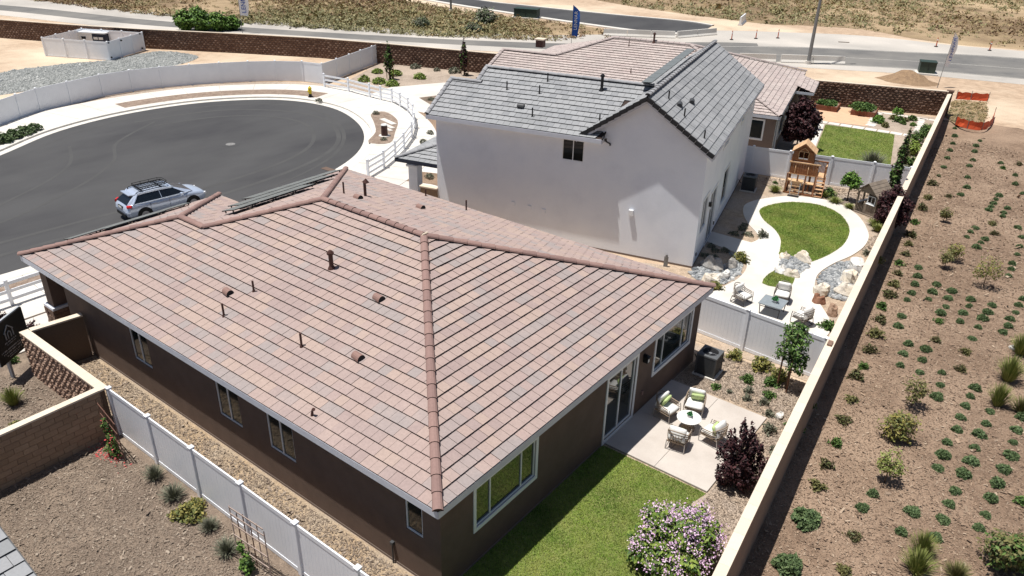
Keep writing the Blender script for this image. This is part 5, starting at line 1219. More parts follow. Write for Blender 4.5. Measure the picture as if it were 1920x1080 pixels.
# ---- car
t=thing('parked_car','silver-blue hatchback with black roof basket parked on the cul-de-sac beside the brown house','car',(-29.75,10.0,.02),math.radians(84))
S_=[(-2.21,.66,.50,.72,.50),(-2.16,.80,.34,.80,.46),(-2.02,.86,.26,1.00,.40),(-1.6,.875,.24,1.02,.34),(-1.35,.885,.24,1.01,.34),(-.5,.89,.23,.98,.3),(.7,.89,.23,.97,.3),(1.15,.885,.24,.96,.3),(1.35,.88,.25,.945,.3),(1.75,.85,.28,.875,.36),(2.02,.78,.32,.79,.42),(2.16,.66,.36,.70,.45),(2.22,.48,.42,.62,.46)]
mb=MB(); vs=[]; nS=11
for (x,hw,zb,zt_,_) in S_:
    half=[(0,zb),(hw*.82,zb),(hw*.96,zb+.08),(hw,zb+.22*(zt_-zb)+.05),(hw*1.0,(zb+zt_)/2+.05),(hw*.985,zt_-.12),(hw*.93,zt_-.03),(hw*.80,zt_+.005),(hw*.4,zt_+.03),(0,zt_+.04)]
    ring=half+[(-y,z_) for y,z_ in half[-2:0:-1]]; vs+= [(x,y,z_) for y,z_ in ring]
m_=18; fs=[]
for i in range(len(S_)-1):
    for j in range(m_): fs.append((i*m_+j,(i+1)*m_+j,(i+1)*m_+(j+1)%m_,i*m_+(j+1)%m_))
fs.append(tuple(range(m_))); fs.append(tuple((len(S_)-1)*m_+j for j in range(m_-1,-1,-1)))
mb.add(vs,fs); body=mb.build('body',['car_paint'],t,smooth=True)
# greenhouse rings: (x at belt, half width belt, x at roof, half width roof, z roof)
cab=[(-2.10,.66,-1.62,.46,1.37),(-1.84,.79,-1.45,.58,1.44),(-1.2,.83,-1.0,.62,1.475),(-.3,.84,-.35,.63,1.48),(.50,.84,.05,.61,1.455),(1.02,.81,.34,.55,1.40),(1.42,.70,.46,.50,1.375)]
def cabpt(i,f,s): c=cab[i]; return (c[0]+(c[2]-c[0])*f,s*(c[1]+(c[3]-c[1])*f),.985+(c[4]-.985)*f)
gl=MB(); rf=MB(); pl=MB()
for s in(-1,1):
    for i in range(1,5):
        q=[cabpt(i,.02,s),cabpt(i+1,.02,s),cabpt(i+1,.93,s),cabpt(i,.93,s)]; gl.add(q if s<0 else q[::-1],[(0,1,2,3)])
    for f0,f1,i in ((0,1.0,5),): q=[cabpt(5,0,s),cabpt(6,0,s),cabpt(6,1,s),cabpt(5,1,s)]; pl.add(q if s<0 else q[::-1],[(0,1,2,3)])
    q=[cabpt(0,0,s),cabpt(1,0,s),cabpt(1,1,s),cabpt(0,1,s)]; pl.add(q if s<0 else q[::-1],[(0,1,2,3)])
    for i in (1,3): mb2=None
    pl.bar(cabpt(1,0,s),cabpt(1,1,s),.10,.05); pl.bar(cabpt(3,0,s),cabpt(3,1,s),.03,.02)
    for i in range(0,6): pl.bar(cabpt(i,.96,s),cabpt(i+1,.96,s),.07,.09)
    for i in range(1,6): pl.bar(cabpt(i,0.0,s),cabpt(i+1,0.0,s),.05,.05)
rear=[cabpt(0,.02,-1),cabpt(0,.02,1),cabpt(0,.95,1),cabpt(0,.95,-1)]; gl.add(rear[::-1],[(0,1,2,3)])
ws=[cabpt(6,0,-1),cabpt(6,0,1),cabpt(6,.97,1),cabpt(6,.97,-1)]; gl.add(ws,[(0,1,2,3)])
gl.build('window_glass',['car_glass'],t)
for i in range(6):
    for (a,b,za,zb_) in ((-1,-.5,0,.035),(-.5,.5,.035,.035),(.5,1,.035,0)):
        c0=cab[i]; c1=cab[i+1]; rf.add([(c0[2],a*c0[3],c0[4]+za),(c1[2],a*c1[3],c1[4]+za),(c1[2],b*c1[3],c1[4]+zb_),(c0[2],b*c0[3],c0[4]+zb_)],[(0,1,2,3)])
rf.box((-1.70,0,1.40),(.36,1.0,.04),ry=.15); rf.build('roof_panel',['car_paint'],t); pl.build('pillar',['car_paint'],t)
for s in(-1,1):
    for x in(-1.32,1.32):
        w=MB(); w.tube([(x,s*.68,.33),(x,s*.895,.33)],.335,24); wo=w.build('wheel',['tyre'],t); r=MB(); r.tube([(x,s*.89,.33),(x,s*.905,.33)],.215,16); r.build('rim',['rim'],wo)
        a_=MB(); a_.tube([(x,s*.70,.36),(x,s*.896,.36)],.40,24); a_.build('wheel_arch',['car_black'],t)
    m2=MB(); m2.tube([(-2.12,s*.70,.90),(-1.93,s*.86,.93)],.09,8); m2.build('tail_light',['tail_red'],t)
    m2=MB(); m2.box((.72,s*.97,1.02),(.12,.17,.13)); m2.build('mirror',['car_paint'],t)
    for x in (-.75,.25): m2=MB(); m2.box((x,s*.895,.83),(.17,.03,.03)); m2.build('door_handle',['rim'],t)
    m2=MB()
    for x in (-.98,.05,1.0): m2.b2((x,s*.892,.30),(x+.012,s*.897,.93))
    m2.build('door_gap',['car_black'],t)
    m2=MB(); m2.b2((-1.0,s*.88,.235),(1.0,s*.90,.30)); m2.build('sill',['car_black'],t)
    m2=MB(); m2.tube([(-1.5,s*.54,1.45),(-1.4,s*.56,1.53),(.0,s*.56,1.54),(.12,s*.54,1.46)],.022,6); m2.build('roof_rail',['car_black'],t)
    m2=MB(); m2.box((2.05,s*.60,.66),(.22,.26,.11),rz=-s*.45); m2.build('headlight',['lamp_clear'],t)
m2=MB(); m2.b2((-2.235,-.55,.32),(-2.15,.55,.46)); m2.b2((-2.22,-.28,.70),(-2.12,.28,.84)); m2.build('bumper_insert',['car_black'],t)
m2=MB(); m2.b2((-2.228,-.2,.71),(-2.215,.2,.82)); m2.build('number_plate',['plate'],t)
m2=MB()
for x in (-1.15,-.15): m2.bar((x,-.60,1.56),(x,.60,1.56),.05,.03)
m2.build('cross_bar',['car_black'],t)
m2=MB()
for z_ in (1.60,1.71): m2.tube([(-1.25,-.46,z_),(.12,-.46,z_),(.30,-.3,z_),(.30,.3,z_),(.12,.46,z_),(-1.25,.46,z_)],.017,5,closed=True)
for i in range(9): x=-1.2+i*.17; m2.bar((x,-.46,1.60),(x,.46,1.60),.02); 
for i in range(7): y=-.42+i*.14; m2.bar((-1.25,y,1.61),(.28,y,1.61),.018)
for x in (-1.25,-.8,-.35,.12):
    for s in(-1,1): m2.bar((x,s*.46,1.60),(x,s*.46,1.71),.018)
m2.build('roof_basket',['car_black'],t)
# ---- sign by the wall
a=Vector((-18.80,-2.30)); b=Vector((-19.42,-1.42)); d=(b-a).normalized()
t=thing('yard_sign','black yard sign with white house outline on two grey posts beside the split-face wall','sign',(a.x,a.y,0.05),math.atan2(d.y,d.x))
L=(b-a).length
for x in (0,L): mb=MB(); mb.b2((x-.05,-.05,0),(x+.05,.05,1.0)); mb.build('post',['sign_post'],t)
mb=MB(); mb.b2((-.45,-.09,.75),(L+.2,-.05,2.25)); bd=mb.build('board',['sign_black'],t)
mb=MB(); mb.b2((-.45,-.05,.75),(L+.2,.03,2.28)); mb.build('board_frame',['sign_post'],t)
mb=MB(); yy=-.095; cx=.33; q=[(cx-.25,1.78),(cx,2.02),(cx+.25,1.78)]
for i in range(2): mb.bar((q[i][0],yy,q[i][1]),(q[i+1][0],yy,q[i+1][1]),.035,.035)
mb.bar((cx-.2,yy,1.83),(cx-.2,yy,1.52),.035); mb.bar((cx-.08,yy,1.72),(cx-.08,yy,1.52),.03); mb.bar((cx+.08,yy,1.72),(cx+.08,yy,1.52),.03); mb.bar((cx+.2,yy,1.83),(cx+.2,yy,1.52),.035); mb.bar((cx-.08,yy,1.72),(cx,yy,1.79),.03); mb.bar((cx,yy,1.79),(cx+.08,yy,1.72),.03)
R=random.Random(2)
for z_,x0,x1,hh in ((1.42,-.0,.66,.05),(1.33,.1,.56,.03),(1.17,-.28,.98,.05),(1.07,-.2,.9,.05),(.96,-.05,.75,.045),(.88,.05,.65,.03)):
    x=x0
    while x<x1:
        w_=R.uniform(.015,.045); mb.b2((x,yy-.002,z_-hh/2),(x+w_,yy+.004,z_+hh/2)); x+=w_+R.choice([.014,.014,.05])
mb.build('lettering',['sign_ink'],bd)
# ---- flags with lettering
def text_mesh(name, s, size, m):
    cu=bpy.data.curves.new(name,'FONT'); cu.body=s; cu.size=size; cu.align_x='CENTER'; cu.align_y='CENTER'; cu.extrude=.004
    cu.space_character=1.05; o=bpy.data.objects.new(name,cu); col.objects.link(o); dg=bpy.context.evaluated_depsgraph_get()
    me=bpy.data.meshes.new_from_object(o.evaluated_get(dg)); me.materials.clear(); me.materials.append(M(m)); bpy.data.objects.remove(o); return me
def feather_flag(label,loc,rz,z0,z1,w,m,ink,txt,lean=0,name='feather_flag'):
    t=thing(name,label,'flag',loc,rz)
    mb=MB(); mb.tube([(0,0,0),(lean*.3,0,z0),(lean,0,z1)],[.035,.025,.012],6); mb.build('pole',['pole_metal'],t)
    n=12; top=[];vs=[]
    for i in range(n+1):
        f=i/n; z_=z0+(z1-z0)*f; ww=w*(.75+.25*math.sin(f*PI*.9)) if f<.85 else w*(.85*(1-f)/.15+.12); x=lean*.3+(lean*.7)*f
        wv=.05*math.sin(f*9); vs+= [(x,0,z_),(x+ww*.5,.06+wv,z_-.03*f),(x+ww,-.02+wv*1.5,z_-.10)]
    fs=[(3*i+j,3*i+j+1,3*i+j+4,3*i+j+3) for i in range(n) for j in range(2)]
    mb=MB(); mb.add(vs,fs); mb.add([(x,y+.008,z_) for x,y,z_ in vs],[f[::-1] for f in fs]); fl=mb.build('banner',[m],t,smooth=True)
    for sd in (1,-1):
        me=text_mesh('lettering',txt,w*.62,ink); o=link('lettering',me,fl)
        o.rotation_euler=(PI/2,-PI/2 if sd>0 else PI/2,0) if sd>0 else (PI/2,-PI/2,PI)
        o.location=(w*.46+lean*.62,-.07 if sd>0 else .16,z0+(z1-z0)*.5)
feather_flag('blue feather flag with white vertical lettering beside the far dirt road',(-42.25,68.6,0),math.radians(38),.9,4.3,.85,'flag_blue','ink_white','LENNAR')
feather_flag('white feather flag with blue lettering near the green utility box',(-3.84,74.2,0),math.radians(65),2.0,5.1,.9,'flag_white','ink_blue','LENNAR',lean=.45)
feather_flag('white feather flag with blue lettering behind the roadside wall near the bright green bush',(-74.37,46.3,0),math.radians(45),2.0,5.3,1.15,'flag_white','ink_blue','LENNAR')
# ---- poles
t=thing('street_light_pole','tall grey metal street light pole standing among the concrete barriers','light pole',(-17.18,76.82,0))
mb=MB(); mb.tube([(0,0,0),(0,0,9.5)],[.20,.12],12); mb.build('pole',['pole_metal'],t); mb=MB(); mb.cyl((0,0,0),.33,.35,12); mb.build('base',['concrete'],t); mb=MB(); mb.tube([(0,0,9.3),(.5,.6,9.9),(1.4,1.6,10.1)],.05,8); mb.box((1.7,1.95,10.1),(.7,.25,.1),rz=.85); mb.build('lamp_arm',['pole_metal'],t)
t=thing('street_light_pole','grey street light pole beside the new asphalt street at the top','light pole',(-69.1,77.5,0))
mb=MB(); mb.tube([(0,0,0),(0,0,9.5)],[.16,.10],10); mb.build('pole',['pole_metal'],t); mb=MB(); mb.cyl((0,0,0),.28,.3,12); mb.build('base',['concrete'],t)
# ---- utility boxes
def ubox(label,loc,rz,d,m,nm='utility_box'):
    t=thing(nm,label,'utility box',loc,rz)
    mb=MB(); mb.b2((-d[0]/2-.3,-d[1]/2-.3,0),(d[0]/2+.3,d[1]/2+.3,.12)); mb.build('pad',['concrete'],t)
    mb=MB(); mb.b2((-d[0]/2,-d[1]/2,.12),(d[0]/2,d[1]/2,d[2]-.08)); mb.build('cabinet',[m],t)
    mb=MB(); mb.b2((-d[0]/2-.04,-d[1]/2-.04,d[2]-.08),(d[0]/2+.04,d[1]/2+.04,d[2])); mb.build('lid',[m],t)
    mb=MB(); mb.b2((-.01,-d[1]/2-.01,.2),(.01,-d[1]/2,d[2]-.15)); mb.b2((.06,-d[1]/2-.05,.5),(.1,-d[1]/2,.65)); mb.build('door_seam',['black_metal'],t)
ubox('long dark green utility box on a pad beside the new street',(-58.0,80.9,.02),math.radians(20),(3.3,1.6,1.25),'utility_green')
ubox('square dark green utility box on the dirt beside the main road',(-6.3,80.7,.02),math.radians(18),(1.5,1.3,1.25),'utility_green')
t=thing('equipment_unit','white and dark equipment cabinet standing inside the vinyl enclosure','utility box',(-78.0,30.6,0),math.radians(28))
mb=MB(); mb.b2((-1.9,-.9,.1),(.4,.9,1.5)); mb.build('cabinet',['equip_white'],t); mb=MB(); mb.b2((.4,-.88,.1),(1.9,.88,1.46)); mb.build('generator',['navy'],t); mb=MB(); mb.b2((-2.0,-1.0,1.5),(2.0,1.0,1.62)); mb.build('roof',['frame_white'],t)
for x in (-1.5,-.6,.8,1.4): mb=MB(); mb.b2((x-.25,-.92,.9),(x+.25,-.90,1.15)); mb.build('vent',['black_metal' if x<0 else 'equip_white'],t)
# ---- barriers
def barrier(label,a,b,h=.8,m='road_concrete',grp='concrete road barriers'):
    a=Vector(a); b=Vector(b); L=(b-a).length; t=thing('road_barrier',label,'barrier',(a.x,a.y,.02),math.atan2((b-a).y,(b-a).x),grp)
    n=max(1,round(L/3.0)); s=L/n
    for i in range(n):
        mb=MB(); pr=[(-.3,0),(.3,0),(.3,.08),(.14,.3),(.09,h),(-.09,h),(-.14,.3),(-.3,.08)]
        vs=[(i*s+.03,y,z_) for y,z_ in pr]+[((i+1)*s-.03,y,z_) for y,z_ in pr]; mb.add(vs,[(j,(j+1)%8,8+(j+1)%8,8+j) for j in range(8)]+[tuple(range(7,-1,-1)),tuple(range(8,16))]); mb.build('barrier_section',[m],t)
barrier('low pale concrete barrier at the foot of the tall light pole',(-19.8,75.6),(-14.2,79.6),m='concrete')
barrier('low pale concrete barrier half hidden by the far house roof',(-23.4,73.0),(-20.2,75.3),m='concrete')
barrier('long pale concrete barrier closing the end of the new street',(-42.6,76.2),(-35.2,81.0),m='concrete')
barrier('pale concrete barrier at an angle beside the orange delineators',(-35.0,81.2),(-32.6,87.2),m='concrete')
barrier('small white roadside barricade in front of the scrub field',(-33.4,96.6),(-34.4,100.6),h=1.1,m='frame_white')
for (x,y),lab in zip([(-29.5,85.0),(-27.6,88.0),(-25.7,90.4),(-9.1,98.8),(-3.6,100.8)],['leftmost of the three orange delineator posts on the pale road surface','middle one of the three orange delineator posts on the pale road surface','rightmost of the three orange delineator posts on the pale road surface','small orange marker left of the white flag top at the scrub edge','orange marker post at the scrub edge on the far right']):
    t=thing('delineator',lab,'traffic marker',(x,y,.02),0,'orange markers along the road')
    mb=MB(); mb.cyl((0,0,0),.22,.07,10); mb.build('base',['black_metal'],t); mb=MB(); mb.cyl((0,0,.07),.07,1.0,8,r2=.05); mb.build('post',['delineator'],t)
    mb=MB(); mb.cyl((0,0,.75),.075,.12,8); mb.build('reflective_band',['frame_white'],t)
# ---- orange net fence
for i,(lab,pts) in enumerate((('orange safety net fence just beyond the end pillar of the perimeter wall',[(-1.5,70.4),(-.4,70.9),(.9,71.5)]),('orange safety net fence around the low side of the dry grass pocket',[(.3,60.6),(1.3,59.9),(2.3,60.2),(2.6,62.0),(2.3,65.5)]))):
    t=thing('net_fence',lab,'fence',(pts[0][0],pts[0][1],0)); o=Vector(pts[0])
    P=[Vector(p)-o for p in smoothpoly(pts,5,False)]; mb=MB(); vs=[]
    for k,p in enumerate(P): w_=.05*math.sin(k*1.7); vs+= [(p.x+w_,p.y,.02),(p.x-w_,p.y+.03,.33),(p.x,p.y,.66+.06*math.sin(k*2.3))]
    fs=[(3*k+j,3*k+3+j,3*k+4+j,3*k+1+j) for k in range(len(P)-1) for j in range(2)]; mb.add(vs,fs); mb.build('net',['orange_net'],t)
    for p in [Vector(q)-o for q in pts]: mb=MB(); mb.cyl((p.x,p.y,0),.025,.85,6); mb.build('post',['pole_metal'],t)
# ---- hydrant and street utilities
t=thing('fire_hydrant','yellow fire hydrant with black base on the planting strip of the cul-de-sac','hydrant',(-43.6,31.4,.13))
mb=MB(); mb.cyl((0,0,0),.2,.08,12); mb.cyl((0,0,.08),.13,.2,12); mb.build('base',['black_metal'],t); mb=MB(); mb.cyl((0,0,.28),.13,.42,12); mb.lathe((0,0,.70),[(.16,0),(.16,.04),(.12,.12),(.05,.17),(.05,.22)],12); mb.build('barrel',['hydrant_yellow'],t)
for s in(-1,1): mb=MB(); mb.tube([(0,0,.55),(s*.2,0,.55)],.06,8); mb.build('nozzle',['hydrant_yellow'],t)
mb=MB(); mb.tube([(0,0,.5),(0,-.22,.5)],.08,8); mb.build('nozzle',['hydrant_yellow'],t)
t=thing('utility_pedestal','dark brown cylindrical utility pedestal in the planting island','utility box',(-30.75,27.6,.135)); mb=MB(); mb.cyl((0,0,0),.42,.06,16); mb.build('collar',['concrete'],t); mb=MB(); mb.cyl((0,0,.06),.24,.75,16,r2=.22); mb.build('body',['vent_brown'],t); mb=MB(); mb.cyl((0,0,.81),.25,.06,16,r2=.2); mb.build('lid',['pot'],t)
for (x,y,sx,sy,lab) in ((-33.3,30.4,1.9,.45,'widest white concrete vault lid in the planting island'),(-32.4,29.55,1.5,.35,'middle white concrete vault lid in the planting island'),(-31.9,28.95,1.3,.3,'smallest white concrete vault lid, nearest the brown utility pedestal')):
    mb=MB(); mb.b2((-sx/2,-sy/2,0),(sx/2,sy/2,.04)); mb.b2((-sx/2+.08,-sy/2+.05,.04),(sx/2-.08,sy/2-.05,.052)); mb.build('vault_lid',['concrete'],None,loc=(x,y,.135),rz=-.25,label=lab,cat='vault lid',group='vault lids in the island')
mat('old_cover',(.17,.165,.16),.8,(.24,.235,.23),9)
t=thing('manhole_cover','round manhole cover with concrete ring in the middle of the cul-de-sac','manhole',(-37.43,19.43,.013)); mb=MB(); mb.lathe((0,0,0),[(.62,0),(.62,.004),(.34,.008)],32); mb.build('ring',['asphalt'],t); mb=MB(); mb.lathe((0,0,.008),[(.32,0),(.32,.01),(.28,.013)],28); mb.build('cover',['old_cover'],t)
# ---- trellises
def trellis(label,loc,rz,w=1.5,h=1.75,m='trellis_wood'):
    t=thing('trellis',label,'trellis',loc,rz)
    n=6
    for i in range(n): mb=MB(); x=w*i/(n-1); mb.bar((x,0,0),(x,0,h-.12*(i%2)),.022,m and .022); mb.build('upright',['trellis_dark' if i in (1,2,3) else m],t)
    for k,z_ in enumerate((.35,.75,1.15,1.5,h-.03)): mb=MB(); mb.bar((0,-.015,z_),(w,-.015,z_),.02,.035); mb.build('crosspiece',[m],t)
trellis('wooden garden trellis with red-flowered vine in the corner of block wall and vinyl fence',(-12.75,-1.95,0),math.radians(-8),1.45,1.55,'trellis_dark')
trellis('freestanding wooden trellis with a young vine at the near end of the vinyl fence',(-5.45,-2.15,0),math.radians(3),1.35,1.75)
# bird box-like downspout on white house corner ; stepping rocks
def boulder(label,loc,d,m,seed,rz=0,grp=None):
    R=random.Random(seed); mb=MB(); n1,n2=9,14; vs=[]
    ph=[R.uniform(0,6) for _ in range(6)]
    for i in range(n1+1):
        th=PI*i/n1
        for j in range(n2):
            a_=2*PI*j/n2; k=1+.16*math.sin(2*a_+ph[0])+.10*math.sin(3*a_+ph[1]+th*2)+.09*math.sin(5*th+ph[2])+R.uniform(-.07,.07)
            x=math.sin(th)*math.cos(a_); y=math.sin(th)*math.sin(a_); z_=math.cos(th); z_=min(z_,.78+.14*math.sin(a_+ph[3]))
            vs.append((x*k*d[0]/2,y*k*d[1]/2,z_*k*d[2]+d[2]*.05))
    fs=[(i*n2+j,(i+1)*n2+j,(i+1)*n2+(j+1)%n2,i*n2+(j+1)%n2) for i in range(n1) for j in range(n2)]
    mb.add(vs,fs); return mb.build('boulder',[m],None,loc=loc,rz=rz,label=label,cat='boulder',group=grp)
BR='boulders in the dry river bed'
for i,(x,y,d,m,lab) in enumerate([
 (-2.7,21.55,(1.0,.6,.4),'boulder','long cream boulder just beyond the brown roof corner, left of the patio'),
 (-2.35,22.35,(.75,.5,.35),'boulder_w','small white boulder at the shade edge left of the patio chairs'),
 (-3.3,23.0,(1.15,.8,.6),'boulder_grey','large grey boulder in the shade of the white house corner'),
 (-2.55,23.65,(.7,.55,.5),'boulder_grey','smaller grey boulder in the shade beside the garden path'),
 (-.55,24.75,(.85,.5,.35),'boulder_w','white boulder at the left edge of the small lawn and slate bed'),
 (.02,24.6,(.7,.55,.35),'boulder','cream boulder between the small lawn and the slate bed'),
 (-.95,26.35,(.6,.45,.35),'boulder','small tan boulder at the lower left edge of the oval lawn'),
 (-.15,26.75,(1.15,.6,.45),'boulder','big cream boulder at the lower edge of the oval lawn'),
 (1.75,23.75,(.85,.75,.5),'boulder','tan boulder at the near left of the slate river bed'),
 (2.3,26.0,(1.2,.85,.5),'boulder','flat cream slab boulder in the middle of the slate river bed'),
 (2.65,24.4,(.95,.8,.55),'boulder','orange-tan boulder of the river bed closest to the perimeter wall'),
 (2.2,27.75,(1.1,.75,.5),'boulder_w','long white boulder at the far top of the slate river bed'),
 (2.35,26.95,(.8,.55,.42),'boulder_grey','grey boulder beneath the long white one in the river bed'),
 (1.95,22.75,(.6,.5,.4),'boulder_rust','rusty red boulder at the bend of the garden path'),
 (2.75,22.1,(.6,.5,.45),'boulder_rust2','brown boulder beside the patio edge near the perimeter wall'),
 (2.0,28.1,(.35,.3,.25),'boulder_grey','small dark boulder at the edge of the path above the river bed')]):
    if m=='boulder_w' and m not in MATS: mat('boulder_w',(.72,.70,.66),.9,(.60,.58,.54),2.5,fine=(16,.12),bump=.03,bscale=12)
    if m=='boulder_rust2' and m not in MATS: mat('boulder_rust2',(.30,.19,.13),.9,(.40,.28,.20),3,fine=(16,.2),bump=.03,bscale=12)
    boulder(lab,(x,y,.02),d,m,i+20,rz=i*1.3,grp=BR)
boulder('round white ornamental ball on the mulch near the young staked tree',(3.75,13.3,.08),(.28,.28,.17),'boulder_w',77)
# slate pebbles
SL1=smoothpoly([(-3.9,22.2),(-3.3,21.3),(-2.2,21.5),(-1.98,22.9),(-2.2,24.1),(-2.95,25.2),(-3.4,25.2),(-2.8,24.0)],4)
SL3=smoothpoly([(1.1,25.75),(1.25,27.2),(1.75,28.2),(2.3,28.2),(2.75,26.5),(2.95,24.2),(2.5,23.6),(1.7,23.9),(1.25,24.8)],4)
sheet('pebble_bed',SL1,.03,'gravel'); sheet('pebble_bed',SL3,.03,'gravel')
def pebbles(poly,n,s,z,m='slate',nm='slate_pebbles'):
    P=scatter_pts(poly,n); n=len(P); r=s*rng.lognormal(0,.4,n); a=rng.uniform(0,PI,n); Q=[]
    d=np.stack([np.cos(a),np.sin(a),rng.normal(0,.15,n)],1)*r[:,None]; e=np.stack([-np.sin(a),np.cos(a),rng.normal(0,.15,n)],1)*(r*rng.uniform(.5,.8,n))[:,None]
    c=np.concatenate([P,np.full((n,1),z)],1); up_=np.zeros((n,3)); up_[:,2]=r*.45
    b=[c-d,c-e,c+d,c+e]; tp=[c-d*.6+up_,c-e*.6+up_,c+d*.6+up_,c+e*.6+up_]
    for i in range(4): j=(i+1)%4; Q.append(np.stack([b[i],b[j],tp[j],tp[i]],1))
    Q.append(np.stack(tp,1)); tn=rng.uniform(0,1,n)
    return link(nm,fast(nm,np.concatenate(Q),4,[m],np.tile(tn,5)),None,kind='stuff')
pebbles(SL1,900,.075,.04); pebbles(SL3,1600,.075,.04); pebbles(PEBB,500,.07,.07)
GP=smoothpoly([(-70.83,16.0),(-71.8,19.6),(-71.2,24.7),(-70.2,27.6),(-71.0,33.3),(-67.87,34.9),(-65.2,34.6),(-63.4,31.12),(-63.8,27.11),(-63.9,22.11),(-62.8,17.52),(-63.3,12.5),(-66,7),(-72,5)],5)
pebbles(GP,20000,.065,.015,'gravel_stone','gravel_stones')
# dirt pile
mb=MB(); n=18; R=random.Random(4); vs=[(0,0,1.05)]
for k,(r_,h_) in enumerate(((.7,.85),(1.4,.5),(2.1,.2),(2.8,0))):
    for j in range(n): q=1+R.uniform(-.12,.12); vs.append((r_*q*math.cos(2*PI*j/n),r_*q*math.sin(2*PI*j/n)*.8,h_*R.uniform(.85,1.15)))
fs=[(0,1+j,1+(j+1)%n) for j in range(n)]+[(1+k*n+j,1+(k+1)*n+j,1+(k+1)*n+(j+1)%n,1+k*n+(j+1)%n) for k in range(3) for j in range(n)]
mb.add(vs,fs); mb.build('dirt_pile',['dirt_pile'],None,loc=(-6.9,75.6,0),rz=.3,label='brown heap of loose dirt beyond the rough wall, near the utility box',cat='dirt pile',smooth=True)
# thin light pole / misc: irrigation on the plain
mb=MB(); mb.box((0,0,.04),(1.3,.12,.06),rz=.5); mb.build('plank',['wood_grey'],None,loc=(-18.5,93.5,.02),label='grey plank lying on the pale road beyond the main road',cat='plank')
MOUNDS = [(4.57, 29.64), (4.78, 28.54), (4.88, 27.52), (5.0, 26.46), (4.99, 25.62), (5.7, 28.15), (5.72, 27.22), (5.75, 26.35), (6.41, 27.88), (6.43, 27.03), (6.52, 26.08), (6.48, 25.24), (5.19, 23.83), (5.31, 22.81), (6.02, 21.53), (6.06, 20.6), (6.18, 19.61), (6.68, 21.5), (6.77, 20.55), (6.9, 19.57), (7.57, 20.09), (5.79, 37.24), (5.67, 36.46), (5.67, 35.53), (6.5, 35.84), (6.39, 35.2), (6.33, 34.34), (7.24, 27.56), (7.33, 26.82), (7.23, 25.93), (7.29, 24.97), (8.0, 24.97), (8.13, 27.58), (8.07, 26.71), (8.0, 25.9), (7.99, 23.73), (8.13, 33.26), (8.2, 32.52), (8.2, 31.57), (9.1, 29.2), (9.06, 28.39), (9.05, 27.53), (8.96, 26.67), (8.99, 25.9), (8.91, 25.16), (4.05, 42.6), (5.92, 44.04), (5.88, 43.19), (5.9, 42.31), (5.88, 41.64), (5.88, 40.89), (6.67, 41.95), (6.63, 40.99), (6.67, 40.3), (7.63, 38.9), (7.99, 37.5), (8.1, 36.01), (8.15, 34.74), (7.42, 11.34), (7.34, 10.5), (8.56, 11.3), (8.51, 10.21), (9.33, 10.61), (9.35, 11.52), (9.35, 12.37), (9.37, 13.11), (9.41, 14.11), (9.48, 15.0), (9.45, 15.84), (9.42, 16.73), (9.5, 17.56), (9.48, 18.47), (8.79, 19.75), (8.74, 19.05), (8.73, 18.26), (8.72, 17.41), (8.77, 16.54), (8.66, 15.56), (8.71, 14.71), (8.72, 13.93), (7.79, 18.21), (7.71, 19.13), (10.24, 11.84), (10.3, 12.56), (10.31, 13.43), (10.33, 14.31), (10.4, 15.2), (10.46, 16.12), (10.41, 16.99), (10.4, 17.85), (10.45, 18.8), (0.55, 59.23), (1.01, 56.69), (1.33, 54.39), (1.53, 52.37), (1.79, 50.24), (2.05, 47.81), (2.19, 45.63), (2.76, 56.71), (2.8, 54.95), (2.97, 53.27), (3.27, 50.93), (3.35, 49.31), (3.72, 46.51), (4.08, 44.39), (6.1, 49.22), (6.38, 47.19)]
LARGE = [(6.2, 8.91), (6.43, 6.84)]
DARK = [(3.72, 29.45), (3.97, 28.23), (4.16, 26.8), (4.26, 25.49), (4.3, 24.1), (4.59, 22.8), (4.75, 21.39), (4.93, 19.92), (5.09, 18.54), (5.06, 17.64), (3.69, 30.92), (3.47, 32.33), (3.29, 33.7), (3.0, 35.74), (2.78, 38.38), (2.6, 40.53), (6.57, 24.36), (6.85, 22.59), (3.55, 41.75), (8.0, 22.31), (8.09, 20.79), (6.74, 37.0), (6.4, 38.51), (5.38, 15.98), (5.58, 14.52), (5.76, 13.04), (5.86, 11.76), (5.99, 10.58), (7.49, 9.15), (7.65, 7.67), (11.06, 13.87), (2.21, 43.52), (5.21, 50.36), (5.94, 52.02)]
WISP = [(4.19, 37.1), (5.56, 30.49), (5.73, 31.7), (7.46, 29.47), (7.2, 17.0), (7.21, 14.66), (7.55, 12.17)]
Y3SH = [(-46.76, 42.06), (-45.1, 38.82), (-43.5, 39.15), (-41.85, 39.26), (-44.81, 42.52), (-45.73, 46.11), (-43.34, 46.68), (-42.18, 43.13), (-41.55, 47.28), (-35.58, 37.59)]
LBUSH = [(-49.92, 12.07), (-49.49, 11.27), (-49.01, 10.28), (-48.6, 9.43)]
PATIOPLANTS = [(0.62, 16.06), (2.04, 16.08), (2.9, 15.93), (2.18, 14.87), (2.78, 15.36), (2.97, 14.77), (3.22, 14.12), (2.4, 14.23), (2.65, 13.58), (2.07, 13.45), (3.53, 13.42), (4.12, 13.44), (4.07, 14.83), (3.72, 12.66), (4.3, 12.03)]
Y3PLANTS = [(-4.98, 58.15), (-4.63, 56.86), (-3.92, 58.8), (-3.37, 58.33), (-4.14, 60.93), (-3.09, 58.91), (-2.71, 59.58), (-2.23, 57.8), (-3.83, 55.88), (-2.94, 57.78)]
Y3EDGE = [(-0.89, 48.66), (-1.42, 51.97), (-1.18, 53.53), (-1.52, 55.47), (-0.22, 47.16), (0.16, 47.72), (-0.61, 49.89)]
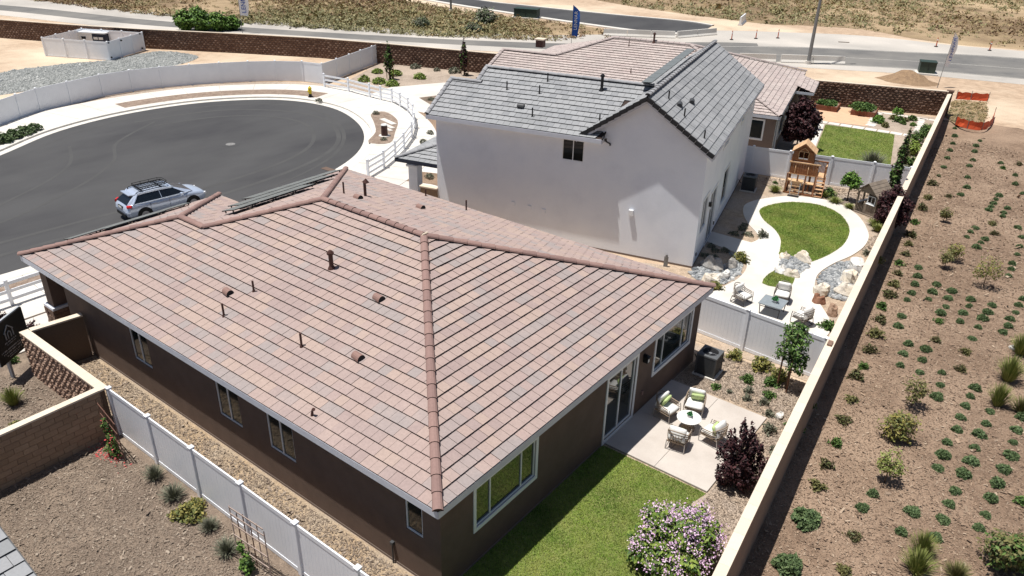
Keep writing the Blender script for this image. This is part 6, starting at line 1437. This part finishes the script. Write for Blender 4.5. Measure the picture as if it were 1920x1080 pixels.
# ================= PLANTS =================
ORD='nearest second third fourth fifth sixth seventh eighth ninth tenth eleventh twelfth thirteenth fourteenth fifteenth sixteenth seventeenth eighteenth nineteenth twentieth twenty-first twenty-second twenty-third twenty-fourth twenty-fifth twenty-sixth twenty-seventh twenty-eighth'.split()
def ordn(i): return ORD[i] if i<28 else 'last'

def variants(fn,k,*a,**kw): return [fn(*a,seed=100+7*i,**kw) for i in range(k)]
mv=[mound_mesh('shrub',.23,.23,1000,.036,'leaf_mound',s,ragged=.13,elong=2.6) for s in (1,2,3,4)]
mvd=[mound_mesh('shrub',.24,.30,260,.055,m,s,ragged=.32,stems=True,elong=2.4,hollow=.2) for s,m in ((11,'leaf_olive'),(12,'leaf_rust'),(13,'leaf_green'),(14,'leaf_rust'))]
def plant(name,me,x,y,s,label,cat,group=None,z=.012,rz=None,parts=None):
    return link(name,me,None,loc=(x,y,z),rz=random.uniform(0,6.28) if rz is None else rz,scale=(s*random.uniform(.9,1.1),s*random.uniform(.9,1.1),s*random.uniform(.85,1.15)),label=label,cat=cat,group=group)
MORE=[(9.9,29.0),(10.1,31.5),(9.3,36.5),(7.0,45.5),(8.3,42.0),(4.9,51.5),(7.2,48.3),(11.2,18.2),(11.3,20.1),(11.2,16.2),(11.3,14.6),(11.2,22.4),(11,25)]
RW={}
for (x,y) in MOUNDS+MORE: RW.setdefault(round((x-wallx(y))/.85),[]).append((x,y))
WR=['first','second','third','fourth','fifth','sixth','seventh','eighth','ninth','tenth','eleventh','twelfth']
for rk,key in enumerate(sorted(RW)):
    for i,(x,y) in enumerate(sorted(RW[key],key=lambda p:p[1])):
        X,Y,Z=drop(x,y); plant('shrub',random.choice(mv),X,Y,random.uniform(.62,.98),'round green shrub, %s %s, %s slope row out from the wall'%(ordn(i),'to the camera' if i==0 else 'from the near end',WR[min(rk,11)]),'shrub','small round green shrubs in rows on the mulch slope',z=Z)
LA=[drop(*p) for p in LARGE]
plant('shrub',mv[0],LA[0][0],LA[0][1],1.75,z=LA[0][2],label='widest bluish-green mounded shrub near the bottom of the mulch slope',cat='shrub')
plant('shrub',mv[2],LA[1][0],LA[1][1],1.75,z=LA[1][2],label='bright green mounded shrub at the bottom edge of the mulch slope, closest to the wall',cat='shrub')
DN=sorted([p for p in DARK if p[0]-wallx(p[1])<1.9],key=lambda p:p[1]); DF=sorted([p for p in DARK if p[0]-wallx(p[1])>=1.9],key=lambda p:p[1])
for grp_,lst in (('line beside the wall shadow',DN),('scattered ones farther from the wall',DF)):
    for i,(x,y) in enumerate(lst):
        X,Y,Z=drop(x,y); plant('twiggy_shrub',mvd[i%4],X,Y,random.uniform(.85,1.3) if lst is DN else .8,'ragged twiggy %s shrub, %s in the %s'%(('olive','brownish','green','brownish')[i%4],ordn(i) if i<20 else 'far one',grp_),'shrub','ragged shrubs among the mulch slope rows',z=Z)
def tree(name,label,loc,trunk,crown,cat='tree',group=None,stakes=None,extra=None,tm='trunk',rz=0):
    """trunk: list of (points, radii); crown: mesh"""
    t=thing(name,label,cat,loc,rz,group)
    mb=MB()
    for pts,r in trunk: mb.tube(pts,r,7)
    mb.build('trunk',[tm],t,smooth=True)
    link('crown',crown,t)
    if stakes:
        for (x,y,h) in stakes: mb=MB(); mb.tube([(x,y,0),(x,y,h)],.03,6); mb.build('stake',['stake'],t)
    return t
def limbs(h,rad,n,r0,seed,base=.0,spread=.6):
    R=random.Random(seed); out=[([(0,0,0),(R.uniform(-.05,.05),R.uniform(-.05,.05),h*.5),(0,0,h)],[r0,r0*.7,r0*.35])]
    for i in range(n):
        a=i*2.4+R.uniform(-.3,.3); z0_=h*R.uniform(.3,.8); q=rad*R.uniform(.5,1)*spread
        out.append(([(0,0,z0_),(math.cos(a)*q*.5,math.sin(a)*q*.5,z0_+.2*h),(math.cos(a)*q,math.sin(a)*q,min(h*1.05,z0_+.45*h))],[r0*.45,r0*.3,r0*.12]))
    return out
labs=['wispy small tree with sparse foliage high on the mulch slope','airy thin sapling behind the yellow-flowered one on the mulch slope','airy sapling with loose yellow-green foliage on the mulch slope','yellow-flowered sapling with a leaning crown on the upper mulch slope','thin olive sapling in the middle of the mulch slope casting a small shadow','yellow-flowered bushy sapling in the middle of the mulch slope','small bright green sapling with dark base on the lower mulch slope']
wm=['leaf_olive','leaf_olive','leaf_yellow','leaf_yellow','leaf_olive','leaf_yellow','leaf_grass']
for i,(x,y) in enumerate(WISP):
    x,y,zz_=drop(x,y)
    h=(.8,.9,.9,1.5,1.15,1.05,1.1)[i]; r=(.3,.35,.4,.55,.42,.55,.42)[i]
    bl=[(0,0,h*.75,r,r,h*.35),(r*.4,r*.3,h*.55,r*.7,r*.6,h*.25),(-r*.4,0,h*.6,r*.6,r*.6,h*.3)]
    if i==5: bl=[(0,0,h*.45,r,r,h*.45),(0,.1,h*.75,r*.8,r*.8,h*.3)]
    tree('sapling',labs[i],(x,y,zz_),limbs(h*.85,r,6,.022,i+3),crown_mesh('crown',bl,620 if i!=5 else 1500,.05,[wm[i],'leaf_yellow'],40+i,elong=2.4,fl=.12),rz=i)
gt=[tuft_mesh('grass_clump',.5,.85,420,.010,'leaf_grass',s) for s in (21,22)]+[tuft_mesh('grass_clump',.45,.55,360,.010,'leaf_olive',23)]
for i,(x,y,k,s,lab) in enumerate([(9.72,23.7,0,1.0,'pale feathery grass clump on the right of the mulch slope beside a white rock'),(9.64,21.2,1,1.25,'tallest feathery green grass clump at the right edge of the mulch slope'),(9.6,19.1,0,1.0,'feathery grass clump below the tallest one at the right edge'),(10.35,19.2,2,1.0,'dark feathery grass clump at the very right edge of the slope'),(9.2,8.9,1,.95,'yellow-green ornamental grass at the bottom of the mulch slope'),(9.15,9.75,0,.8,'bright green upright ornamental grass above the yellow-green one at the bottom'),(10.1,9.4,2,.9,'dark green ornamental grass at the bottom of the mulch slope')]): X,Y,Z=drop(x,y); plant('grass_clump',gt[k],X,Y,s*1.1,lab,'ornamental grass',z=Z)
b=crown_mesh('foliage',[(0,0,.55,.55,.5,.5),(.2,.3,.85,.4,.4,.35),(-.3,.1,.45,.4,.4,.35)],2600,.06,['leaf_olive','leaf_green'],61,elong=2,fl=.4)
X,Y,Z=drop(11.1,10.7); plant('bush',b,X,Y,1.15,z=Z,label='large loose olive bush at the lower right corner of the slope',cat='shrub')
boulder('small white rock beside the pale grass clump on the mulch slope',(9.5,24.8,-.38),(.38,.3,.15),'boulder_w',51)
# ---- back garden of the brown house
def deciduous(name,label,loc,h,r,m,n,s,seed,stakes=None,cat='tree',clear=.35,elong=1.6,fl=None,rz=0,r0=.04):
    R=random.Random(seed); bl=[]
    for i in range(9):
        a=i*2.4; q=r*R.uniform(.25,.6); f=R.uniform(0,1); z_=h*(clear+(1-clear)*(.2+.7*f)); k=r*R.uniform(.38,.6)*(1-.35*f)
        bl.append((math.cos(a)*q*(1-.4*f),math.sin(a)*q*(1-.4*f),z_,k,k,k*1.1))
    return tree(name,label,loc,limbs(h*.9,r,8,r0,seed),crown_mesh('crown',bl,n,s,m if isinstance(m,list) else [m],seed,elong=elong,fl=fl or 0),stakes=stakes,cat=cat,rz=rz)
deciduous('young_tree','young staked green tree in front of the vinyl fence near the perimeter wall',(3.25,15.2,.014),2.75,.72,['leaf_green','leaf_bright'],2600,.062,5,stakes=[(-.28,-.1,2.1),(.12,-.25,1.4)],clear=.30,elong=1.8,fl=.12)
bl=[(0,0,.7,.5,.45,.6),(-.4,.15,.9,.3,.3,.55),(.4,.1,1.0,.3,.3,.55),(0,.1,1.35,.34,.3,.55),(-.25,-.35,.5,.38,.3,.45),(.3,-.2,.55,.35,.35,.5)]
RR2=random.Random(6)
for i in range(17): a_=i*2.4; q_=.15+.045*i; bl.append((math.cos(a_)*q_,math.sin(a_)*q_*.85,1.95-.075*i+RR2.uniform(-.1,.15),.10,.10,.34))
tree('plum_bush','dense dark purple-leaved bush beside the concrete patio and the perimeter wall',(3.95,9.15,.014),limbs(1.9,.8,9,.03,8),crown_mesh('crown',bl,5200,.065,['leaf_plum'],71,elong=1.5),cat='shrub')
bl=[(0,0,.75,.85,.8,.7),(-.55,.3,.8,.6,.6,.55),(.5,.35,.85,.55,.6,.6),(0,.7,.9,.6,.5,.6),(-.35,-.5,.6,.65,.6,.55),(.4,-.55,.65,.6,.6,.55),(.1,.1,1.25,.55,.55,.45)]
lt=tree('lilac_bush','wide green bush covered in pink-purple blossom between the lawn and the perimeter wall',(3.95,5.0,.014),limbs(1.3,.9,9,.035,9),crown_mesh('crown',bl,11000,.075,['leaf_lilac','leaf_green'],81,elong=1.7,fl=.35),cat='flowering bush')
save=rng; rng=np.random.default_rng(5); C=[]
for k in range(210):
    bb=bl[rng.integers(0,7)]; d=rng.normal(0,1,3); d/=np.linalg.norm(d); d[2]=abs(d[2])*1.0
    c=np.array(bb[:3])+d*np.array(bb[3:])*1.04; nn=rng.integers(14,40); r_=rng.uniform(.045,.10)
    C.append(c+rng.normal(0,1,(nn,3))*np.array([r_,r_,r_*1.3]))
C=np.concatenate(C); Q=leafquads(C,.045,.4,1.1); fm=fast('blossom',Q,4,['petal'],rng.uniform(0,1,len(C))); rng=save
link('blossom',fm,lt,kind='stuff')
small=[mound_mesh('shrub',.22,.28,300,.05,'leaf_green',31,stems=True,elong=2.4,hollow=.2,ragged=.3),mound_mesh('shrub',.3,.42,420,.05,'leaf_yellow',32,stems=True,elong=2.6,hollow=.2,ragged=.3),mound_mesh('shrub',.15,.22,140,.04,'leaf_grey',33,stems=True,elong=2.4,hollow=.2,ragged=.3)]
pl_=[(0.95,15.95,1,1.0,'yellow-green shrub at the vinyl fence nearest the air conditioner'),(2.05,15.9,1,1.25,'largest yellow-green shrub at the vinyl fence, between the fence posts'),(2.85,15.6,1,1.05,'yellow-green shrub just left of the staked tree'),(1.95,14.75,0,1.0,'dark green shrub in the mulch left of centre beside the fence shrubs'),(2.75,15.1,0,1.1,'spreading dark green shrub left of the stakes'),(2.97,14.3,0,1.0,'green shrub just below the staked tree'),(3.0,13.75,2,1.2,'greyish tuft below the staked tree'),(2.3,14.1,2,1.2,'dry brownish tuft in the mulch towards the patio'),(2.45,13.6,2,1.0,'upper of two dry tufts nearest the patio corner'),(1.75,13.6,2,.7,'tiny dry tuft by the patio edge near the air conditioner'),(3.4,13.2,2,1.2,'pale tuft just beyond the patio corner'),(4.35,13.1,0,1.25,'dark green shrub against the perimeter wall above the purple bush'),(4.25,14.6,0,1.1,'green shrub against the perimeter wall near the vinyl fence end'),(3.75,12.3,2,1.6,'grey tuft at the far patio corner behind the purple bush'),(4.45,11.3,2,1.7,'pale green tuft between the purple bush and the wall'),(1.25,13.55,0,.8,'small green plant at the foot of the air conditioner pad')]
for (x,y,k,s,lab) in pl_: plant('shrub',small[k],x,y,s,lab,'shrub')
# ---- bare yard, left
lv=[tuft_mesh('shrub',.40,.46,330,.009,'leaf_grey',s) for s in (41,42,43)]; ly=mound_mesh('shrub',.38,.32,800,.05,'leaf_yellow',44,elong=2,ragged=.25)
for i,(x,y,me,s,lab) in enumerate([(-9.97,-1.95,lv[0],.95,'grey-green spiky shrub at the vinyl fence, closest to the vine trellis'),(-8.77,-2.05,lv[1],1.0,'second grey-green spiky shrub along the vinyl fence, left of the yellow-green one'),(-7.76,-2.12,ly,1.15,'low yellow-green shrub in the middle of the row at the vinyl fence'),(-6.85,-2.1,lv[2],.95,'grey-green spiky shrub just right of the yellow-green one at the fence'),(-5.75,-2.3,lv[0],1.05,'grey-green spiky shrub beside the freestanding trellis')]): plant('shrub',me,x,y,s,lab,'shrub')
def vine(name,label,x,y,h,w,fl,seed,n=520):
    bl=[(0,0,h*.2,w*.35,.16,h*.2),(.05,.0,h*.5,w*.22,.1,h*.25),(-.12,0,h*.8,w*.15,.08,h*.22)]
    tree(name,label,(x,y,.014),[([(0,0,0),(.05,0,h*.5),(-.1,0,h)],[.015,.01,.005])],crown_mesh('crown',bl,n,.06,['leaf_green','petal_red' if fl else 'leaf_bright'],seed,elong=1.6,fl=.2 if fl else .3),cat='climbing plant')
vine('climbing_vine','green climbing vine with red blossoms on the dark trellis in the corner',-11.9,-2.18,1.35,.9,True,91,1100)
vine('climbing_vine','young green vine at the foot of the freestanding trellis',-4.75,-2.35,.95,.6,False,92)
P=np.array([[-12.2,-2.25]])+rng.normal(0,1,(150,2))*np.array([.45,.14]); C=np.concatenate([P,np.full((150,1),.03)],1)
link('fallen_petals',fast('fallen_petals',leafquads(C,.06,2.0,1.1),4,['petal_red'],rng.uniform(0,1,150)),None,kind='stuff')
# bed with the sign
for (x,y,s,me,lab) in ((-17.1,-3.0,.9,gt[0],'small pale grass tuft in the mulch below the black sign'),(-15.6,-3.5,.7,small[1],'low yellowish plant near the split-face wall foot')): plant('grass_clump',me,x,y,s,lab,'plant',z=.05)
deciduous('plum_shrub','dark purple shrub between the sign and the porch column',(-20.4,-.75,.05),1.25,.5,['leaf_plum'],900,.07,14,cat='shrub',clear=.1,r0=.02)
deciduous('plum_shrub','smaller dark purple shrub further back beside the white rail fence',(-23.0,-1.0,.1),.9,.32,['leaf_plum'],400,.06,15,cat='shrub',clear=.1,r0=.02)
plant('shrub',small[0],-20.0,-1.9,1.2,'low green shrub behind the sign board','shrub',z=.05)
# ---- middle lot
deciduous('round_tree','small round bright green tree in front of the far vinyl fence',(-1.05,36.9,.014),2.0,.62,['leaf_bright','leaf_green'],2600,.085,16,clear=.35,fl=.2)
def conic(label,x,y,h,r,m,seed,n=3800,s=.10,base=.05):
    bl=[(0,0,h*(base+.04+(1-base)*f),r*(1-.8*f)*(.9+.2*((i*7)%3-1)),r*(1-.8*f),h*.12) for i,f in enumerate([j/9 for j in range(10)])]
    bl+=[(r*.5*math.cos(i*2.1)*(1-f),r*.5*math.sin(i*2.1)*(1-f),h*(.1+.8*f),r*.4*(1-.6*f),r*.4*(1-.6*f),h*.09) for i,f in enumerate([j/9 for j in range(9)])]
    return tree('columnar_tree',label,(x,y,.014),limbs(h*.9,r*.5,4,.05,seed),crown_mesh('crown',bl,n,s,m,seed,elong=1.7,fl=.3))
conic('tall narrow dark green tree rising above the far vinyl fence by the perimeter wall',1.2,37.2,3.9,.55,['leaf_green','leaf_plum'],101)
conic('narrow reddish-brown tree behind the far vinyl fence beside the lawn',.2,43.5,2.9,.38,['leaf_rust','leaf_olive'],102,2200)
bl=[(0,0,1.0,.9,.85,.9),(-.5,.1,1.3,.55,.5,.6),(.5,.2,1.25,.55,.5,.6),(0,-.4,.7,.75,.6,.6),(0,.1,1.8,.5,.5,.5),(-.4,-.3,.5,.6,.5,.5),(.45,-.2,.6,.6,.5,.5)]
tree('plum_tree','broad dark purple-leaved tree beside the little playhouse and the perimeter wall',(1.9,34.6,.014),limbs(1.9,.9,8,.05,22),crown_mesh('crown',[(x*.9,y*.9,z_,a_*.85,b_*.85,c_*.9) for (x,y,z_,a_,b_,c_) in bl],6500,.09,['leaf_plum'],103))
tree('plum_tree','big dark purple-leaved tree beside the taupe far house',(-7.2,45.4,.014),limbs(2.7,1.0,8,.06,23),crown_mesh('crown',[(x*1.1,y*1.1,z_*1.4+.5,a_*1.1,b_*1.1,c_*1.2) for (x,y,z_,a_,b_,c_) in bl],9500,.14,['leaf_plum'],104))
yt=[tuft_mesh('grass_clump',.42,.38,300,.012,'leaf_grass',s) for s in (51,52)]
for i,(x,y,k,s,lab) in enumerate([(-1.5,36.0,0,1.1,'grass clump at the path edge below the round bright tree'),(-.55,35.7,1,1.0,'grass clump at the path edge just left of the playhouse'),(1.35,33.9,0,1.2,'bright grass clump between the playhouse and the path'),(1.65,33.2,1,1.1,'grass clump under the dark purple tree at the path bend'),(-2.4,36.6,1,1.2,'grass clump right of the play tower base'),(-4.95,35.5,0,1.1,'grass clump left of the play tower at the path start'),(-2.15,37.3,0,.9,'small grass clump behind the play tower')]): plant('grass_clump',yt[k],x,y,s,lab,'ornamental grass')
for i,(x,y,k,s,lab) in enumerate([(-2.2,37.0,0,1.7,'dark green shrub right of the play tower'),(-5.5,37.0,0,.7,'tiny shrub at the fence left of the play tower'),(-2.85,28.2,2,1.8,'grey shrub at the sunlit tip of the gravel bed by the path'),(-2.55,24.6,1,1.2,'low yellow-green shrub where the slate bed meets the path'),(3.0,20.7,0,1.6,'dark shrub between the patio edge and the perimeter wall'),(2.75,28.9,1,1.0,'low yellowish shrub above the long white boulder'),(2.1,29.6,2,1.4,'pale low shrub beside the path near the perimeter wall'),(3.2,18.9,1,1.1,'loose shrub at the wall beyond the vinyl fence end'),(-2.2,21.0,1,1.0,'low ground shrub between the boulder and the armchair')]): plant('shrub',small[k],x,y,s,lab,'shrub')
sb=[mound_mesh('shrub',.3,.22,150,.07,'leaf_grey',s,ragged=.2) for s in (61,62)]
for i in range(18):
    x=-5.1+1.5*random.random()+ (i%3)*.35; y=27.6+i*.4
    if inpoly(np.array([[x,y]]),PATH)[0]: continue
    plant('shrub',random.choice(sb),x,y,random.uniform(.6,1),'low dark shrub in the shaded bed, %s from the near end along the white house'%ordn(i),'shrub','low shrubs in the shade of the white house')
for j,(x,y) in enumerate(((-4.0,24.9),(-3.7,24.1),(-4.1,24.0),(-3.6,25.2),(-4.4,25.3))): plant('shrub',random.choice(sb),x,y,.8,'low dark shrub in the shade by the grey boulders, %s from the house corner'%ordn(j),'shrub','low shrubs in the shade of the white house')
# ---- third lot plants
gl_=[mound_mesh('shrub',.35,.4,350,.08,m,s,ragged=.2) for m,s in (('leaf_green',71),('leaf_bright',72),('leaf_olive',73))]
for i,(x,y) in enumerate(Y3PLANTS): plant('shrub',gl_[i%3],x,y,(.8,1.4,1.1,1.2,1.3,.8,1.0,.7,.9,.7)[i],['yellow-green plant in the slab-edged garden bed, back left','yellowish plant in the slab-edged garden bed, front left','large green shrub left of centre in the slab-edged garden bed','green shrub in the middle of the slab-edged garden bed','dark green shrub against the rough wall behind the garden bed','green plant right of centre in the slab-edged garden bed','bright green plant at the back right of the garden bed','small plant at the right side of the garden bed','brownish low plant at the front of the garden bed','dark small plant at the front right of the garden bed'][i],'shrub')
bushes=[('leafy green shrub against the perimeter wall beside the lawn, nearest the vinyl fence',.35,45.3,1.0,'leaf_green'),('reddish-green shrub beside the lawn in front of the perimeter wall',-.45,47.2,.8,'leaf_rust'),('large yellow-green shrub between the lawn and the perimeter wall',-.35,49.6,.95,'leaf_lilac'),('tall leafy shrub at the perimeter wall beside the last garden slabs',-.7,52.4,.9,'leaf_green'),('dark green shrub at the perimeter wall near the slab-edged bed',-.75,55.6,.9,'leaf_green'),('round grey-green shrub at the wall near the fence end',.5,43.2,1.0,'leaf_grey')]
for i,(lab,x,y,s,m) in enumerate(bushes): plant('shrub',crown_mesh('shrub',[(0,0,.5,.5,.5,.5),(.2,.2,.8,.35,.35,.35),(-.25,-.2,.6,.35,.35,.35)],1300,.09,[m],120+i),x,y,s,lab,'shrub')
plant('ornamental_grass',tuft_mesh('ornamental_grass',1.1,1.3,700,.012,'leaf_grey',77),-1.7,44.2,1.0,'wispy pale grass plant overlapping the lower right of the far lawn','ornamental grass')
# ---- cul-de-sac side
ym=[mound_mesh('shrub',.62,.55,420,.11,'leaf_lilac',s,ragged=.12) for s in (81,82)]; yd=mound_mesh('shrub',.55,.55,320,.10,'leaf_grey',83,ragged=.2)
for i,(x,y) in enumerate(Y3SH): 
    k=i in(5,6,8,9); plant('shrub',yd if k else ym[i%2],x,y,(.9,.9,1.0,.95,.95,1.0,.6,.95,1.1,.6)[i],['round yellow-green shrub at the straight vinyl fence','yellow-green shrub nearest the rail fence corner, left of the pair','round yellow-green shrub in the middle by the rail fence','round yellow-green shrub at the edge of the white driveway','yellow-green shrub just behind the stakes of the left slim tree','grey shrub beneath the dark wall in the side bed','tiny dark shrub beneath the dark wall','yellow-green shrub between the two slim trees','grey shrub left of the right slim tree','small dark shrub beside the driveway patch'][i],'shrub')
for i,(x,y,h,lab) in enumerate([(-43.95,40.9,2.95,'slim dark green staked tree near the straight vinyl fence'),(-40.1,47.0,3.0,'slim dark staked tree in front of the dark wall beside the grey roof')]):
    t=conic(lab,x,y,h,.50,['leaf_green','leaf_plum'] if i==0 else ['leaf_plum','leaf_green'],130+i,900,.13,.40); t.name='slim_tree'
    for s in(-1,0,1): mb=MB(); mb.tube([(s*.45,.1,0),(s*.42,.1,1.9)],.035,6); mb.build('stake',['stake'],t)
db=[mound_mesh('shrub',.55,.7,420,.10,'leaf_mound',s,elong=2.6,ragged=.15) for s in (85,86)]
for i,(x,y) in enumerate(LBUSH): plant('shrub',db[i%2],x,y,(.85,1.0,.9,1.0)[i],['smallest spiky dark green shrub on the left street strip, furthest along','tallest spiky dark green shrub on the left street strip','dark green shrub on the left street strip, third from the far end','dark green shrub at the left picture edge on the street strip'][i],'shrub',z=.13)
for (x,y,s,lab) in ((-41.9,30.9,.5,'small dry shrub right of the yellow hydrant'),(-35.6,31.3,.5,'dry plant at the far tip of the planting island'),(-30.1,26.9,.45,'small green plant in front of the utility pedestal'),(-27.6,28.3,.5,'small green plant in the curved bed behind the rail fence'),(-28.7,30.2,.45,'dry plant in the curved bed behind the rail fence'),(-34.9,37.4,.55,'slim dark shrub on the driveway island'),(-22.2,23.2,.5,'dry plant in the bed beyond the porch column'),(-20.7,21.7,.45,'white-flowering plant in the bed beside the porch')): plant('shrub',yd,x,y,s,lab,'shrub',z=.13)
# white rocks along the strip beside the brown house
for i in range(16):
    y=5.4+i*.62+random.uniform(-.2,.2); boulder('white rock in the narrow street strip beside the solar roof, %s from the near end'%ordn(i),(-25.45+random.uniform(-.35,.35)+.02*i,y,.14),(random.uniform(.3,.75),random.uniform(.3,.5),.14),'boulder_w',200+i,rz=i,grp='white rocks in the street strip')
# wide green bush beyond the wall
bl=[(0,0,1.1,1.8,1.3,1.1),(-1.8,-.5,1.2,1.4,1.1,1.1),(1.9,.6,1.0,1.6,1.2,1.0),(3.2,1.3,.8,1.1,.9,.8),(-.7,.2,1.7,1.1,1,.9)]
tree('green_bush','wide bright green bush behind the dark roadside wall at the top left',(-79.0,44.0,0),limbs(1.8,1.6,8,.08,31),crown_mesh('crown',bl,9000,.20,['leaf_bright','leaf_green'],140,fl=.4),cat='bush',rz=.55)
# ---- scrub on the far plains
def scrub(name,poly,n,r,cols,seed,leaves=14,hh=.8,ls=.22):
    global rng
    save=rng; rng=np.random.default_rng(seed); P=scatter_pts(poly,n); n=len(P)
    den=np.sin(P[:,0]*.11+seed)+np.sin(P[:,1]*.17+P[:,0]*.05)+rng.normal(0,.7,n); P=P[den>-.9]; n=len(P)
    s=r*rng.lognormal(0,.35,n); ct=np.clip(.5+.25*np.sin(P[:,0]*.07+seed*2)+.2*np.sin(P[:,1]*.13+1)+rng.normal(0,.18,n),0,1)
    C=np.repeat(np.concatenate([P,np.zeros((n,1))],1),leaves,0); S=np.repeat(s,leaves)
    d=rng.normal(0,1,(len(C),3)); d/=np.linalg.norm(d,axis=1)[:,None]; d[:,2]=np.abs(d[:,2])*hh+.05
    C=C+d*S[:,None]*rng.uniform(.3,1,len(C))[:,None]
    Q=leafquads(C,S*ls,.5,1.9); tn=np.clip(np.repeat(ct,leaves)+rng.normal(0,.1,len(C)),0,1)
    me=fast(name,Q,4,cols,tn); rng=save
    return link(name,me,None,kind='stuff')
lf('scrub_leaf',[(.13,.075,.045),(.21,.135,.075),(.33,.24,.125),(.27,.24,.11),(.17,.165,.08),(.29,.265,.135)])
scrub('dry_scrub',smoothpoly(SCR1,4),15000,.5,['scrub_leaf'],3,20,.7)
scrub('dry_scrub',smoothpoly(SCR2,4),36000,.62,['scrub_leaf'],5,14,.7)
PK=[(-1.5,70.0),(.9,71.0),(1.8,66),(2.1,60.8),(.4,60.6),(-.9,62.8)]
sheet('dry_grass_pocket',PK,.008,'scrub_soil'); scrub('dry_grass',PK,450,.16,['leaf_dry'],7,22,.9)
for i,(x,y,s,lab) in enumerate([(-58.5,72.5,1.6,'grey-green bush alone on the dirt between the two roads'),(-62.5,64.5,1.0,'low grey bush on the dirt left of the blue flag'),(-55.5,66.5,1.0,'low grey bush near the dirt road left of the blue flag')]): plant('bush',crown_mesh('bush',[(0,0,.6,.9,.9,.7),(.5,.3,.4,.6,.6,.5),(-.5,-.2,.5,.6,.6,.5)],1500,.14,['leaf_grey','leaf_mound'],150+i,fl=.3),x,y,s,lab,'bush')
# ---- loose mulch and chips
def slopechips(poly,n,size):
    o=chips('mulch_chips',poly,n,size,'chips_m',0.0)
    me=o.data; k=len(me.vertices); co=np.empty(k*3,dtype=np.float32); me.vertices.foreach_get('co',co); co=co.reshape(-1,3)
    x=co[:,0]; y=co[:,1]; co[:,2]+=ZS+.012+.03*np.sin(x*1.3+y*.4)*np.sin(y*.9)+.004; me.vertices.foreach_set('co',co.reshape(-1)); me.update()
slopechips([(wallx(0)+.1,0),(13.2,0),(13.4,27),(wallx(27)+.1,27)],85000,.034)
slopechips([(wallx(27)+.1,27),(13.4,27),(9,60),(wallx(60)+.1,60)],45000,.05)
chips('yard_chips',[(-12.9,-1.75),(-2,-1.75),(-2,-7),(-12.9,-7)],60000,.027,'chips_y',.014)
chips('side_chips',[(-18,-1.3),(0,-1.3),(0,.2),(-18,.2)],26000,.030,'chips_y',.012)
chips('yard_chips',[(-.2,13.1),(3.5,13.1),(3.5,3.5),(wallx(3.5),3.5),(wallx(16),16),(-.2,16)],30000,.028,'chips_y',.016,holes=[LAWN1,[(-.35,8.1),(3.45,8.1),(3.45,13.0),(-.35,13.0)]])
chips('bed_chips',[(-20.5,-4),(-18.7,-1.8),(-13.3,-1.9),(-13.3,-6),(-20,-6)],12000,.035,'chips_y',.052)
chips('garden_chips',[(1.2,30),(1.9,33),(0,36),(-6,36.2),(-8,37.5),(1.6,39.8),(wallx(30),30)],6000,.055,'chips_y',.016,holes=[PATH])
